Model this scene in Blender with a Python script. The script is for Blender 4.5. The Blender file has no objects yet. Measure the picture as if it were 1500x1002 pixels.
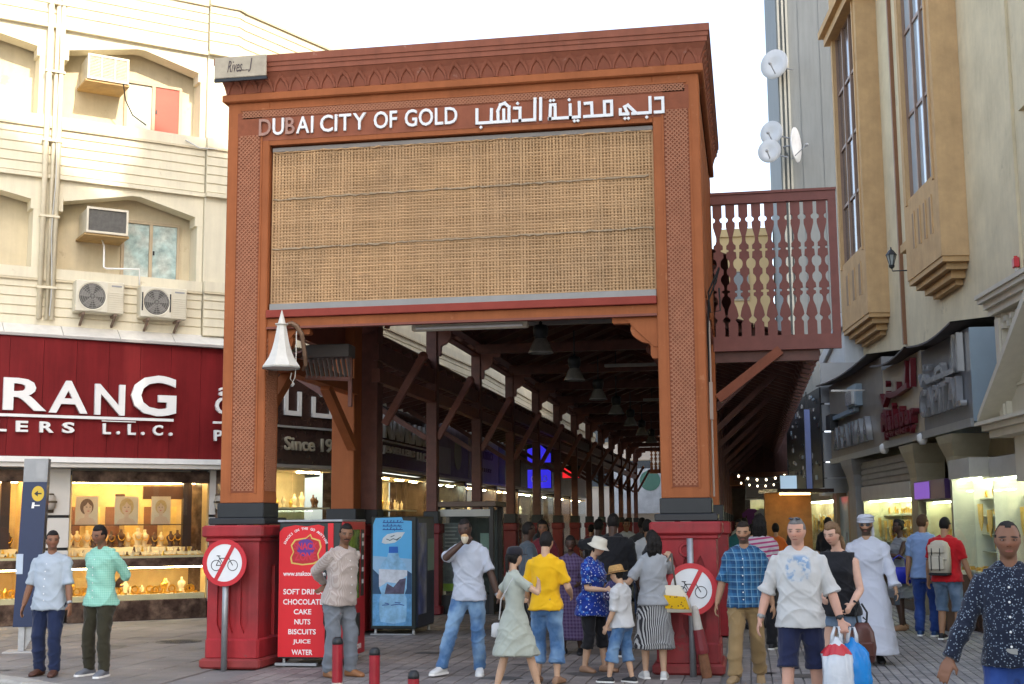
import bpy, bmesh, math, random
import numpy as np
from mathutils import Vector, Matrix, noise as mnoise
PI = math.pi
rnd = random.Random(7)
SC = bpy.context.scene
COL = SC.collection
# ------------------------------------------------------------------ camera
cam_d = bpy.data.cameras.new('camera'); cam = bpy.data.objects.new('camera', cam_d); COL.objects.link(cam)
cam_d.sensor_width = 36.0; cam_d.lens = 46.16; cam_d.sensor_fit = 'HORIZONTAL'
cam_d.clip_start = 0.1; cam_d.clip_end = 2000
def cam_matrix(yaw, pitch, roll, loc):
    f = Vector((-math.sin(yaw)*math.cos(pitch), math.cos(yaw)*math.cos(pitch), math.sin(pitch)))
    r = Vector((math.cos(yaw), math.sin(yaw), 0)); u = r.cross(f)
    r2 = r*math.cos(roll)+u*math.sin(roll); u2 = u*math.cos(roll)-r*math.sin(roll)
    m = Matrix((r2, u2, -f)).transposed().to_4x4(); m.translation = loc
    return m
cam.matrix_world = cam_matrix(0.1758, 0.1373, -0.0082, Vector((0, 0, 1.68)))
SC.camera = cam
# ------------------------------------------------------------------ sky, sun, exposure
SUN_DIR = Vector((0.62, -0.60, 0.55)).normalized()      # towards the sun: behind the camera, to the right
elev = math.asin(SUN_DIR.z); azim = math.atan2(SUN_DIR.x, SUN_DIR.y)
world = bpy.data.worlds.new('World'); SC.world = world; world.use_nodes = True
wn = world.node_tree.nodes; wl = world.node_tree.links
bg = wn['Background']; sky = wn.new('ShaderNodeTexSky'); sky.sky_type = 'NISHITA'; sky.sun_disc = False
sky.sun_elevation = elev; sky.sun_rotation = azim; sky.air_density = 1.0; sky.dust_density = 2.5; sky.ozone_density = 1.0
hsv = wn.new('ShaderNodeHueSaturation'); hsv.inputs['Saturation'].default_value = 0.75; hsv.inputs['Value'].default_value = 1.2   # hazy Gulf sky
wl.new(sky.outputs[0], hsv.inputs['Color']); wl.new(hsv.outputs[0], bg.inputs[0]); bg.inputs[1].default_value = 0.15
sun_d = bpy.data.lights.new('sun', 'SUN'); sun_d.energy = 2.5; sun_d.angle = math.radians(0.5); sun_d.color = (1.0, 0.88, 0.70)
sun = bpy.data.objects.new('sun', sun_d); COL.objects.link(sun)
sun.rotation_euler = SUN_DIR.to_track_quat('Z', 'Y').to_euler(); sun.location = (20, -20, 30)
SC.view_settings.view_transform = 'Standard'; SC.view_settings.look = 'None'
SC.view_settings.gamma = 1.0; SC.view_settings.use_curve_mapping = False
SC.view_settings.exposure = 1.6
SC.render.engine = 'CYCLES'
SC.cycles.use_denoising = True; SC.cycles.max_bounces = 8; SC.cycles.diffuse_bounces = 6
SC.cycles.transparent_max_bounces = 12; SC.cycles.sample_clamp_indirect = 6.0
# ------------------------------------------------------------------ materials
MC = {}
def mat(name, col, rough=0.65, metal=0.0, var=0.12, scale=3.0, bump=0.0, bscale=60.0, spec=0.4, streak=0.0, hue=None, coat=0.0, wear=None):
    """procedural paint, plaster, wood or cloth: base colour with slow and fine noise, optional vertical streaks and fine relief"""
    if name in MC: return MC[name]
    m = bpy.data.materials.new(name); m.use_nodes = True; nt = m.node_tree; N = nt.nodes; L = nt.links
    b = N['Principled BSDF']; b.inputs['Roughness'].default_value = rough; b.inputs['Metallic'].default_value = metal
    b.inputs['Specular IOR Level'].default_value = spec
    if coat: b.inputs['Coat Weight'].default_value = coat
    tc = N.new('ShaderNodeTexCoord')
    geo = N.new('ShaderNodeNewGeometry')
    n1 = N.new('ShaderNodeTexNoise'); n1.inputs['Scale'].default_value = scale; n1.inputs['Detail'].default_value = 6; n1.inputs['Roughness'].default_value = 0.65
    L.new(geo.outputs['Position'] if streak else tc.outputs['Object'], n1.inputs['Vector'])
    mr = N.new('ShaderNodeMapRange'); mr.inputs[1].default_value = 0.25; mr.inputs[2].default_value = 0.75
    mr.inputs[3].default_value = 1-var; mr.inputs[4].default_value = 1+var
    L.new(n1.outputs['Fac'], mr.inputs[0])
    fac = mr.outputs[0]
    if streak:
        mp = N.new('ShaderNodeMapping'); mp.inputs['Scale'].default_value = (5, 5, 0.35)
        L.new(geo.outputs['Position'], mp.inputs[0])
        n2 = N.new('ShaderNodeTexNoise'); n2.inputs['Scale'].default_value = 1.6; n2.inputs['Detail'].default_value = 7; n2.inputs['Roughness'].default_value = 0.7
        L.new(mp.outputs[0], n2.inputs['Vector'])
        m2 = N.new('ShaderNodeMapRange'); m2.inputs[1].default_value = 0.35; m2.inputs[2].default_value = 0.62; m2.inputs[3].default_value = 1-streak; m2.inputs[4].default_value = 1.0
        L.new(n2.outputs['Fac'], m2.inputs[0])
        mu = N.new('ShaderNodeMath'); mu.operation = 'MULTIPLY'; L.new(fac, mu.inputs[0]); L.new(m2.outputs[0], mu.inputs[1]); fac = mu.outputs[0]
    mx = N.new('ShaderNodeMix'); mx.data_type = 'RGBA'; mx.blend_type = 'MULTIPLY'; mx.inputs[0].default_value = 1
    mx.inputs[6].default_value = (*col, 1)
    if hue:
        ca = N.new('ShaderNodeMix'); ca.data_type = 'RGBA'; ca.inputs[6].default_value = (*col, 1); ca.inputs[7].default_value = (*hue, 1)
        n3 = N.new('ShaderNodeTexNoise'); n3.inputs['Scale'].default_value = scale*0.45; n3.inputs['Detail'].default_value = 5
        L.new(tc.outputs['Object'], n3.inputs['Vector'])
        m3 = N.new('ShaderNodeMapRange'); m3.inputs[1].default_value = 0.42; m3.inputs[2].default_value = 0.62
        L.new(n3.outputs['Fac'], m3.inputs[0]); L.new(m3.outputs[0], ca.inputs[0]); L.new(ca.outputs[2], mx.inputs[6])
    L.new(fac, mx.inputs[7]); out = mx.outputs[2]
    if wear:      # chips, scuffs and dust spots: (colour, amount 0..1, scale)
        n4 = N.new('ShaderNodeTexNoise'); n4.inputs['Scale'].default_value = wear[2]; n4.inputs['Detail'].default_value = 9; n4.inputs['Roughness'].default_value = .72
        L.new(geo.outputs['Position'], n4.inputs['Vector'])
        m4 = N.new('ShaderNodeMapRange'); m4.inputs[1].default_value = .66-.14*wear[1]; m4.inputs[2].default_value = .70-.10*wear[1]; m4.inputs[4].default_value = .75; L.new(n4.outputs['Fac'], m4.inputs[0])
        x4 = N.new('ShaderNodeMix'); x4.data_type = 'RGBA'; L.new(m4.outputs[0], x4.inputs[0]); L.new(out, x4.inputs[6]); x4.inputs[7].default_value = (*wear[0], 1); out = x4.outputs[2]
    L.new(out, b.inputs['Base Color'])
    if bump:
        nb = N.new('ShaderNodeTexNoise'); nb.inputs['Scale'].default_value = bscale; nb.inputs['Detail'].default_value = 4
        L.new(tc.outputs['Object'], nb.inputs['Vector'])
        bm_ = N.new('ShaderNodeBump'); bm_.inputs['Strength'].default_value = bump; bm_.inputs['Distance'].default_value = 0.01
        L.new(nb.outputs['Fac'], bm_.inputs['Height']); L.new(bm_.outputs[0], b.inputs['Normal'])
    MC[name] = m
    return m
def emat(name, col, strength):
    if name in MC: return MC[name]
    m = bpy.data.materials.new(name); m.use_nodes = True; b = m.node_tree.nodes['Principled BSDF']
    b.inputs['Base Color'].default_value = (*col, 1); b.inputs['Emission Color'].default_value = (*col, 1); b.inputs['Emission Strength'].default_value = strength
    MC[name] = m
    return m
def glassmat(name, tint=(0.92, 0.95, 0.94), refl=0.07):
    if name in MC: return MC[name]
    m = bpy.data.materials.new(name); m.use_nodes = True; nt = m.node_tree; N = nt.nodes; L = nt.links
    N.remove(N['Principled BSDF'])
    t = N.new('ShaderNodeBsdfTransparent'); t.inputs[0].default_value = (*tint, 1)
    g = N.new('ShaderNodeBsdfGlossy'); g.inputs['Roughness'].default_value = 0.02
    ge = N.new('ShaderNodeNewGeometry'); dt = N.new('ShaderNodeVectorMath'); dt.operation = 'DOT_PRODUCT'
    L.new(ge.outputs['Normal'], dt.inputs[0]); L.new(ge.outputs['Incoming'], dt.inputs[1])
    def mm(op, x, y=None):
        n = N.new('ShaderNodeMath'); n.operation = op
        for i, v in enumerate((x, y)):
            if v is None: continue
            if isinstance(v, (int, float)): n.inputs[i].default_value = v
            else: L.new(v, n.inputs[i])
        return n
    c = mm('ABSOLUTE', dt.outputs['Value']); k = mm('SUBTRACT', 1.0, c.outputs[0]); k = mm('POWER', k.outputs[0], 5.0); k = mm('MULTIPLY', k.outputs[0], .55)
    a = mm('ADD', k.outputs[0], refl*.5)
    s = N.new('ShaderNodeMixShader'); L.new(a.outputs[0], s.inputs[0]); L.new(t.outputs[0], s.inputs[1]); L.new(g.outputs[0], s.inputs[2])
    L.new(s.outputs[0], N['Material Output'].inputs[0])
    MC[name] = m
    return m
# ------------------------------------------------------------------ mesh builder
class MB:
    def __init__(s): s.v = []; s.f = []; s.mi = []; s.M = None
    def add(s, vs, fs, mi=0):
        o = len(s.v)
        if s.M is not None: vs = [tuple(s.M @ Vector(p)) for p in vs]
        s.v += [tuple(p) for p in vs]; s.f += [tuple(i+o for i in f) for f in fs]; s.mi += [mi]*len(fs); return s
    def box(s, x0, x1, y0, y1, z0, z1, mi=0):
        if x0 > x1: x0, x1 = x1, x0
        if y0 > y1: y0, y1 = y1, y0
        if z0 > z1: z0, z1 = z1, z0
        return s.add([(x0,y0,z0),(x1,y0,z0),(x1,y1,z0),(x0,y1,z0),(x0,y0,z1),(x1,y0,z1),(x1,y1,z1),(x0,y1,z1)],
                     [(3,2,1,0),(4,5,6,7),(0,1,5,4),(1,2,6,5),(2,3,7,6),(3,0,4,7)], mi)
    def bbox(s, x0, x1, y0, y1, z0, z1, b=0.01, mi=0):
        """box with bevelled vertical and horizontal edges (chamfer b)"""
        if x0 > x1: x0, x1 = x1, x0
        if y0 > y1: y0, y1 = y1, y0
        vs = []; 
        for z, k in ((z0,b),(z0+b,0),(z1-b,0),(z1,b)):
            xa, xb, ya, yb = x0+k, x1-k, y0+k, y1-k
            vs += [(xa+b,ya,z),(xb-b,ya,z),(xb,ya+b,z),(xb,yb-b,z),(xb-b,yb,z),(xa+b,yb,z),(xa,yb-b,z),(xa,ya+b,z)]
        fs = [tuple(range(7,-1,-1)), tuple(range(24,32))]
        for r in range(3):
            for i in range(8):
                j = (i+1) % 8; fs.append((r*8+i, r*8+j, r*8+8+j, r*8+8+i))
        return s.add(vs, fs, mi)
    def beam(s, a, b, w, h, mi=0, up=(0,0,1)):
        a = Vector(a); b = Vector(b); d = (b-a).normalized(); u = Vector(up)
        if abs(d.dot(u)) > 0.98: u = Vector((1,0,0))
        r = d.cross(u).normalized(); u = r.cross(d).normalized()
        vs = []
        for p in (a, b):
            for sx, sz in ((-1,-1),(1,-1),(1,1),(-1,1)): vs.append(p + r*(sx*w/2) + u*(sz*h/2))
        return s.add(vs, [(3,2,1,0),(4,5,6,7),(0,1,5,4),(1,2,6,5),(2,3,7,6),(3,0,4,7)], mi)
    def tube(s, pts, r, n=8, mi=0, cap=True):
        pts = [Vector(p) for p in pts]; rs = r if isinstance(r, (list, tuple)) else [r]*len(pts)
        vs = []; fs = []; prev = None
        for i, p in enumerate(pts):
            d = (pts[min(i+1, len(pts)-1)] - pts[max(i-1, 0)])
            d = d.normalized() if d.length > 1e-9 else Vector((0,0,1))
            u = prev if prev is not None else (Vector((1,0,0)) if abs(d.x) < 0.9 else Vector((0,1,0)))
            a = (u - d*u.dot(d)).normalized(); c = d.cross(a); prev = a
            for k in range(n):
                t = 2*PI*k/n; vs.append(p + (a*math.cos(t) + c*math.sin(t))*rs[i])
        for i in range(len(pts)-1):
            for k in range(n):
                j = (k+1) % n; fs.append((i*n+k, i*n+j, (i+1)*n+j, (i+1)*n+k))
        if cap: fs.append(tuple(range(n-1,-1,-1))); fs.append(tuple(range((len(pts)-1)*n, len(pts)*n)))
        return s.add(vs, fs, mi)
    def lathe(s, prof, n=16, c=(0,0,0), mi=0, sx=1, sy=1, cap=True):
        vs = []; fs = []
        for r, z in prof:
            for k in range(n):
                t = 2*PI*k/n; vs.append((c[0]+r*sx*math.cos(t), c[1]+r*sy*math.sin(t), c[2]+z))
        for i in range(len(prof)-1):
            for k in range(n):
                j = (k+1) % n; fs.append((i*n+k, i*n+j, (i+1)*n+j, (i+1)*n+k))
        if cap: fs.append(tuple(range(n-1,-1,-1))); fs.append(tuple(range((len(prof)-1)*n, len(prof)*n)))
        return s.add(vs, fs, mi)
    def loft(s, rings, mi=0, cap=True):
        n = len(rings[0]); vs = [p for r in rings for p in r]; fs = []
        for i in range(len(rings)-1):
            for k in range(n):
                j = (k+1) % n; fs.append((i*n+k, i*n+j, (i+1)*n+j, (i+1)*n+k))
        if cap: fs.append(tuple(range(n-1,-1,-1))); fs.append(tuple(range((len(rings)-1)*n, len(rings)*n)))
        return s.add(vs, fs, mi)
    def ell(s, c, r, n=12, m=8, mi=0, M=None):
        vs = [(0,0,-1)]; fs = []
        for i in range(1, m):
            p = -PI/2 + PI*i/m
            for k in range(n):
                t = 2*PI*k/n; vs.append((math.cos(p)*math.cos(t), math.cos(p)*math.sin(t), math.sin(p)))
        vs.append((0,0,1)); e = len(vs)-1
        for k in range(n):
            j = (k+1) % n; fs.append((0, 1+j, 1+k)); fs.append((e, e-n+k, e-n+j))
        for i in range(m-2):
            for k in range(n):
                j = (k+1) % n; a = 1+i*n; fs.append((a+k, a+j, a+n+j, a+n+k))
        vv = [Vector((x*r[0], y*r[1], z*r[2])) for x,y,z in vs]
        if M is not None: vv = [M @ p for p in vv]
        return s.add([p + Vector(c) for p in vv], fs, mi)
    def prism(s, poly, y0, y1, mi=0, axes='xz'):
        """closed polygon in the given plane, extruded along the third axis"""
        n = len(poly)
        def P(p, y):
            return (p[0], y, p[1]) if axes == 'xz' else ((y, p[0], p[1]) if axes == 'yz' else (p[0], p[1], y))
        area = sum(poly[i][0]*poly[(i+1)%n][1]-poly[(i+1)%n][0]*poly[i][1] for i in range(n))
        if area < 0: poly = poly[::-1]
        vs = [P(p, y0) for p in poly] + [P(p, y1) for p in poly]
        fs = [tuple(range(n)), tuple(range(2*n-1, n-1, -1))]
        for i in range(n):
            j = (i+1) % n; fs.append((j, i, n+i, n+j))
        if axes == 'yz' or axes == 'xy': fs = [f[::-1] for f in fs]
        return s.add(vs, fs, mi)
    def quad(s, a, b, c, d, mi=0): return s.add([a,b,c,d], [(0,1,2,3)], mi)
    def mesh(s, name, mats, smooth=False):
        me = bpy.data.meshes.new(name); me.from_pydata(s.v, [], s.f)
        for m in (mats if isinstance(mats, (list, tuple)) else [mats]): me.materials.append(m)
        me.polygons.foreach_set('material_index', s.mi)
        if smooth: me.polygons.foreach_set('use_smooth', [True]*len(s.f))
        me.update(); return me
    def build(s, name, mats, parent=None, smooth=False, label=None, kind=None):
        o = bpy.data.objects.new(name, s.mesh(name, mats, smooth)); COL.objects.link(o)
        if parent is not None: o.parent = parent
        if label: o['label'] = label
        if kind: o['kind'] = kind
        return o
def inst(name, mesh, parent=None, loc=(0,0,0), rot=(0,0,0), scale=(1,1,1)):
    o = bpy.data.objects.new(name, mesh); COL.objects.link(o); o.parent = parent
    o.location = loc; o.rotation_euler = rot; o.scale = scale
    return o
def tag(o, label, cat, group=None, kind=None):
    o['label'] = label; o['category'] = cat
    if group: o['group'] = group
    if kind: o['kind'] = kind
    return o
def thing(name, label, cat, loc=(0,0,0), rz=0.0, group=None, rx=0.0, ry=0.0):
    o = bpy.data.objects.new(name, None); COL.objects.link(o); o.empty_display_size = 0.2
    o.location = loc; o.rotation_euler = (rx, ry, rz)
    return tag(o, label, cat, group)
def copy_tree(o, parent=None):
    c = o.copy(); COL.objects.link(c); c.parent = parent
    for ch in list(o.children): copy_tree(ch, c)
    return c
def text_mesh(txt, size=1.0, depth=0.02, mats=None, bevel=0.0, font=None, shear=0.0, bold=0.0, align='LEFT', xs=1.0, spacing=1.0):
    """text as a mesh lying in local x-z, facing -y"""
    cu = bpy.data.curves.new('lettering', 'FONT'); cu.body = txt; cu.size = size; cu.extrude = depth/2; cu.bevel_depth = bevel
    cu.align_x = align; cu.shear = shear; cu.offset = bold; cu.resolution_u = 3; cu.space_character = spacing
    ob = bpy.data.objects.new('lettering', cu); COL.objects.link(ob)
    dg = bpy.context.evaluated_depsgraph_get(); dg.update()
    me = bpy.data.meshes.new_from_object(ob.evaluated_get(dg), depsgraph=dg)
    bpy.data.objects.remove(ob); bpy.data.curves.remove(cu)
    me.transform(Matrix.Rotation(PI/2, 4, 'X') @ Matrix.Diagonal((xs, 1, 1, 1)))
    if mats is not None:
        me.materials.clear(); me.materials.append(mats)
    return me
def mesh_bounds(me):
    a = np.empty(len(me.vertices)*3); me.vertices.foreach_get('co', a); a = a.reshape(-1, 3)
    return a.min(0), a.max(0)
def text_fit(name, txt, x0, x1, z0, z1, y, m, parent, depth=0.01, bold=0.0, shear=0.0, kind=None, label=None):
    """one line of lettering scaled to fill a rectangle of its parent's x-z plane"""
    me = text_mesh(txt, 1.0, depth, m, bold=bold, shear=shear)
    a, b = mesh_bounds(me); sx = (x1-x0)/max(1e-6, b[0]-a[0]); sz = (z1-z0)/max(1e-6, b[2]-a[2])
    me.transform(Matrix.Translation((x0, y, z0)) @ Matrix.Diagonal((sx, 1, sz, 1)) @ Matrix.Translation((-a[0], 0, -a[2])))
    o = bpy.data.objects.new(name, me); COL.objects.link(o); o.parent = parent
    if kind: o['kind'] = kind
    if label: o['label'] = label
    return o
def strokes(mb, paths, x0, z0, sx, sz, y0, y1, w):
    """letters drawn with a flat-nib pen: each path a polyline of (u, v); a single point is a square dot"""
    for p in paths:
        q = [(x0+u*sx, z0+v*sz) for u, v in p]
        if len(q) == 1:
            x, z = q[0]; mb.prism([(x-w*.62, z), (x, z-w*.62), (x+w*.62, z), (x, z+w*.62)], y0, y1); continue
        for i in range(len(q)-1):
            a = Vector((q[i][0], 0, q[i][1])); b = Vector((q[i+1][0], 0, q[i+1][1])); d = (b-a)
            if d.length < 1e-6: continue
            d.normalize(); n = Vector((-d.z, 0, d.x))*w/2
            a2 = a - d*w*0.5; b2 = b + d*w*0.5; e = 0.0004*i
            mb.prism([((a2+n).x,(a2+n).z),((a2-n).x,(a2-n).z),((b2-n).x,(b2-n).z),((b2+n).x,(b2+n).z)], y0-e, y1)
# ------------------------------------------------------------------ palette
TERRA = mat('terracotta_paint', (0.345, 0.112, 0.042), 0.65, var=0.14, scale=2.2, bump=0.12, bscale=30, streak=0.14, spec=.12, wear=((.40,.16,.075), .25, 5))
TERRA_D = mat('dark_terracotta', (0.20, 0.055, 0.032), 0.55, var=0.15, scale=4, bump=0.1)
CORN = mat('cornice_brown', (0.275, 0.09, 0.05), 0.6, var=0.14, scale=4, streak=0.15, spec=.22, wear=((.36,.2,.15), .2, 6))
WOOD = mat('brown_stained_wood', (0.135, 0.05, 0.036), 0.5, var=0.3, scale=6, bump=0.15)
WOOD_L = mat('lit_brown_wood', (0.20, 0.07, 0.046), 0.5, var=0.25, scale=6, bump=0.15)  # lighter copy of the stained wood, light put into its colour
RED = mat('red_gloss_paint', (0.37, 0.024, 0.03), 0.5, var=0.22, scale=3, bump=0.15, bscale=18, hue=(0.25, 0.03, 0.032), spec=.3, streak=.2, wear=((.16,.06,.05), .35, 7))
BLACK = mat('black_paint', (0.018, 0.02, 0.022), 0.45, var=0.2)
ALU = mat('aluminium', (0.27, 0.265, 0.245), 0.55, 0.2, var=0.12)
STEEL = mat('galvanised_steel', (0.33, 0.34, 0.35), 0.45, 0.6, var=0.2, scale=8)
WHITE = mat('white_paint', (0.78, 0.77, 0.73), 0.5, var=0.06)
LETTER = mat('letter_white', (0.74, 0.74, 0.72), 0.35, var=0.05, spec=0.5)
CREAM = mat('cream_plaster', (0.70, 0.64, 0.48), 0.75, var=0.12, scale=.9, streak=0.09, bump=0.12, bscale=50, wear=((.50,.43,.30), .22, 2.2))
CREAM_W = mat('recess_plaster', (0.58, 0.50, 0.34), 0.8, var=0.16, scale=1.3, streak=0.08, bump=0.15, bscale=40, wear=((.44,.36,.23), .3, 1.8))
TAN = mat('tan_render', (0.53, 0.352, 0.18), 0.85, var=0.16, scale=2.5, bump=0.3, bscale=70, streak=0.06, spec=.15)
SAND = mat('sand_render', (0.64, 0.55, 0.37), 0.85, var=0.16, scale=1.2, bump=0.3, bscale=60, streak=0.07, spec=.15, wear=((.47,.40,.28), .3, 1.5))
GOLD = mat('gold', (0.85, 0.52, 0.10), 0.3, 0.9, var=0.3, scale=40)
DARKST = mat('dark_marble', (0.05, 0.03, 0.022), 0.25, var=0.7, scale=7, hue=(0.13, 0.085, 0.06))
STONE = mat('pale_stone_cladding', (0.55, 0.53, 0.49), 0.5, var=0.06, scale=2)
GLASS = glassmat('shop_glass')
# ------------------------------------------------------------------ ground and paving
GROUND = mat('ground_concrete', (0.20, 0.19, 0.18), 0.85, var=0.25, scale=0.8, bump=0.3, bscale=80)
mb = MB(); mb.box(-300, 300, -300, 900, -0.6, -0.02)
g = mb.build('ground', GROUND); g['kind'] = 'structure'
def paver_mat(name, c1, c2, rough=0.7):
    m = bpy.data.materials.new(name); m.use_nodes = True; nt = m.node_tree; N = nt.nodes; L = nt.links
    b = N['Principled BSDF']; b.inputs['Roughness'].default_value = rough
    at = N.new('ShaderNodeAttribute'); at.attribute_name = 'tone'
    geo = N.new('ShaderNodeNewGeometry')
    n1 = N.new('ShaderNodeTexNoise'); n1.inputs['Scale'].default_value = 0.7; n1.inputs['Detail'].default_value = 8; n1.inputs['Roughness'].default_value = 0.7
    L.new(geo.outputs['Position'], n1.inputs['Vector'])
    n2 = N.new('ShaderNodeTexNoise'); n2.inputs['Scale'].default_value = 45; n2.inputs['Detail'].default_value = 3
    L.new(geo.outputs['Position'], n2.inputs['Vector'])
    mx = N.new('ShaderNodeMix'); mx.data_type = 'RGBA'; mx.inputs[6].default_value = (*c1, 1); mx.inputs[7].default_value = (*c2, 1)
    L.new(at.outputs['Fac'], mx.inputs[0])
    a1 = N.new('ShaderNodeMapRange'); a1.inputs[1].default_value = 0.3; a1.inputs[2].default_value = 0.7; a1.inputs[3].default_value = 0.55; a1.inputs[4].default_value = 1.2
    L.new(n1.outputs['Fac'], a1.inputs[0])
    a2 = N.new('ShaderNodeMapRange'); a2.inputs[3].default_value = 0.75; a2.inputs[4].default_value = 1.25; L.new(n2.outputs['Fac'], a2.inputs[0])
    mu = N.new('ShaderNodeMath'); mu.operation = 'MULTIPLY'; L.new(a1.outputs[0], mu.inputs[0]); L.new(a2.outputs[0], mu.inputs[1])
    m2 = N.new('ShaderNodeMix'); m2.data_type = 'RGBA'; m2.blend_type = 'MULTIPLY'; m2.inputs[0].default_value = 1
    L.new(mx.outputs[2], m2.inputs[6]); L.new(mu.outputs[0], m2.inputs[7]); L.new(m2.outputs[2], b.inputs['Base Color'])
    bp = N.new('ShaderNodeBump'); bp.inputs['Strength'].default_value = 0.25; bp.inputs['Distance'].default_value = 0.004
    L.new(n2.outputs['Fac'], bp.inputs['Height']); L.new(bp.outputs[0], b.inputs['Normal'])
    return m
def block_field(name, rects, bw, bl, gap, m, parent, rot=0.0, seed=1):
    """interlocking paving blocks: every block its own small bevelled box, joined because there are thousands"""
    r = random.Random(seed); V = []; F = []; T = []
    c, s = math.cos(rot), math.sin(rot)
    for (x0, x1, y0, y1) in rects:
        ny = int((y1-y0)/bl); nx = int((x1-x0)/bw)
        for i in range(nx):
            off = (bl/2 if i % 2 else 0)
            for j in range(ny):
                xa = x0+i*bw+gap/2; xb = xa+bw-gap; ya = y0+j*bl+off+gap/2; yb = ya+bl-gap
                h = r.uniform(-0.002, 0.0015); t = 0.006; o = len(V); k = r.random()
                tl = r.uniform(-.0015, .0015)
                V += [(xa,ya,-.02),(xb,ya,-.02),(xb,yb,-.02),(xa,yb,-.02),(xa+t,ya+t,h+tl),(xb-t,ya+t,h-tl),(xb-t,yb-t,h-tl),(xa+t,yb-t,h+tl)]
                F += [(o+4,o+5,o+6,o+7),(o,o+1,o+5,o+4),(o+1,o+2,o+6,o+5),(o+2,o+3,o+7,o+6),(o+3,o,o+4,o+7)]
                T += [k]*5
    me = bpy.data.meshes.new(name); me.from_pydata(V, [], F); me.materials.append(m)
    a = me.attributes.new('tone', 'FLOAT', 'FACE'); a.data.foreach_set('value', T)
    o = bpy.data.objects.new(name, me); COL.objects.link(o); o['kind'] = 'stuff'
    if parent: o.parent = parent
    return o
pave_root = bpy.data.objects.new('pavement', MB().box(-17, 8, 3, 80, -0.03, -0.016).mesh('pavement', GROUND)); COL.objects.link(pave_root); pave_root['kind'] = 'structure'
PAV_G = paver_mat('grey_paving_block', (0.23, 0.22, 0.22), (0.34, 0.32, 0.31))
PAV_B = paver_mat('brown_paving_block', (0.20, 0.175, 0.165), (0.31, 0.27, 0.245))
PAV_S = paver_mat('pale_paving_slab', (0.20, 0.185, 0.175), (0.255, 0.235, 0.215))
block_field('paving_block', [(-0.25, 4.6, 7, 30)], 0.11, 0.22, 0.007, PAV_G, pave_root, seed=2)
block_field('paving_block', [(-5.75, -0.25, 8, 45)], 0.2, 0.2, 0.005, PAV_B, pave_root, seed=3)
block_field('paving_slab', [(-16.5, -5.75, 13.2, 26)], 0.6, 0.4, 0.006, PAV_S, pave_root, seed=4)
block_field('paving_block', [(-16.5, -5.75, 9, 13.2)], 0.2, 0.2, 0.005, PAV_G, pave_root, seed=5)
# kerb at the lower left corner
KERBM = mat('kerb_concrete', (0.36, 0.34, 0.30), 0.85, var=0.25, scale=6, bump=0.3)
kd = Vector((0.84, -0.54, 0)); ka = Vector((-8.95, 14.18, 0)) 
kerb = thing('kerb', 'worn concrete kerb stones at the edge of the pavement, bottom left', 'kerb')
for i in range(-5, 4):
    p = ka + kd*(i*0.62); mb = MB(); q = p+kd*0.61
    n = Vector((kd.y, -kd.x, 0))
    if n.y > 0: n = -n
    dz = rnd.uniform(-.006, .006)
    vs = []
    for w, z in ((0, .0), (0, .065+dz), (.03, .085+dz), (.24, .085+dz), (.27, .06+dz), (.27, 0)):
        vs.append([tuple(p+n*w+Vector((0,0,z-.01))), tuple(q+n*w+Vector((0,0,z-.01)))])
    mb.loft([[a[0] for a in vs], [a[1] for a in vs]])
    mb.build('kerb_stone', KERBM, kerb)
mh = thing('manhole_cover', 'round cast iron manhole cover set in the paving left of the gateway', 'manhole cover', (-8.3, 18.53, 0))
IRON = mat('cast_iron', (0.085, 0.08, 0.078), 0.55, 0.3, var=0.3, scale=14, bump=0.5)
MB().lathe([(0.0, 0.004), (0.30, 0.004), (0.305, 0.006), (0.33, 0.006), (0.335, 0.0)], 28).build('rim', IRON, mh)
mb = MB()
for i in range(-4, 5):
    for j in range(-4, 5):
        if i*i+j*j < 18: mb.box(i*.06-.02, i*.06+.02, j*.06-.02, j*.06+.02, .004, .009)
mb.build('stud', IRON, mh, kind='stuff')

STAIN = mat('old_spill', (.10,.095,.09), .6, var=.3, scale=9)
r = random.Random(77)
for i in range(16):
    x, y, R = r.uniform(-10, 3), r.uniform(11, 19), r.uniform(.05, .22); n = 14; mb = MB()
    mb.add([(x+R*1.4*math.cos(2*PI*k/n)*(1+.35*mnoise.noise(Vector((k*.7, i, 0)))), y+R*math.sin(2*PI*k/n)*(1+.35*mnoise.noise(Vector((k*.7, i, 5)))), .0035) for k in range(n)], [tuple(range(n))]); mb.build('stain', STAIN, pave_root)
mb = MB()
for i in range(140):
    x, y, q = r.uniform(-11, 3.5), r.uniform(10.5, 20), r.uniform(.006, .02); a = r.uniform(0, 3)
    mb.add([(x+q*math.cos(a+k*PI/2)*(1 if k % 2 else .5), y+q*math.sin(a+k*PI/2), .006+.002*(k == 1)) for k in range(4)], [(0,1,2,3)])
mb.build('litter', mat('litter_pale', (.38,.35,.31), .8, var=.4, scale=3), pave_root, kind='stuff')
# ------------------------------------------------------------------ the gateway
gate = thing('wooden_gateway', 'tall terracotta painted gateway with white lettering over the market entrance', 'gateway', (-3.4, 17.6, 0))
GO = Vector((-3.4, 17.6, 0))
def gp(name, mb, m, smooth=False, label=None, kind=None, parent=None):
    mb.v = [(x-GO.x, y-GO.y, z-GO.z) for x, y, z in mb.v]
    return mb.build(name, m, parent or gate, smooth, label, kind)
YF = 15.38
XL0, XL1, XR0, XR1 = -6.40, -5.84, -0.99, -0.43
# pillars (front face stops short of the lattice inlay) and the panel behind the letters
for x0, x1 in ((XL0, XL1), (XR0, XR1)):
    gp('pillar', MB().bbox(x0, x1, YF, YF+0.47, 1.95, 7.04, 0.012), TERRA)
gp('lintel_panel', MB().box(XL1+.001, XR0-.001, YF+0.004, YF+0.22, 6.46, 7.04), TERRA)
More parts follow.
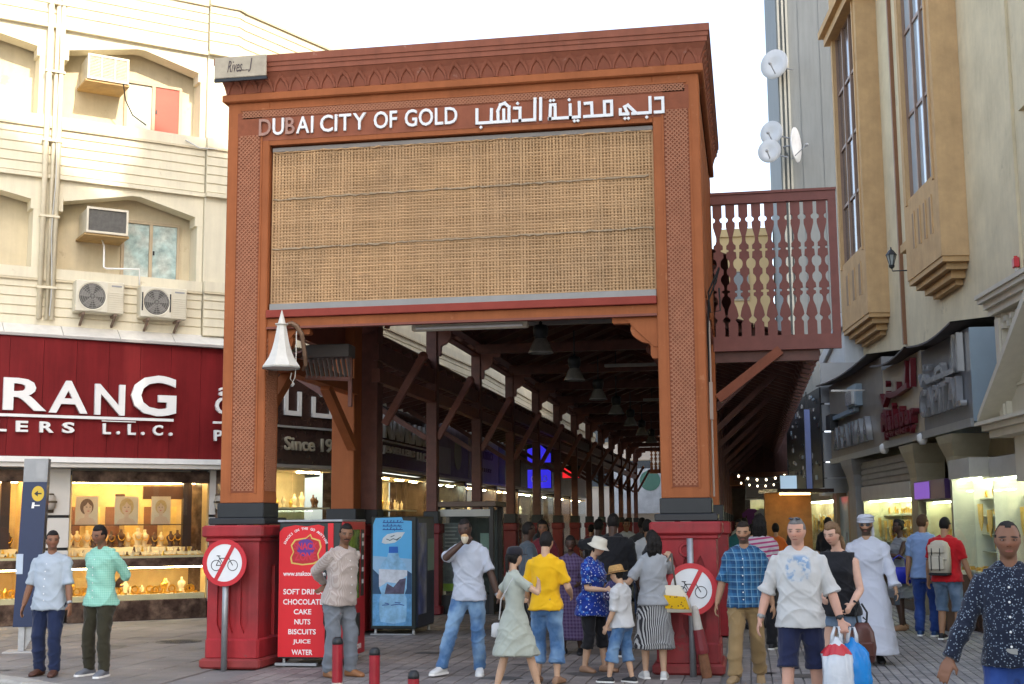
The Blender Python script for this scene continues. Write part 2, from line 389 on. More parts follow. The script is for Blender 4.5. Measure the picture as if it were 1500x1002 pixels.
# back posts of the gateway
for x0, x1 in ((-6.47, -6.10), (-0.80, -0.43)):
    gp('back_post', MB().bbox(x0, x1, 20.0, 20.4, 1.7, 7.0, 0.012), TERRA)
    mb = MB(); mb.bbox(x0-.06, x1+.06, 19.94, 20.46, 1.69, 1.93, .01); gp('post_shoe', mb, BLACK)
    mb = MB(); mb.bbox(x0-.12, x1+.12, 19.88, 20.52, 0.02, 1.50, .01); mb.bbox(x0-.16, x1+.16, 19.84, 20.56, 1.50, 1.685, .02); gp('back_pedestal', mb, RED)
# fretwork inlay: crossing raised strips, thousands of tiny diamonds
LAT = mat('fretwork_paint', (0.36, 0.155, 0.085), 0.6, spec=.15, var=0.15, scale=10)
LAT_B = mat('fretwork_ground', (0.24, 0.078, 0.04), 0.65, spec=.12, var=0.2, scale=10)
def fretwork(x0, x1, z0, z1, yf, pitch=0.052, w=0.014, th=0.008):
    mb = MB(); W = x1-x0; H = z1-z0
    k = -H
    n = int((W+H)/pitch)+1
    for sgn in (1, -1):
        for i in range(n+1):
            c = -H + i*pitch if sgn > 0 else i*pitch
            # line x = c + sgn*z
            pts = []
            za, zb = 0.0, H
            if sgn > 0: za = max(za, -c); zb = min(zb, W-c)
            else: za = max(za, c-W); zb = min(zb, c)
            if zb-za < 0.03: continue
            xa, xb = c+sgn*za, c+sgn*zb; d = w*0.707
            e = 0.001 if sgn > 0 else 0
            mb.prism([(x0+xa-d, z0+za), (x0+xa+d, z0+za), (x0+xb+d, z0+zb), (x0+xb-d, z0+zb)], yf-th-e, yf)
    return mb
for x0, x1 in ((-6.245, -5.965), (-0.845, -0.57)):
    mb = MB(); mb.box(x0-.02, x1+.02, YF-.004, YF+.01, 2.08, 6.9); gp('fretwork_ground', mb, LAT_B)
    gp('fretwork', fretwork(x0, x1, 2.1, 6.6, YF-.004), LAT, kind='stuff')
    mb = MB()
    for a, b in ((x0-.035, x0-.012), (x1+.012, x1+.035)): mb.box(a, b, YF-.012, YF+.01, 2.07, 6.6)
    gp('fretwork_border', mb, TERRA)
mb = MB(); mb.box(-6.2, -0.6, YF-.004, YF+.01, 6.82, 6.93); mb.box(-5.95, -.86, YF-.002, YF+.01, 6.52, 6.815)
gp('letter_band', mb, mat('letter_band_paint', (0.29, 0.095, 0.05), 0.6, spec=.15, var=0.16, scale=3, streak=.15))
gp('fretwork', fretwork(-6.2, -0.6, 6.83, 6.92, YF-.005, pitch=.045), LAT, kind='stuff')
mb = MB(); mb.box(-6.22, -.58, YF-.014, YF+.01, 6.925, 6.95); gp('fretwork_border', mb, TERRA)
# pillar inner side strip inlay
mb = fretwork(0.03, 0.40, 2.1, 4.0, 0, pitch=.052); mb.v = [(XL1-z_*0+(-y)+0.001, YF+x, z_) for (x, y, z_) in [(p[0], p[1], p[2]) for p in mb.v]]
gp('fretwork', mb, LAT, kind='stuff')
# beam under the blind
gp('lower_beam', MB().box(XL1+.001, XR0-.001, YF+.03, YF+.25, 4.13, 4.235), TERRA)
gp('red_fillet', MB().bbox(XL1+.001, XR0-.001, YF-.03, YF+.2, 4.24, 4.335, .006), mat('red_brown_paint', (0.26, 0.05, 0.035), .6, var=.15, spec=.12))
mb = MB(); mb.box(XL1+.001, XR0-.001, YF+.0, YF+.1, 4.10, 4.127); gp('bead', mb, TERRA_D)
# corner brackets under the beam: stepped ogee profile
def bracket_poly(s, xo, zo, w=0.54, h=0.5):
    pr = [(0,0),(1,0),(1,-.1),(.97,-.14),(.62,-.14),(.58,-.2),(.6,-.3),(.56,-.42),(.46,-.52),(.34,-.6),(.2,-.64),(.16,-.7),(.16,-.92),(.12,-1),(0,-1)]
    return [(xo+s*u*w, zo+v*h) for u, v in pr]
for s, xo in ((-1, XR0-.002), (1, XL1+.002)):
    mb = MB(); mb.prism(bracket_poly(s, xo, 4.1), YF+.08, YF+.2)
    mb.prism([(xo+s*u*.42, 4.1-.02+v*.4) for u, v in [(0,0),(.9,0),(.5,-.45),(.1,-.85),(0,-.85)]], YF+.06, YF+.078)
    gp('corner_bracket', mb, TERRA)
# cornice: bottom moulding, coved band with pointed arches, stepped top
x0c, x1c, y0c, y1c = XL0, XR1, YF, 20.3
def frame_ring(e, z): return [(x0c-e, y0c-e, z), (x1c+e, y0c-e, z), (x1c+e, y1c+e, z), (x0c-e, y1c+e, z)]
def ring_loft(prof):
    mb = MB(); mb.loft([frame_ring(e, z) for e, z in prof], cap=False); return mb
gp('cornice_moulding', ring_loft([(.0, 7.03), (.04, 7.035), (.06, 7.05), (.06, 7.13), (.035, 7.145), (0.02, 7.15)]), TERRA)
gp('cornice_cove', ring_loft([(0.02, 7.145), (.025, 7.17), (.04, 7.24), (.068, 7.32), (.105, 7.385)]), CORN)
gp('cornice_top', ring_loft([(.10, 7.384), (.118, 7.39), (.12, 7.45), (.132, 7.455), (.135, 7.505), (.148, 7.51), (.15, 7.60), (.0, 7.61), (-2.4, 7.62)]), CORN)
def arch_mesh():
    """one pointed arch scale: raised rim with a dished centre, leaning with the cove"""
    def prof(t): # height parameter 0..1 -> lean of cove (e, z)
        pts = [(0.02, 7.15), (.025, 7.17), (.04, 7.24), (.068, 7.32), (.102, 7.38)]
        x = t*4; i = min(3, int(x)); f = x-i
        return pts[i][0]+(pts[i+1][0]-pts[i][0])*f, pts[i][1]+(pts[i+1][1]-pts[i][1])*f
    out = [(-.5,0),(-.5,.30),(-.44,.5),(-.32,.68),(-.16,.82),(0,.93),(.16,.82),(.32,.68),(.44,.5),(.5,.30),(.5,0)]
    W = 0.205; V = []; F = []
    for k, (sc, pr) in enumerate(((1.0, .0), (.98, .022), (.78, .022), (.72, .004))):
        for u, t in out:
            e, z = prof(max(0.0, t*sc if k else t)); V.append((u*W*sc, -(e+pr), z))
    n = len(out)
    for k in range(3):
        for i in range(n-1): F.append((k*n+i, k*n+i+1, (k+1)*n+i+1, (k+1)*n+i))
    F.append(tuple(range(3*n, 4*n)))
    m = MB(); m.add(V, [f[::-1] for f in F]); return m.mesh('arch_motif', CORN)
AM = arch_mesh()
nfront = 29
for i in range(nfront):
    x = x0c + (i+.5)*(x1c-x0c)/nfront
    inst('arch_motif', AM, gate, (x-GO.x, YF-GO.y, 0))
for i in range(23):
    y = y0c + (i+.5)*(y1c-y0c)/23
    inst('arch_motif', AM, gate, (x1c-GO.x, y-GO.y, 0), (0, 0, PI/2))
# side walls of the upper box, with recessed slots, and the ceiling inside
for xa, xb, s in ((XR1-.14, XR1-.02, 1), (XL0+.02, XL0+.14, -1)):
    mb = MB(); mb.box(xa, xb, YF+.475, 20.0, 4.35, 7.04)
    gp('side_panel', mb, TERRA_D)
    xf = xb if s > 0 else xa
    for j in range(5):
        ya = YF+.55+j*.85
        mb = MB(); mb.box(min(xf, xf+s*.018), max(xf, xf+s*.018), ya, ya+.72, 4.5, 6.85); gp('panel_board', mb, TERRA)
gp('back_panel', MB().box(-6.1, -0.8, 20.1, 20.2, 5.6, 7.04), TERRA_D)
gp('ceiling_boards', MB().box(-6.3, -.5, YF+.25, 20.2, 6.5, 6.55), WOOD)
# inner tie beams between front and back posts, with diagonal braces
for x in (-6.12, -0.68):
    mb = MB(); mb.box(x-.1, x+.1, YF+.48, 19.99, 3.72, 3.95); gp('tie_beam', mb, TERRA)
    mb = MB(); mb.beam((x, 19.98, 2.9), (x, 18.6, 3.72), .14, .14); gp('brace', mb, TERRA)
    mb = MB(); mb.beam((x, YF+.48, 2.9), (x, 17.0, 3.72), .14, .14); gp('brace', mb, TERRA)
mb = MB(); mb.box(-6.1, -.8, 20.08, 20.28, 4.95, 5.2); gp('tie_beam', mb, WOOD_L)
for y in (16.6, 17.8, 19.0):
    gp('joist', MB().box(-6.25, -.55, y-.06, y+.06, 5.5, 5.7), WOOD)
# pedestals
def pedestal(x0, x1, y0, depth, z1=1.49):
    w = x1-x0; y1 = y0+depth
    core = MB(); core.box(x0+.04, x1-.04, y0+.04, y1-.04, 0.02, z1+.02)
    o = gp('pedestal', core, RED)
    def pp(name, mb, m=RED): return gp(name, mb, m, parent=o)
    gpo = Vector((0,0,0))
    mb = MB()   # front plate with three pointed slots
    sw = .05; cs = [x0+w*.27, x0+w*.5, x0+w*.73]; zb, zt = .52, 1.18
    xs = [x0] + [v for c in cs for v in (c-sw, c+sw)] + [x1]
    for i in range(0, len(xs), 2): mb.prism([(xs[i], zb), (xs[i+1], zb), (xs[i+1], zt), (xs[i], zt)], y0, y0+.05)
    top = [(x0, z1), (x0, zt)]
    for c in cs: top += [(c-sw, zt), (c-sw*.6, zt+.07), (c, zt+.13), (c+sw*.6, zt+.07), (c+sw, zt)]
    top += [(x1, zt), (x1, z1)]
    mb.prism(top, y0, y0+.05)
    bot = [(x0, .3), (x0, zb)]
    for c in cs: bot += [(c-sw, zb), (c, zb-.12), (c+sw, zb)]
    bot += [(x1, zb), (x1, .3)]
    mb.prism(bot, y0, y0+.05)
    pp('front_plate', mb)
    for xa, xb in ((x0, x0+.045), (x1-.045, x1)):
        mb = MB(); ya = [y0+.051, y0+depth*.42, y0+depth*.58, y1]
        mb.box(xa, xb, ya[0], ya[1], .3, 1.2); mb.box(xa, xb, ya[2], ya[3], .3, 1.2); mb.box(xa, xb, ya[0], ya[3], 1.2, z1); pp('side_plate', mb)
    mb = MB(); mb.bbox(x0-.02, x1+.02, y0-.02, y1+.02, .10, .36, .03); pp('skirt', mb)
    mb = MB(); mb.bbox(x0-.07, x1+.06, y0-.07, y1+.06, .0, .12, .025); pp('base_course', mb, mat('red_base_paint', (0.24, .03, .028), .55, var=.3, scale=5))
    mb = MB(); mb.bbox(x0-.03, x1+.03, y0-.03, y1+.03, z1, z1+.05, .012); mb.bbox(x0-.07, x1+.07, y0-.07, y1+.07, z1+.05, 1.685, .022); pp('cap', mb)
    # ring ornament
    mb = MB(); n = 18; R = .085; c = (x0+w*.5, y0-.004, 1.37); vs = []; fs = []
    for k in range(n):
        t = 2*PI*k/n
        for rr, yy in ((R, 0), (R-.006, -.018), (R-.03, -.018), (R-.036, 0)): vs.append((c[0]+rr*math.cos(t), c[1]+yy, c[2]+rr*math.sin(t)))
    for k in range(n):
        j = (k+1) % n
        for q in range(3): fs.append((k*4+q, j*4+q, j*4+q+1, k*4+q+1))
    mb.add(vs, fs); pp('ring_ornament', mb)
    return o
pedestal(-6.42, -5.78, 15.12, .95); pedestal(-1.04, -0.37, 15.05, .95)
for x0, x1 in ((XL0, XL1), (XR0, XR1)):
    mb = MB(); mb.bbox(x0-.075, x1+.085, YF-.16, YF+.62, 1.69, 1.775, .012); gp('plinth_slab', mb, BLACK)
    mb = MB(); mb.bbox(x0-.02, x1+.02, YF-.03, YF+.5, 1.775, 1.955, .01); gp('post_shoe', mb, BLACK)
# letters
LET_FADE = mat('faded_letter', (0.36, 0.2, 0.15), 0.6, var=0.2)
def letters(word, x0, x1, z0, z1, faded=()):
    ms = [text_mesh(ch, 1.0, 0.03, LET_FADE if i in faded else LETTER, bold=.012) for i, ch in enumerate(word)]
    bs = [mesh_bounds(m) for m in ms]; ws = [b[1][0]-b[0][0] for b in bs]; gap = .09
    tot = sum(ws)+gap*(len(ws)-1); k = (x1-x0)/tot; x = x0
    H = max(b[1][2] for b in bs)
    for m, b, w_, ch in zip(ms, bs, ws, word):
        m.transform(Matrix.Diagonal((k, 1, (z1-z0)/H, 1)) @ Matrix.Translation((-b[0][0], 0, 0)))
        o = inst('letter', m, gate, (x-GO.x, YF-.022-GO.y, z0)); x += (w_+gap)*k
for wd, a, b, f in (('DUBAI', -5.97, -5.25, (0, 2)), ('CITY', -5.16, -4.56, ()), ('OF', -4.46, -4.16, ()), ('GOLD', -4.06, -3.39, ())):
    letters(wd, a, b, 6.585, 6.80, f)
AR = [ # Arabic lettering, right-to-left word group by word group
 [[(90,100),(90,0),(330,0),(332,105),(300,135),(268,125),(248,80),(250,0)], [(292,15),(292,85)], [(197,0),(200,95)], [(120,-32)]],
 [[(365,0),(522,0),(526,152)], [(412,0),(414,92),(372,94)], [(396,128)]],
 [[(565,0),(568,152)]],
 [[(635,0),(640,100),(674,100),(674,0)], [(630,0),(852,0),(852,105)], [(640,132)], [(664,133)], [(785,0),(785,92)], [(778,130)], [(815,-27)], [(840,-27)]],
 [[(895,95),(942,97),(945,0)], [(890,0),(1088,0),(1088,100),(1036,100),(1036,0)]],
 [[(1150,34),(1150,0),(1205,0),(1182,52),(1206,62),(1262,4)], [(1240,0),(1366,0),(1366,108)], [(1183,-32)], [(1208,-32)], [(1340,-32)]],
 [[(1402,0),(1458,0),(1458,100),(1408,100)]]]
for grp in AR:
    mb = MB(); strokes(mb, grp, -3.16-80*.00167, 6.57, .00167, .00172, YF-.035, YF-.006, .036)
    gp('arabic_letter', mb, LETTER)
# ------------------------------------------------------------------ woven blind hanging in the gateway
JUTE = mat('jute_weave', (0.53, 0.335, 0.175), 0.9, var=0.2, scale=2.2, hue=(0.46, 0.295, 0.16), spec=.1, wear=((.42,.27,.15), .45, 2.5))
JUTE_D = mat('jute_painted_shade', (0.40, 0.25, 0.13), 0.95, var=0.15, spec=.05)  # darker copy of the jute, shade behind the weave put into its colour
blind = thing('woven_blind', 'large woven jute blind filling the opening above the gateway beam', 'blind', (-3.405, YF+.09, 4.4))
BX0, BX1, BZ0, BZ1 = -2.40, 2.40, 0.03, 1.98
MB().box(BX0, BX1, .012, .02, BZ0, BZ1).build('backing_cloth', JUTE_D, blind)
mb = MB(); r = random.Random(3); nx, nz = 116, 50
for i in range(nx+1):
    x = BX0 + (BX1-BX0)*i/nx + r.uniform(-.002, .002); a = r.uniform(.0085, .0135)
    mb.box(x-a, x+a, -.012+r.uniform(-.002,.002), .0, BZ0, BZ1)
mb.build('warp_cord', JUTE, blind, kind='stuff')
mb = MB()
for j in range(nz+1):
    z = BZ0 + (BZ1-BZ0)*j/nz; n = 24; h = r.uniform(.009, .014)
    pts = [(BX0+(BX1-BX0)*k/n, r.uniform(-.003,.003)) for k in range(n+1)]
    for k in range(n):
        (xa, da), (xb, db) = pts[k], pts[k+1]
        mb.add([(xa,-.006,z+da-h),(xb,-.006,z+db-h),(xb,-.018,z+db),(xa,-.018,z+da),(xb,-.006,z+db+h),(xa,-.006,z+da+h)], [(0,1,2,3),(3,2,4,5)])
mb.build('weft_cord', JUTE, blind, kind='stuff')
for zs in (.72, 1.36):
    pts = []; x = BX0
    while x < BX1:
        pts.append((x, -.022+r.uniform(-.004, .004), zs+(x-BX0)*.012+r.uniform(-.008, .008))); x += r.uniform(.03, .07)
    mb = MB(); mb.tube(pts, [r.uniform(.005, .018) for _ in pts], 5); mb.build('seam_rope', mat('seam_rope', (0.36, .27, .17), .9, var=.3, scale=30), blind)
mb = MB()
pts = [(BX0+i*.06, -.02+r.uniform(-.01,.01), BZ1+.0+r.uniform(-.012,.006)) for i in range(81)]
mb.tube(pts, [r.uniform(.006,.016) for _ in pts], 5); mb.build('top_rope', JUTE, blind)
mb = MB(); mb.box(-2.41, 2.41, -.05, .03, -.06, .02); mb.build('bottom_rail', ALU, blind)
mb = MB(); mb.box(-2.41, 2.41, -.03, .03, 1.985, 2.035); mb.build('head_rail', mat('grey_head_rail', (.25,.22,.19), .6), blind)
# ------------------------------------------------------------------ small signboard on the cornice
sb = thing('signboard', 'small weathered grey signboard with script lettering on the top left corner of the gateway', 'sign', (-6.155, 15.17, 7.30))
MB().bbox(-.345, .345, -.03, .0, 0, .275, .006).build('board', mat('weathered_board', (.40,.345,.255), .7, var=.2, scale=9), sb)
mb = MB(); mb.box(-.35, .35, -.02, .02, -.04, -.002); mb.build('bracket_rail', BLACK, sb)
DK = mat('dark_lettering', (.07,.05,.05), .6)
text_fit('script_lettering', 'Rives', -.17, .03, .07, .22, -.033, DK, sb, .004, shear=.35)
text_fit('script_lettering', 'J', .11, .16, .06, .24, -.033, DK, sb, .004, shear=.2)
text_fit('small_lettering', 'JEWELLERY', -.02, .12, .075, .095, -.033, DK, sb, .004)
# ------------------------------------------------------------------ bell shaped lantern on the left pillar
lan = thing('bell_lantern', 'white bell shaped lantern on a scrolled arm beside the left pillar', 'lantern', (-5.60, 15.28, 3.60))
BELL = mat('lantern_white', (.62,.59,.52), .5, var=.12, scale=8)
MB().lathe([(.235,0),(.24,.012),(.225,.03),(.165,.12),(.125,.22),(.098,.32),(.075,.43),(.062,.5)], 8).build('shade', BELL, lan)
MB().lathe([(.062,.5),(.06,.52),(.085,.535),(.085,.545),(.05,.55),(.03,.62),(.008,.70),(.0,.72)], 8).build('finial', BELL, lan)
MB().lathe([(.245,-.012),(.245,.0),(.2,.001)], 8, cap=False).build('rim', mat('lantern_rim',(.3,.3,.27),.5), lan)
mb = MB(); mb.tube([(.05,.05,.55),(.10,.08,.56),(.16,.1,.52),(.22,.12,.42),(.235,.14,.30),(.25,.16,.16),(.245,.2,.05),(.18,.3,-.0)], [.02,.03,.035,.032,.028,.026,.024,.02], 8)
mb.build('arm', mat('bronze_arm',(.17,.10,.06),.5,.3), lan)
mb = MB(); mb.tube([(.17,.06,.45),(.17,.06,.0),(.16,.06,-.12),(.13,.06,-.18),(.10,.06,-.13),(.115,.06,-.06)], .006, 5); mb.build('cable', mat('white_cable',(.6,.57,.5),.5), lan)
# ------------------------------------------------------------------ dark grille box on the inner tie beam
gb = thing('grille_box', 'dark slatted air vent box under the gateway beam next to the bell lantern', 'vent', (-5.42, 16.6, 3.62))
MB().bbox(-.32,.32,-.15,.15,.25,.42,.01).build('housing', mat('vent_grey',(.10,.09,.085),.5), gb)
for i in range(10):
    x = -.29+i*.064; mb = MB(); mb.beam((x,-.1,.24),(x+.02,-.02,.0),.012,.07); mb.build('slat', mat('vent_slat',(.16,.13,.12),.5), gb)
mb = MB(); mb.beam((-.31,-.02,.0),(.31,-.02,-.04),.05,.05); mb.beam((.3,.0,.25),(.3,.0,-.4),.05,.05); mb.build('stay', WOOD, gb)
# ------------------------------------------------------------------ batten light under the beam
bl = thing('batten_light', 'long white batten light fixed beneath the gateway beam', 'light fitting', (-3.36, 15.9, 4.085))
mb = MB(); mb.bbox(-.74,.74,-.05,.05,0,.085,.012); mb.build('housing', mat('cream_housing',(.55,.50,.38),.5,var=.15), bl)
mb = MB(); mb.tube([(-.68,-.06,.03),(.68,-.06,.03)], .018, 8); mb.build('tube', WHITE, bl)
mb = MB(); mb.beam((-.6,0,.08),(-.6,0,.5),.02,.02); mb.beam((.6,0,.08),(.6,0,.5),.02,.02); mb.build('hanger', BLACK, bl)
# ------------------------------------------------------------------ traffic signs in front of the pedestals
SIGN_R = mat('sign_red', (.52,.02,.03), .35, var=.06); SIGN_W = mat('sign_white', (.72,.73,.73), .35, var=.05)
def no_cycle_sign(x, y, zc, R, zpole, label, rz=0):
    t = thing('no_cycling_sign', label, 'road sign', (x, y, 0), rz, 'no cycling signs at the gateway pedestals')
    MB().tube([(0,.045,0),(0,.045,zpole)], .036, 12).build('pole', STEEL, t, True)
    def disc(r0, r1, ya, yb, n=40):
        mb = MB(); vs = []; fs = []
        for k in range(n):
            a = 2*PI*k/n
            vs += [(r0*math.cos(a),ya,zc+r0*math.sin(a)),(r1*math.cos(a),ya,zc+r1*math.sin(a)),(r1*math.cos(a),yb,zc+r1*math.sin(a)),(r0*math.cos(a),yb,zc+r0*math.sin(a))]
        for k in range(n):
            j = (k+1) % n
            for q in range(4):
                p = (q+1) % 4; fs.append((k*4+q, k*4+p, j*4+p, j*4+q))
        return mb.add(vs, [f[::-1] for f in fs])
    disc(0.001, R*.82, -.004, .008).build('plate', SIGN_W, t)
    disc(R*.80, R, -.008, .01).build('red_ring', SIGN_R, t)
    c = math.cos(math.radians(62)); s = math.sin(math.radians(62)); w = R*.085
    mb = MB(); q = R*.82
    mb.prism([(-c*q-s*w, zc-s*q+c*w), (-c*q+s*w, zc-s*q-c*w), (c*q+s*w, zc+s*q-c*w), (c*q-s*w, zc+s*q+c*w)], -.0105, -.004); mb.build('red_slash', SIGN_R, t)
    mb = MB(); k = R/.28
    def P(u, v): return (u*k, -.006, zc+v*k)
    for cx in (-.105, .105):
        pts = [P(cx+.062*math.cos(2*PI*i/20), -.03+.062*math.sin(2*PI*i/20)) for i in range(21)]; mb.tube(pts, .0042*k, 4)
    for a in ([(-.105,-.03),(-.06,.055),(.055,.055),(.105,-.03)], [(-.06,.055),(-.01,-.03),(.055,.055)], [(-.105,-.03),(-.01,-.03)], [(-.075,.08),(-.062,.05)], [(-.1,.085),(-.055,.082)], [(.055,.055),(.065,.085),(.04,.09)]):
        mb.tube([P(*p) for p in a], .005*k, 4)
    mb.build('bicycle_symbol', BLACK, t)
    mb = MB(); mb.box(-.05,.05,.01,.03,zc+.09,zc+.12); mb.box(-.05,.05,.01,.03,zc-.12,zc-.09); mb.build('clamp', STEEL, t)
no_cycle_sign(-6.13, 14.92, 1.245, .275, 1.3, 'round no cycling sign before the left red pedestal')
no_cycle_sign(-0.65, 14.80, 0.945, .285, 1.50, 'round no cycling sign mounted halfway down its pole before the right red pedestal', .04)
# leaning broken bollard behind the right sign
bb = thing('broken_bollard', 'broken brown and white bollard stub leaning behind the right no cycling sign', 'bollard', (-.50, 14.78, 0), 0, rx=0, ry=math.radians(-9))
MB().lathe([(.055,0),(.06,.05),(.055,.26)], 10).build('foot', mat('rust_brown',(.20,.085,.04),.8,var=.4,scale=15,bump=.3), bb)
MB().lathe([(.07,.26),(.075,.3),(.06,.52)], 10).build('red_band', mat('dark_red_band',(.20,.02,.025),.5,var=.3), bb)
MB().lathe([(.05,.52),(.04,.74),(.02,.78)], 10).build('white_band', mat('dirty_white',(.5,.46,.40),.6,var=.2), bb)
# bollards in the foreground
def bollard(x, y, h, label):
    t = thing('bollard', label, 'bollard', (x, y, 0), rnd.uniform(0, 3), 'red bollards along the pavement')
    MB().lathe([(.058,.0),(.058,.07),(.056,.071)], 14).build('base', mat('bollard_base',(.5,.47,.42),.7,var=.2), t)
    MB().lathe([(.055,.07),(.055,h-.075)], 14, cap=False).build('post', mat('bollard_red',(.30,.015,.025),.35,var=.2,scale=6), t, True)
    MB().lathe([(.055,h-.075),(.056,h-.05),(.05,h-.02),(.03,h)], 14).build('cap', BLACK, t, True)
bollard(-4.23, 13.35, .53, 'red bollard with black cap standing at the feet of the man in the striped shirt')
bollard(-3.79, 13.2, .44, 'middle one of the three red bollards in front of the vending machines')
bollard(-3.19, 12.45, .30, 'shortest red bollard, rightmost of the three at the bottom edge')
# ------------------------------------------------------------------ left building (local frame: +x along the facade, +y into it)
LA = math.radians(40.83)
left = thing('corner_building', 'cream three storey corner building with arched window bays over a red jewellery shop', 'building', (-12.69, 21.05, 0), LA)
def lp(name, mb, m, label=None, kind=None, parent=None, smooth=False): return mb.build(name, m, parent or left, smooth, label, kind)
LX0, LX1 = -5.2, 3.72
FOOT = [(LX0, .35), (3.6, .35), (6.9, 1.4), (9.8, 7.0), (9.8, 16), (LX0, 12)]
# band profiles along the front: straight run, projecting corner pier, then the swept side. local polyline (x,y)
RUN = [(LX0, 0.0), (1.5, -.02), (3.36, 0.0)]
PIER = [(3.37, -.10), (3.95, -.10), (4.05, -.02)]
a2 = math.radians(66.4-40.83)                                # the side beyond the corner turns towards the market lane
SIDE = [(4.06, .0), (4.06+1.2*math.cos(a2), 1.2*math.sin(a2)), (4.06+3.0*math.cos(a2), 3.0*math.sin(a2))]
a3 = math.radians(87-40.83)
SIDE += [(SIDE[-1][0]+2*math.cos(a3*.8), SIDE[-1][1]+2*math.sin(a3*.8))]
SIDE += [(SIDE[-1][0]+8*math.cos(a3), SIDE[-1][1]+8*math.sin(a3)), (SIDE[-1][0]+40*math.cos(a3*1.06), SIDE[-1][1]+40*math.sin(a3*1.06))]
def band(path, z0, z1, out, depth=.5, mb=None):
    """a course following the facade line, its face standing `out` in front"""
    mb = mb or MB()
    ns = []
    for i in range(len(path)):
        a = Vector(path[max(i-1, 0)]); b = Vector(path[min(i+1, len(path)-1)]); d = (b-a).normalized(); ns.append(Vector((d.y, -d.x)))
    rings = []
    for p, n in zip(path, ns):
        f = Vector(p)+n*out; k = Vector(p)-n*depth
        rings.append([(f.x, f.y, z0), (k.x, k.y, z0), (k.x, k.y, z1), (f.x, f.y, z1)])
    mb.loft(rings[::-1]); return mb
SIDEC = [(SIDE[0][0]+.0, SIDE[0][1])] + SIDE[1:]
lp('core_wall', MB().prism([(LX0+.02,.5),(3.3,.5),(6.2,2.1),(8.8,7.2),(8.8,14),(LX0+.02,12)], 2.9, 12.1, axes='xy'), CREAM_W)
# parapets: storeys at 5.3-6.3, 8.0-9.0, 10.87-12
def parapet(z0, z1, nj, paths):
    for path, o in paths:
        h = (z1-.20-z0)/nj
        for i in range(nj):
            zz = z0+i*h; lp('parapet_course', band(path, zz+.012, zz+h-.012, o+.06), CREAM)
        lp('parapet_backing', band(path, z0, z1-.2, o+.035, .45), CREAM)
        lp('coping', band(path, z1-.19, z1, o+.085), CREAM)
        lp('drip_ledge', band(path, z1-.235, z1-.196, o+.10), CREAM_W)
PP = [(RUN, 0.0), (PIER, 0.0), (SIDE, 0.0)]
parapet(5.24, 6.28, 5, PP); parapet(8.02, 9.10, 5, PP); parapet(10.86, 12.0, 5, PP)
for z in (7.98, 10.82):
    for path, o in PP: lp('string_course', band(path, z-.045, z+.03, o+.10), CREAM)
# arched spandrels over the recessed bays, piers between
def bay_storey(zf, zt, arches):
    # zf sill (top of parapet), zt underside of the string course; arches: list of (x_left, x_right, z_spring, z_peak_left, z_peak_right)
    for (xa, xb, zs, zp, px) in arches:
        poly = [(xa, zt), (xa, zs), (xa+.2, zs), (xa+.2, zs+.19), (px-.05, zp), (px+.1, zp), (xb-.16, zs+.17), (xb-.16, zs+.0), (xb, zs), (xb, zt)]
        mb = MB(); mb.prism(poly, -.03, .30); lp('arched_spandrel', mb, CREAM)
        # stepped edge fillet
        mb = MB(); e = .045
        poly2 = [(xa+.2, zs+.19), (px-.05, zp), (px+.1, zp), (xb-.16, zs+.17), (xb-.16, zs+.17+e), (px+.1, zp+e), (px-.05, zp+e), (xa+.2, zs+.19+e)]
        mb.prism(poly2, -.05, -.03); lp('spandrel_fillet', mb, CREAM)
    xs = sorted([(a[0], a[1]) for a in arches])
    for i in range(len(xs)):
        if i+1 < len(xs):
            mb = MB(); mb.box(xs[i][1], xs[i+1][0], -.03, .5, zf, zt); lp('pier', mb, CREAM)
        mb = MB(); mb.box(xs[i][1]-.11, xs[i][1]-.0005, -.025, .5, zf, arches[i][2]+.02); lp('pier_jamb', mb, CREAM)
        mb = MB(); mb.box(xs[i][0]+.0005, xs[i][0]+.10, -.025, .5, zf, arches[i][2]+.02); lp('pier_jamb', mb, CREAM)
for zf, zt, zs in ((6.28, 7.94, 7.36), (9.10, 10.78, 10.22)):
    bay_storey(zf, zt, [(-3.2, .36, zs, zs+.46, -1.4), (.56, 3.36, zs, zs+.44, 2.05)])
    for x in (3.37,):
        mb = MB(); mb.box(x, 3.97, -.09, .6, zf, zt); lp('corner_pier', mb, CREAM)
    lp('side_wall', band(SIDE, zf-.02, zt+.02, -.12, .4), CREAM)
    # recessed wall behind
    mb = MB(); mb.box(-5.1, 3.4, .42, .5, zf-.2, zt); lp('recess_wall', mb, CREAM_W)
FRAME = mat('window_frame_tan', (.45,.36,.24), .5, var=.1)
def window(x0, x1, z0, z1, pane_l, pane_r, lab):
    mb = MB(); w = .055
    mb.box(x0-w, x1+w, .36, .42, z1, z1+w); mb.box(x0-w, x0, .36, .42, z0, z1); mb.box(x1, x1+w, .36, .42, z0, z1); mb.box(x0-w, x1+w, .34, .42, z0-w, z0)
    f = lp('window', mb, FRAME, lab)
    xm = (x0+x1)/2
    mb = MB(); mb.box(xm-.03, xm+.03, .35, .405, z0, z1); mb.build('mullion', FRAME, f)
    MB().box(x0+.002, xm-.031, .395, .405, z0+.002, z1-.002).build('pane', pane_l, f)
    MB().box(xm+.031, x1-.002, .38, .39, z0+.002, z1-.002).build('pane', pane_r, f)
    mb = MB(); mb.box(xm+.045, xm+.075, .365, .38, (z0+z1)/2-.04, (z0+z1)/2+.04); mb.build('handle', BLACK, f)
PAPER = mat('papered_glass', (.34,.45,.43), .3, var=.45, scale=7, hue=(.50,.55,.50), spec=.5)
window(1.98, 2.98, 6.30, 7.38, PAPER, PAPER, 'lower window with paper taped inside its panes')
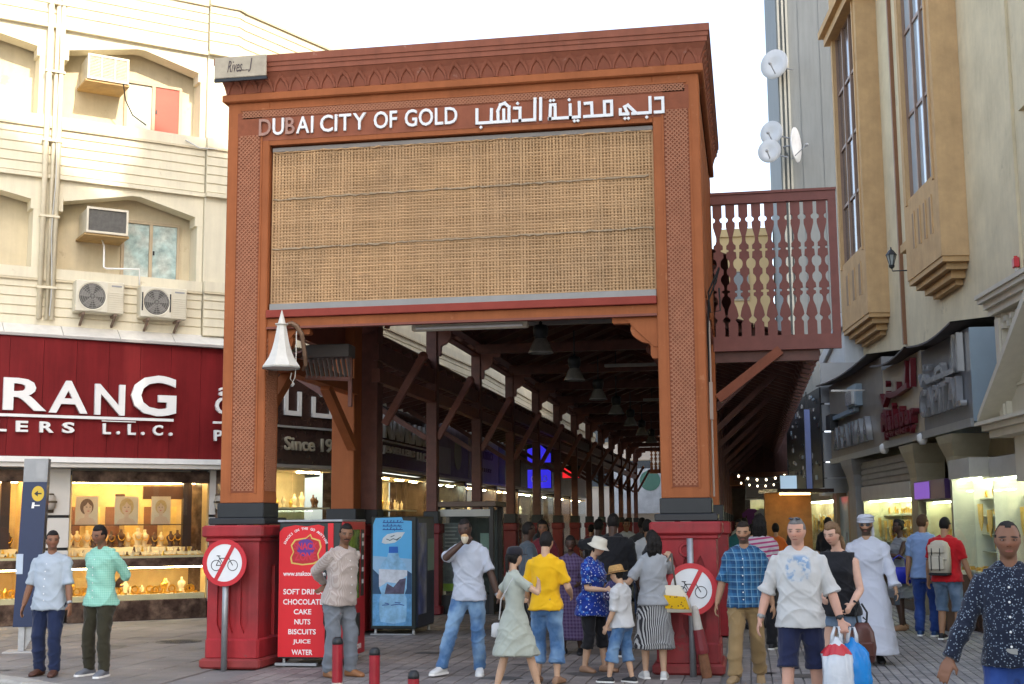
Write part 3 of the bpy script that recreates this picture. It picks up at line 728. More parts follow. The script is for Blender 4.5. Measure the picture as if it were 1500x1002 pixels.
window(1.95, 2.95, 9.12, 10.12, mat('frosted_pane',(.52,.53,.46),.3,var=.12,spec=.5), mat('red_curtain_pane',(.45,.06,.035),.35,var=.15,spec=.5), 'upper window with a red curtain behind its right pane')
mb = MB(); mb.box(2.5, 2.9, .28, .36, 9.12, 9.2); lp('window_box', mb, mat('grey_ledge',(.45,.42,.36),.7))
# a sliver of a window with red frame at the far right of the lower storey
mb = MB(); mb.box(3.985, 4.05, -.04, .1, 6.5, 7.25); lp('side_window', mb, mat('dark_pane',(.06,.05,.06),.2))
mb = MB(); mb.box(3.99, 4.055, -.06, -.041, 6.85, 7.1); lp('red_shutter', mb, SIGN_R)
# down pipes
PIPE = mat('cream_pipe', (.66,.59,.43), .5, var=.12)
dp = thing('downpipes', 'bundle of cream downpipes and cables running down the facade beside the arched bays', 'pipe', (-12.69, 21.05, 0), LA)
for x, r_, y in ((.40, .05, -.14), (.53, .035, -.12), (.62, .045, -.13)):
    MB().tube([(x, y, 5.35), (x, y, 12.3)], r_, 10).build('pipe', PIPE, dp, True)
mb = MB(); mb.tube([(.57+.02*math.sin(i*.9), -.17, 5.4+i*.3) for i in range(23)], .01, 5); mb.build('cable', mat('pale_cable',(.5,.5,.47),.5), dp)
for z in (5.9, 7.2, 8.6, 9.9, 11.2):
    MB().box(.33, .68, -.19, -.09, z, z+.04).build('clamp', PIPE, dp)
# air conditioners
ACW = mat('ac_casing', (.60,.55,.42), .5, var=.12, scale=5); ACD = mat('ac_grille_dark', (.10,.095,.085), .6, var=.3, scale=12)
def window_ac(x, z, label, grid, face):
    c = Vector((math.cos(LA), math.sin(LA), 0)); n = Vector((-math.sin(LA), math.cos(LA), 0)); p = Vector((-12.69,21.05,0))+c*x+n*(-.28)
    t = thing('window_air_conditioner', label, 'air conditioner', (p.x, p.y, z), LA, 'box air conditioners on the cream facade')
    MB().bbox(-.36,.36,.0,.68,0,.46,.012).build('casing', ACW, t)
    MB().box(-.375,.375,-.03,.0,-.01,.03).build('frame', mat('ac_frame',(.66,.60,.47),.5), t)
    mb = MB(); mb.box(-.375,-.34,-.03,-.001,.03,.47); mb.box(.34,.375,-.03,-.001,.03,.47); mb.box(-.339,.339,-.03,-.001,.43,.47); mb.build('frame', MC['ac_frame'], t)
    MB().box(-.339,.339,-.006,-.001,.031,.429).build('coil', face, t)
    if grid:
        for i in range(14):
            zz = .045+i*.028; MB().box(-.338,.338,-.018,-.008,zz,zz+.009).build('louvre', ACW, t)
        for x_ in (-.12,.12): MB().box(x_-.012,x_+.012,-.03,-.019,.031,.429).build('divider', MC['ac_frame'], t)
    MB().box(-.40,.40,.0,.70,-.05,-.011).build('tray', mat('rusty_tray',(.45,.30,.13),.7,var=.3), t)
    return t
window_ac(1.42, 9.86, 'box air conditioner with white grille beside the red curtained window', True, mat('ac_pale_core',(.42,.41,.34),.6,var=.3,scale=9))
window_ac(1.50, 6.98, 'box air conditioner with bare dark coil beside the papered window', False, ACD)
def condenser(x, z, label, strips):
    c = Vector((math.cos(LA), math.sin(LA), 0)); n = Vector((-math.sin(LA), math.cos(LA), 0)); p = Vector((-12.69,21.05,0))+c*x+n*(-.36)
    t = thing('condenser_unit', label, 'air conditioner', (p.x, p.y, z), LA, 'condenser units on the lower parapet')
    MB().bbox(-.43,.43,0,.27,0,.58,.015).build('casing', ACW, t)
    MB().box(-.42,.13,-.012,-.001,.02,.56).build('front_plate', mat('ac_front',(.66,.62,.5),.45), t)
    mb = MB(); n_ = 28; R = .235
    mb.lathe([(R,0),(R+.02,.006),(R+.02,.012)], n_, cap=False)
    mb.v = [(-.14+x_, -.014-z_, .29+y_) for x_, y_, z_ in mb.v]; mb.build('fan_ring', MC['ac_front'], t)
    mb = MB(); mb.lathe([(.0,.0),(R,.0)], n_, cap=False); mb.v = [(-.14+x_, -.0135, .29+y_) for x_, y_, z_ in mb.v]; mb.build('fan_well', ACD, t)
    for k in range(5):
        a = k*2*PI/5+.4; mb = MB()
        mb.prism([(-.14+.05*math.cos(a-.5),.29+.05*math.sin(a-.5)),(-.14+.21*math.cos(a-.35),.29+.21*math.sin(a-.35)),(-.14+.215*math.cos(a+.25),.29+.215*math.sin(a+.25)),(-.14+.06*math.cos(a+.6),.29+.06*math.sin(a+.6))], -.017,-.0145)
        mb.build('fan_blade', mat('fan_blade',(.22,.21,.19),.5), t)
    mb = MB()
    for rr in (.06,.10,.14,.18,.215):
        mb.tube([(-.14+rr*math.cos(2*PI*i/24), -.022, .29+rr*math.sin(2*PI*i/24)) for i in range(25)], .0035, 4)
    for k in range(8): mb.tube([(-.14,-.022,.29),(-.14+.235*math.cos(k*PI/4),-.022,.29+.235*math.sin(k*PI/4))], .0035, 4)
    mb.build('fan_guard', mat('guard_wire',(.3,.29,.26),.5), t, kind='stuff')
    for i in range(9): MB().box(.16,.40,-.008,-.001,.06+i*.04,.075+i*.04).build('louvre', MC['ac_front'], t)
    MB().box(.2,.38,-.004,-.001,.49,.52).build('badge', mat('badge_grey',(.3,.3,.3),.5), t)
    if strips:
        for x_ in (-.40,.115): MB().box(x_-.012,x_+.012,-.02,-.0125,.12,.46).build('dark_strip', BLACK, t)
    for x_ in (-.28,.28):
        mb = MB(); mb.beam((x_,-.01,-.03),(x_,.4,-.03),.05,.04); mb.beam((x_,.03,-.05),(x_,.34,-.24),.04,.03); mb.build('bracket', mat('rust_bracket',(.2,.14,.1),.7,var=.3), t)
condenser(1.40, 5.50, 'left condenser unit with round fan mounted under the box air conditioner', False)
condenser(2.56, 5.48, 'right condenser unit with dark strips beside its fan, nearer the gateway', True)
wire = thing('drain_pipe', 'thin white drain pipe running from the box air conditioner to the condensers', 'pipe', (-12.69,21.05,0), LA)
MB().tube([(1.5,.1,6.95),(1.52,-.02,6.8),(1.52,-.05,6.4),(1.55,-.14,6.36),(2.14,-.16,6.40),(2.15,-.17,6.1)], .018, 6).build('pipe', WHITE, wire, True)
MB().tube([(1.7,-.3,9.85),(1.8,-.1,9.6),(1.95,-.06,9.35),(2.2,-.1,9.18)], .012, 5).build('cable', BLACK, wire)
MB().tube([(2.95,-.12,9.0),(3.2,-.2,8.86),(3.5,-.2,8.88),(4.0,-.1,9.0)], .014, 5).build('cable', mat('pale_cable',(.5,.5,.47),.5), wire)
# white metal flashing above the fascia
FL = mat('white_flashing', (.66,.64,.58), .5, .2, var=.12, scale=5)
for i in range(9):
    xa = LX0+i*1.0; xb = min(xa+.99, 3.78)
    mb = MB(); mb.prism([(-.34,5.0),(-.30,5.0),(.1,5.2),(.1,5.28),(-.05,5.27),(-.34,5.06)], xa, xb, axes='yz'); lp('flashing_sheet', mb, FL)
# red fascia sign
FRED = mat('fascia_red', (.165,.012,.014), .5, var=.2, scale=1.5, streak=.22, spec=.15)
fas = MB(); n = 16
path = [(LX0+(3.85-LX0)*i/n, -.34-.10*math.sin(PI*i/n)) for i in range(n+1)]
for i in range(n):
    (xa, ya), (xb, yb) = path[i], path[i+1]
    mb = MB(); mb.add([(xa+.003,ya,2.9),(xb-.003,yb,2.9),(xb-.003,yb,4.98),(xa+.003,ya,4.98),(xa+.003,ya+.3,2.9),(xb-.003,yb+.3,2.9),(xb-.003,yb+.3,4.98),(xa+.003,ya+.3,4.98)], [(0,1,2,3),(5,4,7,6),(4,0,3,7),(1,5,6,2),(3,2,6,7),(4,5,1,0)])
    lp('fascia_panel', mb, FRED)
lp('fascia_rail', MB().box(LX0, 3.86, -.46, -.0, 2.8, 2.895), mat('white_rail',(.72,.71,.68),.45))
lp('fascia_rail', MB().box(LX0, 3.86, -.48, -.30, 4.985, 5.03), mat('grey_rail',(.36,.34,.32),.5))
lp('soffit', MB().box(LX0, 3.8, -.42, .5, 2.72, 2.795), STONE)
def fletter(ch, x0, x1, z0, z1, bold=.02, parent=None, m=LETTER, y=-.47, dep=.07):
    me = text_mesh(ch, 1.0, dep, m, bold=bold); a, b = mesh_bounds(me)
    me.transform(Matrix.Diagonal(((x1-x0)/(b[0]-a[0]), 1, (z1-z0)/(b[2]-a[2]), 1)) @ Matrix.Translation((-a[0], 0, -a[2])))
    return inst('letter', me, parent or left, (x0, y, z0))
# pixel-measured letter boxes of the fascia lettering
for ch, a, b, c, d in (('N',-2.9,-2.1,3.68,4.28),('A',-2.05,-1.25,3.68,4.28),('V',-1.2,-.5,3.68,4.28),('R',-.2,.52,3.68,4.24),('A',.56,1.22,3.66,4.23),('N',1.34,1.87,3.65,4.20),('G',1.98,2.80,3.66,4.40)):
    fletter(ch, a, b, c, d)
lp('underline', MB().box(-3, 2.76, -.49, -.46, 3.57, 3.62), LETTER)
for ch, a, b in (('E',-1.5,-1.3),('W',-1.1,-.8),('E',-.62,-.42),('L',-.3,-.12),('E',.03,.23),('R',.42,.66),('S',.80,1.01),('L',1.50,1.64),('.',1.74,1.80),('L',1.94,2.08),('.',2.18,2.24),('C',2.39,2.57),('.',2.68,2.75)):
    fletter(ch, a, b, 3.31, 3.37 if ch == '.' else 3.50, .03)
lp('underline', MB().box(1.48, 2.08, -.478, -.46, 3.535, 3.552), LETTER)
for ch, a, b, c, d in (('a',3.60,3.8,4.08,4.24),('O',3.54,3.86,3.74,4.06),('P',3.53,3.68,3.24,3.44)): fletter(ch, a, b, c, d)
lp('underline', MB().box(3.5, 3.86, -.50, -.46, 3.56, 3.6), LETTER)
# ground floor: stone piers with recessed joints, shop windows, plinth
def stone_pier(x0, x1):
    lp('pier_core', MB().box(x0+.01, x1-.01, .02, .5, 0, 2.72), BLACK)
    zs = [0.05, .66, 1.2, 1.80, 2.72]; z = 0.02
    for i, (a, b) in enumerate(((.3,.68),(.73,1.27),(1.32,1.84),(1.89,2.715))):
        lp('cladding_slab', MB().bbox(x0, x1, -.02, .1, a, b, .006), STONE)
stone_pier(.36, 1.08); stone_pier(3.62, 4.4)
stone_pier(-5.2,-4.2)
SHOPBACK = mat('shop_back_panel', (.62,.45,.2), .5, var=.2, scale=3, hue=(.5,.33,.14))
SHELF = mat('display_velvet', (.70,.58,.36), .8, var=.12)
BUSTW = mat('cream_bust', (.72,.58,.36), .7, var=.1); BUSTD = mat('brown_bust', (.09,.045,.025), .4, var=.2)
SKINP = mat('poster_skin', (.60,.40,.27), .6, var=.05); HAIRB = mat('poster_blonde', (.50,.32,.13), .6, var=.3, scale=30); HAIRD = mat('poster_brown_hair', (.16,.08,.04), .6, var=.3, scale=30)
PBACK = mat('poster_pale', (.62,.48,.33), .6, var=.08); LIPS = mat('poster_lips', (.5,.10,.08), .5); EYE = mat('poster_eye', (.05,.035,.03), .4)
def poster(parent, x0, x1, z0, z1, y, hairm, turn):
    """printed portrait of an unnamed woman: flat layers on a hanging board"""
    W = x1-x0; cx = (x0+x1)/2; cz = z0+(z1-z0)*.6; k = W
    MB().box(x0, x1, y, y+.012, z0, z1).build('poster_board', PBACK, parent)
    def el(mb, ux, uz, rx, rz, yy, mi, n=20, rot=0):
        pts = [(cx+k*(ux+rx*math.cos(2*PI*i/n)*math.cos(rot)-rz*math.sin(2*PI*i/n)*math.sin(rot)), cz+k*(uz+rz*math.sin(2*PI*i/n)*math.cos(rot)+rx*math.cos(2*PI*i/n)*math.sin(rot))) for i in range(n)]
        mb.add([(px_, yy, pz) for px_, pz in pts], [tuple(range(n))], mi)
    mb = MB()
    el(mb, 0, .06, .30, .36, y-.001, 1)
    t = turn*.04
    mb.add([(cx-k*.09, y-.0015, cz-k*.5),(cx+k*.09, y-.0015, cz-k*.5),(cx+k*.09, y-.0015, cz-k*.15),(cx-k*.09, y-.0015, cz-k*.15)], [(0,1,2,3)], 0)
    mb.add([(x0+.01,y-.0018,z0+.005),(x1-.01,y-.0018,z0+.005),(cx+k*.3,y-.0018,cz-k*.48),(cx,y-.0018,cz-k*.4),(cx-k*.3,y-.0018,cz-k*.48)], [(0,1,2,3,4)], 0)
    el(mb, t, -.02, .19, .27, y-.002, 0)
    el(mb, -.15+t, .17, .16, .07, y-.0025, 1, rot=.75); el(mb, .13+t, .19, .15, .06, y-.0027, 1, rot=-.7)
    for s in (-1, 1):
        el(mb, s*.075+t*1.6, .035, .04, .014, y-.003, 2); el(mb, s*.08+t*1.6, .085, .05, .010, y-.003, 1, rot=-s*.15)
    el(mb, t*1.8, -.135, .055, .022, y-.003, 3); el(mb, t*2.2, -.06, .022, .012, y-.003, 4)
    mb.build('printed_portrait', [SKINP, hairm, EYE, LIPS, mat('poster_shade',(.48,.29,.19),.6)], parent, kind='stuff')
def bust(mb, x, y, z, s, mi=0):
    o = len(mb.v)
    mb.lathe([(.03,0),(.085,.01),(.085,.02),(.05,.05),(.07,.12),(.105,.2),(.10,.25),(.05,.285),(.03,.32),(.032,.37),(.0,.375)], 10, (0,0,0), mi, 1.0, .6)
    mb.v[o:] = [(x+a*s, y+b*s, z+c*s) for a, b, c in mb.v[o:]]
NECK = MC['gold']
LAMP_W = emat('warm_lamp', (1.0,.74,.38), 24.0)
def shop_window(parent, x0, x1, y0, posters, seed, depth=.95):
    r = random.Random(seed)
    P = parent
    MB().box(x0, x1, y0+depth, y0+depth+.05, .3, 2.62).build('back_panel', SHOPBACK, P)
    MB().box(x0-.03, x0-.001, y0, y0+depth, .3, 2.6).build('side_panel', SHOPBACK, P); MB().box(x1+.001, x1+.03, y0, y0+depth, .3, 2.6).build('side_panel', SHOPBACK, P)
    MB().bbox(x0-.02, x1+.02, y0-.05, y0+depth, 0, .36, .01).build('marble_plinth', DARKST, P)
    MB().bbox(x0-.02, x1+.02, y0-.05, y0+.10, 2.47, 2.68, .01).build('marble_head', DARKST, P)
    MB().box(x0, x1, y0+.101, y0+depth, 2.5, 2.56).build('ceiling_panel', mat('cream_ceiling',(.7,.58,.36),.6), P)
    MB().bbox(x0-.01, x1+.01, y0-.03, y0+.5, .95, 1.11, .008).build('marble_shelf', DARKST, P)
    MB().box(x0+.01, x1-.01, y0+.02, y0+depth-.01, .361, .46).build('display_base', SHELF, P)
    mb = MB(); mb.prism([(y0+.03,1.111),(y0+depth-.1,1.111),(y0+depth-.1,1.30),(y0+.55,1.30),(y0+.5,1.22),(y0+.3,1.22),(y0+.25,1.15),(y0+.03,1.15)], x0+.01, x1-.01, axes='yz'); mb.build('stepped_display', SHELF, P)
    # frames and niches on the back panel
    n = int((x1-x0)/.36)
    for i in range(n):
        xx = x0+.1+i*.36
        MB().box(xx, xx+.26, y0+depth-.02, y0+depth-.001, 1.35, 2.05).build('back_niche', mat('niche_gold',(.72,.50,.17),.5,var=.25,scale=6) if i % 2 else mat('niche_brown',(.2,.09,.05),.5,var=.2), P)
    MB().box(x0+(x1-x0)*.55, x0+(x1-x0)*.86, y0+.35, y0+.37, 2.18, 2.42).build('brown_card', mat('brown_card',(.13,.055,.03),.6), P)
    MB().box(x0+(x1-x0)*.36, x0+(x1-x0)*.43, y0+.5, y0+.52, 2.16, 2.28).build('brown_card', MC['brown_card'], P)
    MB().box(x1-.36, x1-.2, y0+.3, y0+.42, 1.3, 2.5).build('dark_column', mat('dark_column',(.05,.03,.025),.4), P)
    for (a, b, hm, tn) in posters: poster(P, a, b, 1.70, 2.23, y0+.3, hm, tn)
    MB().box(x0+.02, x1-.35, y0+.28, y0+.32, 1.70, 1.72).build('poster_rail', BUSTD, P)
    # busts with necklaces
    nb = int((x1-x0)/.155)
    for i in range(nb):
        xx = x0+.12+i*.155; dk = r.random() < .3; s = r.uniform(.72, .95); zz = 1.30; yy = y0+.66+.1*(i%2)
        mb = MB(); bust(mb, xx, yy, zz, s); b_ = mb.build('display_bust', BUSTD if dk else BUSTW, P, True)
        mb = MB(); mb.tube([(xx+.075*s*math.sin(t), yy-.062*s-.01, zz+s*(.25-.11*math.cos(t)*1.0)+.0) for t in [-1.6,-1,-.5,0,.5,1,1.6]], .009, 5); mb.build('necklace', NECK, b_)
    for i in range(int((x1-x0)/.055)):
        xx = x0+.06+i*.055+r.uniform(-.02,.02); yy = y0+.12+r.uniform(-.04,.3); zz = 1.15 if yy < y0+.27 else 1.22
        if yy > y0+.52: continue
        h = r.uniform(.04,.13); mb = MB(); mb.lathe([(.03,0),(.028,h*.3),(.018,h*.6),(.012,h)], 7, (xx,yy,zz)); mb.build('jewel_stand', r.choice((BUSTW,BUSTW,NECK,BUSTD)), P)
    for i in range(int((x1-x0)/.10)):
        xx = x0+.10+i*.10+r.uniform(-.04,.04); yy = y0+.25+r.uniform(-.1,.25); s = r.uniform(.35,.85)
        mb = MB()
        if r.random() < .45: bust(mb, xx, yy, .46, s); mb.build('display_bust', r.choice((NECK,BUSTW)), P, True)
        else:
            mb.tube([(xx+.06*math.cos(t), yy, .53+.06*math.sin(t)) for t in [k*PI/5 for k in range(11)]], .018, 6); mb.build('bangle', NECK, P)
    mb = MB()
    for i in range(int((x1-x0)*110)):
        xx = r.uniform(x0+.04,x1-.04); yy = r.uniform(y0+.06,y0+.6); q = r.uniform(.008,.022)
        mb.box(xx-q,xx+q,yy-q,yy+q,.46,.46+q*1.4)
    for i in range(int((x1-x0)*90)):
        xx = r.uniform(x0+.04,x1-.04); yy = r.uniform(y0+.06,y0+.24); q = r.uniform(.006,.016); mb.box(xx-q,xx+q,yy-q,yy+q,1.15,1.15+q*1.4)
    mb.build('jewellery', NECK, P, kind='stuff')
    # lamps: strips above and under the shelf
    k = max(3, int((x1-x0)/.3))
    for i in range(k):
        xx = x0+(i+.5)*(x1-x0)/k
        mb = MB(); mb.lathe([(.035,0),(.035,-.012)], 10, (xx, y0+.2, 2.499)); mb.build('downlight', LAMP_W, P)
    MB().box(x0+.05, x1-.05, y0+.06, y0+.09, .925, .947).build('strip_lamp', LAMP_W, P)
    MB().box(x0+.05, x1-.05, y0+.5, y0+.53, 2.47, 2.497).build('strip_lamp', LAMP_W, P)
    mb = MB(); mb.box(x0+.002, x1-.002, y0-.012, y0-.004, .362, .948); mb.build('glass_pane', GLASS, P)
    mb = MB(); mb.box(x0+.002, x1-.002, y0-.012, y0-.004, 1.112, 2.468); mb.build('glass_pane', GLASS, P)
sw1 = thing('jewellery_window', 'lit jewellery shop window with three portrait posters and gold necklaces', 'shop window', (-12.69,21.05,0), LA)
shop_window(sw1, 1.12, 3.58, .0, [(1.25,1.65,HAIRD,1),(1.95,2.38,HAIRB,0),(2.62,2.98,HAIRB,-.3)], 11)
sw2 = thing('jewellery_window', 'lit jewellery shop window behind the blue totem at the left edge of the picture', 'shop window', (-12.69,21.05,0), LA)
shop_window(sw2, -4.1, .33, .0, [(-.75,-.22,HAIRD,-.5),(-1.7,-1.2,HAIRB,.4),(-3.2,-2.7,HAIRD,.2)], 12)
# wall lamps on the stone piers
for x, lab in ((.72, 'dark bronze wall lamp on the stone pier behind the man in the pale blue shirt'), (3.80, 'dark bronze wall lamp on the stone pier behind the left red pedestal')):
    c = Vector((math.cos(LA), math.sin(LA), 0)); n_ = Vector((-math.sin(LA), math.cos(LA), 0)); p = Vector((-12.69,21.05,0))+c*x-n_*.02
    t = thing('wall_lamp', lab, 'wall lamp', (p.x,p.y,1.93), LA, 'bronze wall lamps on the stone piers')
    mb = MB(); mb.bbox(-.08,.08,-.03,0,0,.34,.01); mb.build('back_plate', mat('bronze',(.10,.075,.05),.4,.5), t)
    mb = MB(); mb.lathe([(.05,.05),(.10,.09),(.11,.16),(.11,.22),(.09,.30),(.05,.31)], 12, (0,-.06,0), 0, 1,.8); mb.build('shade', mat('lamp_frost',(.33,.30,.26),.4), t, True)
    mb = MB(); mb.bbox(-.115,.115,-.15,-.031,.17,.21,.005); mb.build('band', MC['bronze'], t)
# ------------------------------------------------------------------ market canopy behind the gateway
can = thing('market_canopy', 'long dark timber roof on rows of posts running into the market behind the gateway', 'canopy', (-3.3, 20.6, 0))
CO = Vector((-3.3, 20.6, 0))
def cp(name, mb, m, kind=None, smooth=False, parent=None):
    mb.v = [(x-CO.x, y-CO.y, z-CO.z) for x, y, z in mb.v]; return mb.build(name, m, parent or can, smooth, None, kind)
ROWS = [20.75] + [24.5+4.2*k for k in range(12)]
YE = ROWS[-1]+.3
XLp, XRp = -5.91, -.70
def post_mesh(th):
    m = MB(); m.bbox(-th, th, -th, th, 1.9, 5.5, .012); return m.mesh('post', WOOD)
PM = post_mesh(.105); PM0 = post_mesh(.17)
mb = MB(); mb.bbox(-.15,.15,-.15,.15,1.69,1.92,.01); SHOE = mb.mesh('post_shoe', BLACK)
MAROON = mat('maroon_pedestal_paint', (.15,.014,.018), .5, var=.25, scale=4, wear=((.08,.03,.025), .4, 8))
mb = MB(); mb.bbox(-.16,.16,-.16,.16,.02,1.5,.012); mb.bbox(-.19,.19,-.19,.19,1.5,1.69,.02); mb.bbox(-.2,.2,-.2,.2,.0,.16,.02); PED = mb.mesh('pedestal', MAROON)
def knee(sx): # knee brace in the cross plane with a rounded tip
    m = MB(); a = Vector((sx*.10, 0, 3.30)); b = Vector((sx*.74, 0, 4.40)); m.beam(a, b, .11, .11, up=(0,1,0)); m.ell(b, (.085,.062,.085), 10, 6); return m.mesh('knee_brace', WOOD_L)
KN = knee(1); KNL = MB().beam((-.10,0,3.30),(-1.55,0,4.22),.10,.11,up=(0,1,0)).mesh('knee_brace', WOOD)
KR = MB().beam((.10,0,3.3),(1.25,0,4.35),.10,.11,up=(0,1,0)).mesh('knee_brace', WOOD)
KRL = knee(-1)
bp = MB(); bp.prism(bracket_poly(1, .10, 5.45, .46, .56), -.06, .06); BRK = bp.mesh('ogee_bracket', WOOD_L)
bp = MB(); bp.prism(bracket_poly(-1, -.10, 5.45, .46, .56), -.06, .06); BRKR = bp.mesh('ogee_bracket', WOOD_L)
tie = MB().box(XLp-CO.x, XRp-CO.x, -.08, .08, 5.452, 5.66).mesh('tie_beam', WOOD)
rl = MB(); rl.beam((XLp-.35-CO.x,0,5.62),(-3.3-CO.x,0,6.75),.09,.14); RAF = rl.mesh('rafter', WOOD)
rl = MB(); rl.beam((XRp+.35-CO.x,0,5.62),(-3.3-CO.x,0,6.75),.09,.14); RAFR = rl.mesh('rafter', WOOD)
al = MB(); al.beam((XLp-.02-CO.x,0,4.70),(-7.75-CO.x,0,4.28),.08,.12); ALE = al.mesh('aisle_rafter', WOOD)
ar_ = MB(); ar_.beam((XRp+.02-CO.x,0,4.92),(1.02-CO.x,0,4.36),.09,.13); ARI = ar_.mesh('aisle_rafter', WOOD)
for i, y in enumerate(ROWS):
    for x in (XLp, XRp):
        xo = x-.15 if i == 0 and x < -3 else x
        inst('post', PM0 if i == 0 else PM, can, (xo-CO.x, y-CO.y, 0)); inst('post_shoe', SHOE, can, (xo-CO.x, y-CO.y, 0), scale=(1.25,1.25,1) if i == 0 else (1,1,1))
        inst('pedestal', PED, can, (xo-CO.x, y-CO.y, 0))
    inst('knee_brace', KN, can, (XLp-CO.x, y-CO.y, 0)); inst('knee_brace', KNL, can, (XLp-CO.x, y-CO.y, 0))
    inst('knee_brace', KR, can, (XRp-CO.x, y-CO.y, 0)); inst('knee_brace', KRL, can, (XRp-CO.x, y-CO.y, 0))
    inst('ogee_bracket', BRK, can, (XLp-CO.x, y-CO.y, 0)); inst('ogee_bracket', BRKR, can, (XRp-CO.x, y-CO.y, 0))
    inst('tie_beam', tie, can, (0, y-CO.y, 0))
y = ROWS[0]
while y < YE:
    inst('rafter', RAF, can, (0, y-CO.y, 0)); inst('rafter', RAFR, can, (0, y-CO.y, 0)); y += 1.4
y = ROWS[0]+.1
while y < YE:
    inst('aisle_rafter', ALE, can, (0, y-CO.y, 0)); inst('aisle_rafter', ARI, can, (0, y-CO.y, 0)); y += .7
Y0c = ROWS[0]-.2
for x in (XLp, XRp):
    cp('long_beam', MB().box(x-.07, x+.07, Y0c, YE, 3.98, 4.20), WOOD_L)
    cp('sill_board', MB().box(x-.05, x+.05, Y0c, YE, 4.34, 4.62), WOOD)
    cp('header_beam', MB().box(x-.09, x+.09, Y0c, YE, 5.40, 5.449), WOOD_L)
    cp('wall_plate', MB().box(x-.12, x+.12, Y0c, YE, 5.662, 5.80), WOOD)
ROOFM = mat('roof_boards', (.11,.042,.03), .6, var=.3, scale=5)
for s, xa in ((1, XLp-.5), (-1, XRp+.5)):
    for k in range(9):   # overlapping roof boards, seen from below
        f0, f1 = k/9, (k+1)/9; x0_, x1_ = xa+(-3.3-xa)*f0, xa+(-3.3-xa)*f1; z0_, z1_ = 5.66+1.22*f0, 5.66+1.22*f1
        mb = MB(); mb.loft([[(x0_,Y0c-.2,z0_+.12),(x1_,Y0c-.2,z1_+.135),(x1_,Y0c-.2,z1_+.16),(x0_,Y0c-.2,z0_+.145)],[(x0_,YE,z0_+.12),(x1_,YE,z1_+.135),(x1_,YE,z1_+.16),(x0_,YE,z0_+.145)]]); cp('roof_board', mb, ROOFM)
for xa, xb, za, zb in ((XLp-.05, -7.8, 4.80, 4.36), (XRp+.05, 1.0, 4.98, 4.43)):
    for k in range(6):
        f0, f1 = k/6, (k+1)/6-.004; x0_, x1_ = xa+(xb-xa)*f0, xa+(xb-xa)*f1; z0_, z1_ = za+(zb-za)*f0, za+(zb-za)*f1
        mb = MB(); mb.loft([[(x0_,Y0c,z0_),(x1_,Y0c,z1_),(x1_,Y0c,z1_+.03),(x0_,Y0c,z0_+.03)],[(x0_,YE,z0_),(x1_,YE,z1_),(x1_,YE,z1_+.03),(x0_,YE,z0_+.03)]]); cp('roof_board', mb, ROOFM)
# scalloped eave board on the right: rounded tails at every rafter
tl = MB(); tl.prism([(.9,4.42),(1.16,4.34),(1.18,4.24),(1.10,4.17),(.98,4.2),(.9,4.28)], -.12, .12); TAIL = tl.mesh('rafter_tail', WOOD)
y = ROWS[0]+.1
while y < YE:
    inst('rafter_tail', TAIL, can, (-CO.x, y-CO.y, 0)); y += .7
cp('fascia_board', MB().box(.96, .99, Y0c, YE, 4.25, 4.46), WOOD)
# fretwork screen: closes the right aisle beside the gateway
def screen_profile():
    """half width of the gap between two boards as (z, w); z from 0 to 1 of the board height"""
    return [(0,.135),(.10,.135),(.115,.28),(.13,.30),(.145,.135),(.155,.07),(.19,.135),(.22,.22),(.25,.36),(.275,.38),(.295,.30),(.305,.135),(.325,.135),(.33,.30),(.345,.30),(.35,.10),
            (.385,.135),(.39,.20),(.405,.30),(.42,.36),(.44,.36),(.455,.30),(.465,.2),(.47,.135),(.505,.135),(.51,.2),(.52,.30),(.54,.36),(.56,.36),(.575,.30),(.585,.2),(.59,.10),
            (.635,.135),(.64,.30),(.655,.30),(.66,.135),(.685,.135),(.70,.30),(.72,.36),(.75,.36),(.79,.25),(.83,.14),(.86,.135),(.868,.28),(.885,.32),(.895,.28),(.905,.135),(1,.135)]
def screen(root, W, H, n, m, frame_m):
    pr = screen_profile(); p = W/n
    right = [(p*(.5-w), z*H) for z, w in pr]; left = [(-p*(.5-w), z*H) for z, w in pr]
    mb = MB(); mb.prism(right + left[::-1], -.018, .018); bd = mb.mesh('fretwork_board', m)
    for i in range(n): inst('fretwork_board', bd, root, ((i+.5)*p, 0, .22))
    MB().box(-.02, W+.12, -.05, .05, 0, .22).build('bottom_rail', frame_m, root); MB().box(-.02, W+.12, -.05, .05, H+.22, H+.36).build('top_rail', frame_m, root)
    MB().box(W, W+.12, -.048, .048, .221, H+.219).build('stile', frame_m, root)
    MB().box(-.02, W+.13, -.07, .07, H+.361, H+.40).build('coping', frame_m, root)
scr = thing('fretwork_screen', 'pierced brown fretwork screen with drop and star cutouts to the right of the gateway', 'screen', (-.43, 20.05, 4.24))
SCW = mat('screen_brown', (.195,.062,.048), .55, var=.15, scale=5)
screen(scr, 1.76, 2.06, 9, SCW, SCW)
mb = MB(); mb.beam((-.40+.43, .0, -.72), (.55+.43, .0, .0), .14, .12, up=(0,1,0)); mb.build('brace', CORN, scr)
MB().box(.0, 1.55, .06, .20, -.16, -.001).build('bearer', WOOD, scr)
cb = thing('cable_loop', 'black cable and bracket hooked on the corner between gateway and fretwork screen', 'cable', (-.40, 15.95, 0))
MB().tube([(-.02,0,3.1),(-.015,0,4.0),(.0,0,4.35),(.10,0,4.6),(.14,-.02,4.75),(.0,.0,4.45),(.02,0,4.2),(.14,0,4.22),(.13,0,4.5)], .012, 5).build('cable', BLACK, cb)
MB().tube([(.0,.02,1.98),(-.0,.02,4.1)], .012, 6).build('conduit', mat('pale_conduit',(.45,.36,.3),.5), cb)
MB().box(-.02,.02,-.02,.02,2.9,3.35).build('junction_strip', mat('pale_conduit',(.45,.36,.3),.5), cb)
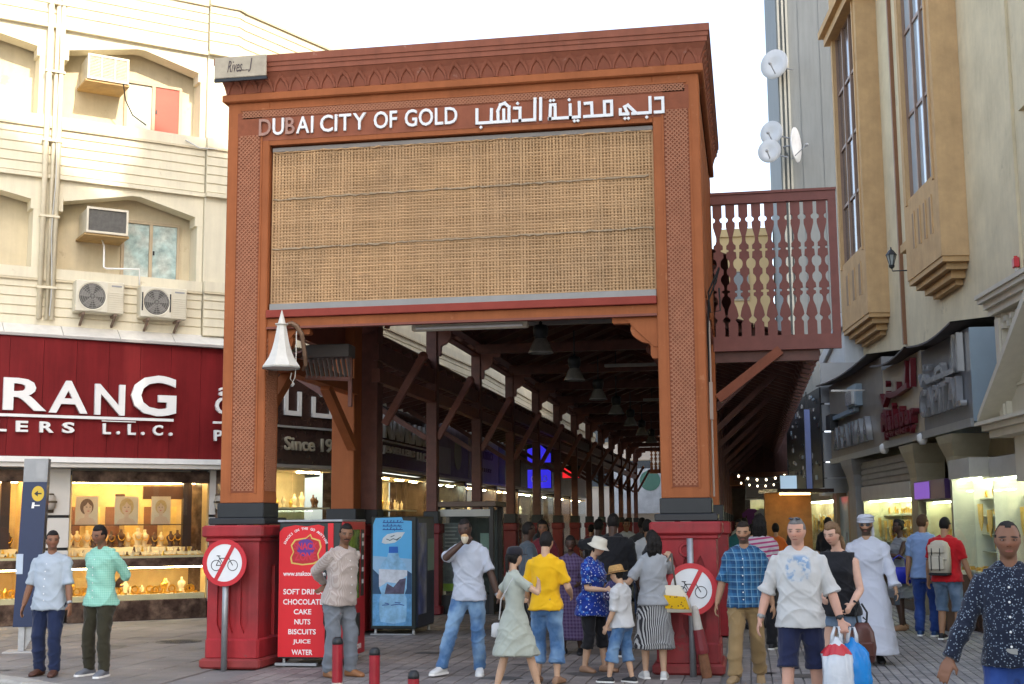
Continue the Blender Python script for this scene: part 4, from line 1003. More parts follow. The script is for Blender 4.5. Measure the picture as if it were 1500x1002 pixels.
# second screen far down, sunlight put into its orange colour
scr2 = thing('fretwork_screen', 'fretwork screen painted a sunlit orange closing the far end of the market canopy', 'screen', (-5.2, YE+.6, 4.3))
screen(scr2, 4.0, 1.6, 18, mat('far_screen_sun_tint', (.40,.15,.06), .6), TERRA)
# pendant lamps
LG = mat('lamp_glass', (.20,.195,.17), .25, var=.2, scale=14, spec=.6)
def pendant(x, y, z, label):
    t = thing('pendant_lamp', label, 'pendant lamp', (x,y,z), 0, 'bell shaped pendant lamps in a row under the canopy')
    MB().lathe([(.20,0),(.205,.01),(.19,.05),(.16,.13),(.11,.22),(.10,.235)], 18, cap=False).build('glass_shade', LG, t, True)
    MB().lathe([(.207,-.006),(.212,.0),(.207,.012)], 18, cap=False).build('rim', ALU, t, True)
    MB().lathe([(.0,.225),(.10,.23),(.105,.25),(.10,.27),(.12,.28),(.13,.40),(.11,.46),(.03,.48),(.03,.52)], 14).build('gear_housing', BLACK, t, True)
    MB().lathe([(.02,.22),(.05,.15),(.055,.09),(.03,.04),(.0,.035)], 10).build('bulb', mat('bulb_white',(.62,.6,.52),.3), t, True)
    MB().tube([(0,0,.5),(0,0,5.46-z)], .014, 6).build('stem', BLACK, t)
names = ['nearest bell shaped pendant lamp under the canopy','second bell shaped pendant lamp from the gateway','third bell shaped pendant lamp from the gateway','fourth bell shaped pendant lamp from the gateway','fifth bell shaped pendant lamp from the gateway','sixth bell shaped pendant lamp, among the smallest','farthest bell shaped pendant lamp down the canopy']
for i, y in enumerate((21.3, 25.6, 29.8, 34, 38.2, 42.4, 46.6)): pendant(-3.3, y, 4.47, names[i])
for i, (x, y) in enumerate(((-3.0, 22.4),(-2.2, 28.9),(-2.0, 37.3),(-1.9,45.7))):
    t = thing('batten_light', ['grey batten light behind the nearest pendant lamp','grey batten light beside the third pendant lamp','grey batten light beyond the fourth pendant lamp','grey batten light farthest down the canopy'][i], 'light fitting', (x,y,5.1), 0, 'grey batten lights under the canopy')
    MB().bbox(-.85,.85,-.05,.05,0,.07,.01).build('housing', mat('grey_batten',(.25,.235,.22),.5), t); MB().beam((-.6,0,.07),(-.6,0,.36),.02,.02).build('hanger', BLACK, t); MB().beam((.6,0,.07),(.6,0,.36),.02,.02).build('hanger', BLACK, t)
# ceiling fan glimpsed near the right pillar
# ------------------------------------------------------------------ shops along the left of the market lane
BROWN_S = mat('sign_dark_brown', (.035,.018,.014), .25, var=.2, spec=.6); BEIGE_S = mat('sign_beige', (.30,.25,.21), .5, var=.15, scale=4)
CH = mat('channel_letter_grey', (.58,.57,.54), .35, var=.08); YLIT = mat('shop_cream', (.6,.5,.3), .6, var=.2, scale=4)
LAMP_C = emat('cool_lamp', (.85,.95,.80), 46.0)
LAMP_L = emat('lane_lamp', (1.0,.78,.45), 46.0)
def lane_shop(root, W, fascia, lit, seed, zf0=2.95, zf1=4.25, back=None):
    """local frame: x along the shop front, y into the shop"""
    r = random.Random(seed); back = back or YLIT
    MB().bbox(0.01, W-.01, -.12, .3, zf0, zf1, .01).build('fascia', fascia, root)
    MB().box(0, W, -.16, .3, zf0-.07, zf0-.001).build('fascia_rail', mat('shop_rail',(.3,.27,.24),.4,.3), root)
    MB().box(0, .16, -.02, 1.1, 0, zf0-.071).build('pilaster', DARKST, root)
    MB().box(.17, W-.02, -.03, 1.0, 0.0, .38).build('plinth', DARKST, root)
    MB().box(.17, W-.02, 1.1, 1.15, .4, 2.85).build('back_panel', back, root)
    MB().box(.17, W-.02, .02, 1.1, 2.75, 2.82).build('ceiling_panel', MC['cream_ceiling'], root)
    for z in (.9, 1.45, 2.0): MB().box(.2, W-.05, .35, 1.09, z, z+.035).build('shelf', mat('glass_shelf',(.5,.5,.42),.2), root)
    for i in range(int(W/.16)):
        x = .26+i*.16
        for z in (.381, .936, 1.486, 2.036):
            if r.random() < .6:
                mb = MB(); bust(mb, x+r.uniform(-.05,.05), .6, z, r.uniform(.4,.85)); mb.build('display_bust', r.choice((NECK, BUSTW, BUSTW, BUSTD)), root, True)
    nlamp = max(2, int(W/1.1))
    for i in range(nlamp):
        x = W*(i+.5)/nlamp; MB().box(x-.3, x+.3, .25, .31, 2.72, 2.745).build('strip_lamp', lit, root)
    n = 2
    for i in range(n):
        xa = .18+(W-.22)*i/n; xb = .18+(W-.22)*(i+1)/n-.02
        MB().box(xa, xb, .0, .008, .385, 2.72).build('glass_pane', GLASS, root)
    return root
def along(p, q, name, label, cat='shop'):
    d = Vector((q[0]-p[0], q[1]-p[1])); t = thing(name, label, cat, (p[0], p[1], 0), math.atan2(d.y, d.x)); return t, d.length
# world points of the swept corner
def Lw(x, y): return (-12.69+x*math.cos(LA)-y*math.sin(LA), 21.05+x*math.sin(LA)+y*math.cos(LA))
S0 = Lw(3.90, -.38); S1 = Lw(4.06+3.0*math.cos(a2), 3.0*math.sin(a2)-.36)
t, W = along(S0, S1, 'corner_shop', 'dark brown shop corner with Arabic lettering and Since 1975 seen between the gateway posts')
lane_shop(t, W, BROWN_S, LAMP_L, 21, 2.86, 5.0)
text_fit('lettering', 'Since 1975', 1.25, 3.0, 3.13, 3.40, -.15, mat('brass_letter',(.45,.40,.30),.35,.4), t, .04, bold=.015)
mb = MB(); mb.box(.0, W, -.17, -.121, 3.57, 3.61); mb.build('trim_strip', ALU, t)
mb = MB(); strokes(mb, [[(0,1),(0,0),(.6,0),(.6,.85)],[(.25,1.25)],[(1.25,.7),(1.25,0),(2.1,0),(2.1,.7)],[(1.6,.95)],[(1.78,.95)],[(2.4,0),(2.4,1)]], 1.28, 3.86, .62, .46, -.16, -.121, .09); mb.build('arabic_lettering', CH, t)
# shops down the lane
XS = -8.02
specs = [
 (27.6, 5.4, BROWN_S, LAMP_L, 'dark brown jewellery shop with Navrang lettering in the market lane', 22),
 (33.1, 4.0, mat('sign_mauve_poster',(.16,.13,.17),.5,var=.4,scale=4), LAMP_C, 'shop with a dull mauve poster fascia behind the market posts', 23),
 (37.2, 4.6, BEIGE_S, LAMP_L, 'shop with a beige lettered fascia behind the market posts', 24),
 (41.9, 4.0, mat('sign_olive',(.10,.08,.05),.5,var=.3), LAMP_L, 'shop with yellow green neon strips on an olive fascia', 25),
 (46.0, 4.4, BROWN_S, LAMP_C, 'shop under the glowing blue sign in the market lane', 26),
 (50.5, 4.2, BROWN_S, LAMP_C, 'shop with a red triangular sign in the market lane', 27),
 (54.8, 5.0, mat('sign_pale',(.45,.42,.38),.5,var=.3,scale=3), LAMP_L, 'pale fronted shop near the far end of the market lane', 28),
 (59.9, 6.0, BEIGE_S, LAMP_L, 'farthest shop on the left of the market lane', 29)]
lane = []
for (y, W, fm, lm, lab, sd) in specs:
    t = thing('lane_shop', lab, 'shop', (XS, y, 0), PI/2); lane_shop(t, W, fm, lm, sd, 2.95, 4.3); lane.append(t)
t = lane[0]
mbl = None
for i, (ch, a, b, zt) in enumerate((('N',.45,1.1,4.2),('A',1.15,1.75,4.06),('V',1.7,2.3,4.06),('R',2.4,2.9,4.06),('A',2.95,3.55,4.06),('N',3.65,4.2,4.06),('G',4.35,5.0,4.2))): fletter(ch, a, b, 3.58, zt, .015, t, CH, -.15, .06)
mb = MB(); mb.box(.3, 4.7, -.17, -.121, 3.50, 3.53); mb.build('trim_strip', CH, t)
text_fit('lettering', 'JEWELLERS', .4, 3.2, 3.22, 3.42, -.14, CH, t, .04, bold=.02); text_fit('lettering', 'L.L.C.', 3.5, 4.4, 3.22, 3.42, -.14, LETTER, t, .04, bold=.02)
mb = MB()
for i in range(14): mb.box(.2+i*.11, .25+i*.11, -.135, -.121, 3.0, 3.7)
mb.build('printed_stripe', mat('pale_stripe',(.35,.33,.38),.5), lane[1], kind='stuff')
mb = MB(); mb.lathe([(.0,0),(.45,.0),(.45,.012)], 20); mb.v = [(2.6+x, -.122-z, 3.6+y) for x,y,z in mb.v]; mb.build('printed_disc', mat('olive_print',(.28,.27,.14),.5), lane[1])
text_fit('lettering', 'Cantino', .5, 3.6, 3.62, 4.0, -.13, mat('brown_letter',(.10,.05,.035),.5), lane[2], .02, bold=.02); text_fit('lettering', 'JEWELLERY', .6, 3.4, 3.2, 3.36, -.13, MC['brown_letter'], lane[2], .02)
for z in (3.05, 3.75): MB().box(1.4, 1.9, -.16, -.121, z, z+.5).build('neon_strip', emat('neon_yellow',(.55,.75,.02),.35), lane[3]); MB().box(2.3, 2.6, -.16, -.121, z, z+.5).build('neon_strip', MC['neon_yellow'], lane[3])
BLUE_L = emat('lit_blue', (.04,.03,.8), .28)
def sign_box(name, x, y, z, w, h, m, label, shape=None, d=.12, rz=0.0):
    t = thing(name, label, 'sign', (x, y, z), rz)
    MB().bbox(-w/2-.02, w/2+.02, .0, d, -.02, h+.02, .008).build('sign_case', BLACK, t)
    mb = MB(); mb.prism(shape or [(-w/2,0),(w/2,0),(w/2,h),(-w/2,h)], -.015, -.001); mb.build('lit_face', m, t)
    mb = MB(); mb.beam((0,.06,h),(0,.06,h+.4),.03,.03); mb.build('hanger', BLACK, t); return t
t = sign_box('projecting_sign', -6.95, 44.2, 2.86, .80, .62, BLUE_L, 'glowing blue sign hung between the market posts, lower of two'); text_fit('lettering', 'GOLD', -.28, .28, .2, .42, -.02, LETTER, t, .004)
sign_box('projecting_sign', -6.95, 44.2, 3.72, .80, .60, BLUE_L, 'glowing blue pointed sign hung above the rectangular blue one', [(-.4,0),(.4,0),(.4,.3),(.05,.6),(-.4,.45)])
sign_box('projecting_sign', -6.3, 47.5, 3.30, .62, .42, emat('lit_red',(.8,.02,.03),.35), 'red triangular sign hung beyond the glowing blue signs', [(-.31,0),(.31,0),(-.31,.42)])
# lane cross wall, far buildings and upper storeys on the left of the lane
FARW = mat('far_cream_wall', (.62,.55,.42), .8, var=.15, scale=.8, streak=.2); FARP = mat('far_pale_wall', (.55,.53,.50), .8, var=.1, scale=.8, streak=.15)
def slab_building(name, label, x0, x1, y0, y1, z1, m, wins=(), faces='-y', zb=0.0):
    t = thing(name, label, 'building', ((x0+x1)/2, (y0+y1)/2, 0)); cx, cy = (x0+x1)/2, (y0+y1)/2
    MB().box(x0-cx, x1-cx, y0-cy, y1-cy, zb, z1).build('wall', m, t)
    MB().box(x0-cx-.1, x1-cx+.1, y0-cy-.1, y1-cy+.1, z1, z1+.35).build('parapet', m, t)
    for face, u0, du, nu, z0, dz, nz, w, h in wins:
        for i in range(nu):
            for j in range(nz):
                u = u0+i*du; z = z0+j*dz; mb = MB(); mg = MB()
                if face == '-y':
                    mb.box(u-cx-.06, u-cx+w+.06, y0-cy-.06, y0-cy-.001, z-.08, z-.001); mb.box(u-cx-.06, u-cx-.001, y0-cy-.05, y0-cy-.001, z, z+h); mb.box(u-cx+w+.001, u-cx+w+.06, y0-cy-.05, y0-cy-.001, z, z+h); mb.box(u-cx-.06, u-cx+w+.06, y0-cy-.05, y0-cy-.001, z+h+.001, z+h+.06)
                    mg.box(u-cx, u-cx+w, y0-cy-.02, y0-cy-.001, z, z+h)
                elif face == '-x':
                    mb.box(x0-cx-.06, x0-cx-.001, u-cy-.06, u-cy+w+.06, z-.08, z-.001); mb.box(x0-cx-.06, x0-cx-.001, u-cy-.06, u-cy+w+.06, z+h, z+h+.06)
                    mg.box(x0-cx-.02, x0-cx-.001, u-cy, u-cy+w, z, z+h)
                else:
                    mb.box(x1-cx+.001, x1-cx+.06, u-cy-.06, u-cy+w+.06, z-.08, z-.001); mb.box(x1-cx+.001, x1-cx+.06, u-cy-.06, u-cy+w+.06, z+h, z+h+.06)
                    mg.box(x1-cx+.001, x1-cx+.02, u-cy, u-cy+w, z, z+h)
                f = mb.build('window', FRAME, t); mg.build('pane', mat('dark_window_pane',(.08,.09,.10),.15,spec=.6), f)
    return t
slab_building('lane_building', 'cream upper storeys above the left hand shops, seen through the clerestory openings', -14, -8.5, 28, 37, 9.5, FARW, [('+x', 29.5, 3, 2, 5.4, 2.4, 2, 1.2, 1.3)], zb=4.9)
slab_building('lane_building', 'pale low wall over the shops farther down the left side of the lane', -14, -8.6, 37.5, 66, 5.5, FARP, zb=4.9)
slab_building('end_building', 'pale building closing the far end of the covered market lane', -16, 0.2, 78, 90, 9, mat('end_wall_pale',(.60,.50,.40),.8,var=.15,scale=.8), [('-y', -14, 2.4, 6, 3.8, 2.6, 2, 1.2, 1.5)])
t = thing('wall_poster', 'large pale poster with a round emblem on the far end of the lane', 'poster', (-5.6, 77.2, 2.2))
MB().box(-2.2,2.2,0,.05,0,2.6).build('board', mat('poster_white',(.55,.55,.55),.6,var=.3,scale=1.5), t); mb = MB(); mb.lathe([(.45,.0),(.6,.0),(.6,.02)],20); mb.v=[(x,-.002-z,1.9+y) for x,y,z in mb.v]; mb.build('emblem', mat('emblem_green',(.10,.22,.16),.5), t)
# ------------------------------------------------------------------ kiosk with glass front among the posts
ks = thing('display_kiosk', 'dark framed glass kiosk with a pale header standing behind the man eating', 'kiosk', (-5.3, 25.0, 0))
FR = mat('kiosk_frame', (.045,.042,.04), .4, .2)
for x in (-.52, .52):
    for y in (-.45,.45): MB().bbox(x-.045,x+.045,y-.045,y+.045,0,2.0,.006).build('upright', FR, ks)
MB().bbox(-.66,.62,-.55,.55,2.0,2.10,.01).build('roof_slab', mat('kiosk_roof',(.17,.12,.09),.5), ks)
MB().box(-.50,.50,-.50,-.46,1.82,1.95).build('header_sign', mat('kiosk_header',(.55,.56,.52),.5,var=.1), ks)
MB().box(-.47,.47,-.45,.45,0,.35).build('base_cabinet', BLACK, ks)
MB().box(-.47,.47,.40,.44,.35,1.95).build('back_panel', mat('kiosk_back',(.06,.075,.075),.4,var=.3,scale=4), ks)
MB().box(-.45,-.12,-.30,-.28,.42,1.7).build('information_sheet', mat('info_sheet',(.13,.16,.17),.4,var=.4,scale=9), ks)
MB().box(-.45,-.12,-.305,-.301,.42,.56).build('green_strip', mat('lime_green',(.28,.45,.05),.5), ks)
for i in range(9): MB().box(-.42,-.16-.03*(i%3),-.304,-.301,1.60-i*.07,1.625-i*.07).build('printed_line', mat('print_grey',(.35,.38,.38),.5), ks)
MB().box(.25,.44,-.2,-.18,.9,1.5).build('pale_poster', mat('pale_green_print',(.30,.42,.36),.5,var=.2), ks)
for x0, x1 in ((-.474,-.005),(.005,.474)): MB().box(x0,x1,-.455,-.447,.352,1.81).build('glass_pane', GLASS, ks)
# ------------------------------------------------------------------ snack vending machine
sv = thing('snack_machine', 'red snack vending machine with torn red side poster beside the left pedestal', 'vending machine', (-5.215, 15.36, 0))
VBK = mat('machine_black', (.02,.028,.028), .35, var=.2); VRED = mat('machine_red', (.42,.012,.022), .3, var=.08)
MB().bbox(-.40,.38,.0,.95,.10,1.715,.012).build('cabinet', VBK, sv)
MB().bbox(-.42,.40,-.015,.97,1.716,1.745,.006).build('top_plate', STEEL, sv)
for x in (-.34,.32):
    for y in (.06,.85): MB().lathe([(.03,0),(.02,.03),(.02,.10)],8,(x,y,0)).build('foot', STEEL, sv)
MB().box(-.42,.1,-.04,.03,.02,.05).build('floor_rail', STEEL, sv)
mb = MB(); r = random.Random(5)
edge = [(.185,.12),(.19,.45),(.165,.52),(.17,.62),(.145,.75),(.18,.86),(.14,1.02),(.165,1.18),(.15,1.27),(.19,1.36),(.185,1.5),(.16,1.58),(.17,1.66),(.10,1.685),(-.05,1.665),(-.2,1.68),(-.34,1.655),(-.395,1.60)]
mb.prism([(-.395,.12)]+edge, -.012, -.001); mb.build('poster', mat('poster_red',(.62,.012,.02),.35,var=.06), sv)
mb = MB(); mb.prism([(.21,.12),(.285,.12),(.285,1.70),(.215,1.70),(.22,1.3),(.205,1.0),(.215,.6)], -.010, -.001); mb.build('poster_strip', MC['poster_red'], sv)
PW = mat('print_white', (.78,.74,.72), .5)
for txt, a, b, z, h in (('www.snakzone.com',-.34,.19,1.075,.055),('SOFT DRINKS',-.335,.20,.855,.065),('CHOCOLATES',-.335,.20,.735,.065),('CAKE',-.20,.02,.62,.062),('NUTS',-.19,.01,.502,.062),('BISCUITS',-.265,.08,.385,.062),('JUICE',-.205,.015,.265,.062),('WATER',-.22,.04,.145,.062)):
    text_fit('printed_line', txt, a, b, z, z+h, -.0135, PW, sv, .001, bold=.02)
ST = mat('logo_purple', (.10,.03,.22), .5); SY = mat('logo_yellow', (.62,.42,.10), .5); SRD = mat('logo_red', (.55,.02,.05), .5)
lg = [(-.24,1.22),(-.1,1.20),(.05,1.215),(.12,1.25),(.10,1.33),(.14,1.42),(.12,1.5),(.02,1.53),(.0,1.575),(-.06,1.53),(-.2,1.51),(-.25,1.44),(-.22,1.36),(-.255,1.29)]
mb = MB(); mb.prism(lg, -.014, -.0125); mb.build('logo_outline', SY, sv)
mb = MB(); mb.prism([(-.06+(x+.06)*.9, 1.375+(z-1.375)*.9) for x, z in lg], -.0152, -.0141); mb.build('logo_ground', VRED, sv)
mb = MB(); mb.prism([(-.06+.115*math.cos(2*PI*i/18), 1.41+.105*math.sin(2*PI*i/18)) for i in range(18)], -.0165, -.0153); mb.build('logo_disc', ST, sv)
text_fit('logo_word', 'SNACK', -.21, .09, 1.385, 1.47, -.0175, SRD, sv, .001, bold=.03); text_fit('logo_word', 'ZONE', -.20, .07, 1.255, 1.355, -.0175, SRD, sv, .001, bold=.03)
for i, ch in enumerate('SNACKS ON THE GO ANYTIME'):
    if ch == ' ': continue
    a = math.radians(158-i*5.9); me = text_mesh(ch, .042, .001, PW, bold=.001, align='CENTER'); inst('arc_letter', me, sv, (-.06+.27*math.cos(a), -.0135, 1.36+.27*math.sin(a)*.98), (0, -(a-PI/2)*-1*-1, 0))
# front of the machine, turned to the right
MB().box(.381,.405,.02,.93,.10,1.715).build('door', VRED, sv)
MB().box(.4055,.409,.10,.68,.78,1.62).build('door_window', mat('machine_window',(.05,.09,.05),.12,var=.6,scale=5,hue=(.20,.30,.05),spec=.6), sv)
MB().box(.406,.412,.74,.86,.8,1.62).build('control_panel', VBK, sv)
for z in (.95,1.1,1.25,1.42,1.52): MB().box(.4125,.418,.77,.83,z,z+.05).build('button', mat('button_white',(.6,.6,.6),.4), sv)
MB().box(.4055,.42,.12,.68,.32,.60).build('delivery_flap', VBK, sv)
o = text_fit('printed_line', 'snakzone.com', 0, .62, .16, .25, 0, PW, sv, .001, bold=.02); o.rotation_euler = (0,0,PI/2); o.location = (.409,.15,0)
# ------------------------------------------------------------------ water vending machine with a bottle poster
wv = thing('water_machine', 'dark vending machine with a blue bottled water poster on its side', 'vending machine', (-5.42, 19.9, 0))
MB().bbox(-.36,.36,.0,1.15,.09,1.80,.012).build('cabinet', VBK, wv)
for x in (-.3,.3):
    for y in (.08,1.05): MB().lathe([(.03,0),(.02,.09)],8,(x,y,0)).build('foot', STEEL, wv)
MB().box(-.36,.3,-.02,.1,.0,.02).build('floor_rail', STEEL, wv)
def pl(nm, poly, m, y): mb = MB(); mb.prism(poly, y, y+.0008); return mb.build(nm, m, wv)
pl('poster', [(-.33,.14),(.29,.14),(.29,1.73),(.15,1.74),(.13,1.79),(-.29,1.78),(-.33,1.68)], mat('poster_sky',(.10,.42,.75),.4,var=.12,scale=1.5), -.003)
pl('poster_horizon', [(-.329,.75),(.289,.75),(.289,1.15),(-.329,1.2)], mat('poster_haze',(.30,.50,.70),.4,var=.15), -.0045)
pl('poster_hill', [(-.329,.62),(.289,.62),(.289,.93),(.18,1.0),(.02,.9),(-.1,.98),(-.22,.9),(-.329,1.0)], mat('poster_hill',(.03,.08,.16),.4,var=.4,scale=8), -.006)
pl('poster_lake', [(-.329,.141),(.289,.141),(.289,.619),(-.329,.619)], mat('poster_lake',(.12,.33,.58),.4,var=.5,scale=7), -.006)
pl('bottle_print', [(-.2,.2),(-.22,.3),(-.22,.55),(-.19,.62),(-.22,.7),(-.23,.95),(-.19,1.08),(-.10,1.18),(-.085,1.24),(.075,1.24),(.09,1.18),(.18,1.08),(.22,.95),(.21,.7),(.18,.62),(.21,.55),(.21,.3),(.19,.2),(0,.17)], mat('bottle_blue',(.26,.50,.72),.3,var=.4,scale=6), -.0075)
pl('bottle_label', [(-.228,.72),(-.1,.80),(.06,.78),(.217,.9),(.22,.98),(-.23,1.0)], mat('label_white',(.62,.66,.72),.4,var=.25,scale=7), -.009)
pl('bottle_mountain', [(-.14,.62),(.17,.62),(.2,.86),(.1,.84),(.0,.72),(-.1,.78)], mat('mountain_print',(.10,.09,.14),.4,var=.5,scale=12), -.0095)
pl('bottle_cap', [(-.075,1.245),(.075,1.245),(.07,1.34),(-.07,1.34)], mat('cap_blue',(.02,.13,.5),.35), -.0095)
pl('logo_leaf', [(-.19,1.40),(-.13,1.38),(.02,1.40),(.12,1.47),(.18,1.56),(.06,1.56),(-.1,1.53),(-.17,1.47)], mat('leaf_white',(.62,.68,.70),.4), -.0045)
mb = MB(); strokes(mb, [[(0,.2),(.6,.0),(1.2,.25),(1.8,.1),(2.6,.5)],[(.8,.55),(1.4,.75)],[(1.9,.0),(2.3,.3)]], -.11, 1.435, .085, .1, -.006, -.0047, .012); mb.build('arabic_logo', mat('logo_dark',(.05,.10,.12),.5), wv)
for k, z in enumerate((1.71, 1.655, 1.60)):
    mb = MB(); u = 0; rr = random.Random(k+40); pth = []
    while u < 2.3:
        w_ = rr.uniform(.25,.5); pth += [[(u,0),(u+w_,0)],[(u+w_*.3,0),(u+w_*.3,rr.choice((.22,.36,.4)))]]
        if rr.random() < .6: pth.append([(u+w_*.6,rr.choice((-.2,.45)))])
        u += w_+.06
    strokes(mb, pth, -.17, z, .125, .07, -.0042, -.0032, .013); mb.build('arabic_line', mat('print_blue',(.02,.06,.3),.5), wv)
mb = MB(); strokes(mb, [[(0,0),(1,.1)],[(1.4,.0),(2.6,.2),(3.4,.0)],[(.4,.4),(.9,.3)],[(2,.5),(2.8,.45)]], -.17, .45, .1, .08, -.0105, -.0092, .012); mb.build('arabic_line', MC['print_blue'], wv)
MB().box(.361,.372,.03,1.12,.12,1.77).build('door', mat('machine_navy',(.02,.035,.08),.3,var=.4,scale=4), wv)
MB().box(.3725,.376,.1,.6,.3,1.7).build('door_print', mat('door_print',(.10,.14,.40),.3,var=.6,scale=5,hue=(.35,.36,.45)), wv)
for i in range(5): MB().box(.3765,.386,.68+i*.085,.73+i*.085,.95,1.45).build('slot', mat('slot_grey',(.2,.28,.22),.4), wv)
# ------------------------------------------------------------------ right hand street: frame along the wall (+x down the street, +y towards the building)
RA = math.atan2(.99363, -.11272); RP = Vector((3.45, 20.6, 0))
RD = Vector((math.cos(RA), math.sin(RA), 0)); RN = Vector((math.sin(RA), -math.cos(RA), 0))   # RN into the building (+x world)
# local mirrored frame helper: s along street, o offset into the building
def W3(s, o, z): return tuple(RP + RD*s + RN*o + Vector((0,0,z)))
class MS(MB):
    """mesh builder in street coordinates (s, o, z)"""
    def done(self, root):
        inv = root.location
        self.v = [tuple(Vector(W3(*p))-inv) for p in self.v]; self.f = [f[::-1] for f in self.f]; return self
def sthing(name, label, cat, s, o, z=0, group=None): return thing(name, label, cat, W3(s, o, z), 0, group)
def sp(root, name, mb, m, parent=None, kind=None, smooth=False): return mb.done(root).build(name, m, parent or root, smooth, None, kind)
OW = 1.1
rb = sthing('sand_building', 'sand coloured building with tall projecting tan window bays over the right hand shops', 'building', 8, OW)
sp(rb, 'wall', MS().box(-6, 13.6, OW, OW+8, 4.95, 24), SAND)
sp(rb, 'lower_wall', MS().box(-6, 13.6, OW+.35, OW+8, 0, 4.95), SAND)
# a recessed blind panel high on the wall near the right edge
sp(rb, 'wall_panel', MS().box(-6, .55, OW-.07, OW-.001, 8.1, 24), SAND)
sp(rb, 'wall_panel', MS().box(.95, 1.75, OW-.05, OW-.001, 4.95, 24), SAND)
PANE = mat('bay_glass', (.42,.50,.56), .06, var=.12, scale=1.2, spec=1.0)
PANE_D = mat('bay_glass_dark', (.11,.085,.075), .12, var=.3, scale=1.2, spec=.8)
WFR = mat('bay_window_frame', (.26,.17,.12), .5, var=.15)
TAN_L = mat('tan_trim', (.52,.33,.15), .75, var=.12, streak=.1)
def bay(s0, s1, zb, zt, ncol, zw0, rows, glass, oF=.6, slots=4, cap=None):
    b = MS()
    # body: side cheeks and back, with the window opening left as a recess in the front
    ws0, ws1 = s0+.32, s1-.32
    b.box(s0, ws0, oF, OW-.001, zb, zt); b.box(ws1, s1, oF, OW-.001, zb, zt); b.box(ws0, ws1, oF, OW-.001, zb, zw0)
    b.box(ws0, ws1, oF+.18, OW-.001, zw0, zt)
    o = sp(rb, 'window_bay', b, TAN)
    # slots under the window: flat strips with the slot shade painted dark
    for i in range(slots):
        sa = ws0+.12+(ws1-ws0-.24)*(i+.2)/slots; sb_ = ws0+.12+(ws1-ws0-.24)*(i+.62)/slots
        sp(rb, 'slot', MS().box(sa, sb_, oF-.004, oF+.02, zb+.55, zw0-.35), mat('slot_painted_shade', (.30,.20,.11), .8), o)
        sp(rb, 'slot_edge', MS().box(sa-.05, sa-.001, oF-.02, oF, zb+.53, zw0-.33), TAN_L, o)
    # stepped corbel below
    for k, (d, h) in enumerate(((.02,.10),(.12,.12),(.24,.14),(.36,.10))):
        zz = zb-sum(x[1] for x in ((.02,.10),(.12,.12),(.24,.14),(.36,.10))[:k+1])
        sp(rb, 'corbel', MS().box(s0+d*1.4, s1-d*1.4, oF+d, OW-.002, zz, zz+h-.001), TAN if k % 2 else TAN_L, o)
    sp(rb, 'trim', MS().box(ws0-.10, ws0-.001, oF-.03, oF+.0, zw0-.1, zt), TAN_L, o); sp(rb, 'trim', MS().box(ws1+.001, ws1+.10, oF-.03, oF+.0, zw0-.1, zt), TAN_L, o)
    z0 = zw0
    for j in range(rows):
        z1 = zw0+(zt-zw0)*(j+1)/rows
        for i in range(ncol):
            sa = ws0+(ws1-ws0)*i/ncol; sb_ = ws0+(ws1-ws0)*(i+1)/ncol
            sp(rb, 'pane', MS().box(sa+.03, sb_-.03, oF+.12, oF+.14, z0+.03, z1-.03), glass, o)
        sp(rb, 'transom', MS().box(ws0, ws1, oF+.085, oF+.145, z1-.035, z1+.035), WFR, o)
        z0 = z1
    for i in range(ncol+1):
        sa = ws0+(ws1-ws0)*i/ncol; sp(rb, 'mullion', MS().box(sa-.035, sa+.035, oF+.06, oF+.15, zw0, zt), WFR, o)
    if cap:
        sp(rb, 'bay_cap', MS().box(s0-.15, s1+.12, oF-.15, OW-.002, zt, zt+.22), TAN_L, o); sp(rb, 'bay_cap', MS().box(s0-.25, s1+.2, oF-.28, OW-.002, zt+.221, zt+.4), TAN, o)
        sp(rb, 'bay_top', MS().box(s0, s1, oF, OW-.002, zt+.401, zt+5), TAN, o)
    return o
bay(3.85, 6.5, 6.45, 18.5, 3, 8.05, 6, PANE)
bay(10.4, 13.6, 6.45, 14.1, 3, 8.1, 4, PANE_D, slots=3, cap=True)
# slim window between the bays
o = sp(rb, 'narrow_window', MS().box(7.75, 8.35, OW-.03, OW-.001, 7.45, 18), TAN_L)
sp(rb, 'pane', MS().box(7.87, 8.23, OW-.045, OW-.031, 7.65, 18), PANE_D, o); sp(rb, 'sill', MS().box(7.65, 8.45, OW-.16, OW-.0305, 7.42, 7.6), TAN, o)
sp(rb, 'pipe', MS().box(8.9, 9.0, OW-.08, OW-.001, 5.5, 20), mat('brown_pipe', (.25,.12,.06), .5))
# scalloped edge where the wall hangs over the shop signs
for (sa, sb_, za, zb) in ((3.3,6.7,4.80,4.72),(6.7,9.0,4.72,4.60),(9.0,13.6,4.6,4.6)):
    pass
def swag(s0, s1, dep, z0, z1):
    n = 10; b = MS(); pts = [(s0+(s1-s0)*i/n, z0+(z1-z0)*i/n - dep*math.sin(PI*i/n)) for i in range(n+1)]
    poly = [(s0, 4.949)]+pts+[(s1, 4.949)]
    vs = [(a, .15, c) for a, c in poly]+[(a, OW+.3, c) for a, c in poly]; m_ = len(poly)
    b.add(vs, [tuple(range(m_)), tuple(range(2*m_-1, m_-1, -1))]+[((i+1)%m_, i, m_+i, m_+(i+1)%m_) for i in range(m_)]); sp(rb, 'swag_edge', b, SAND)
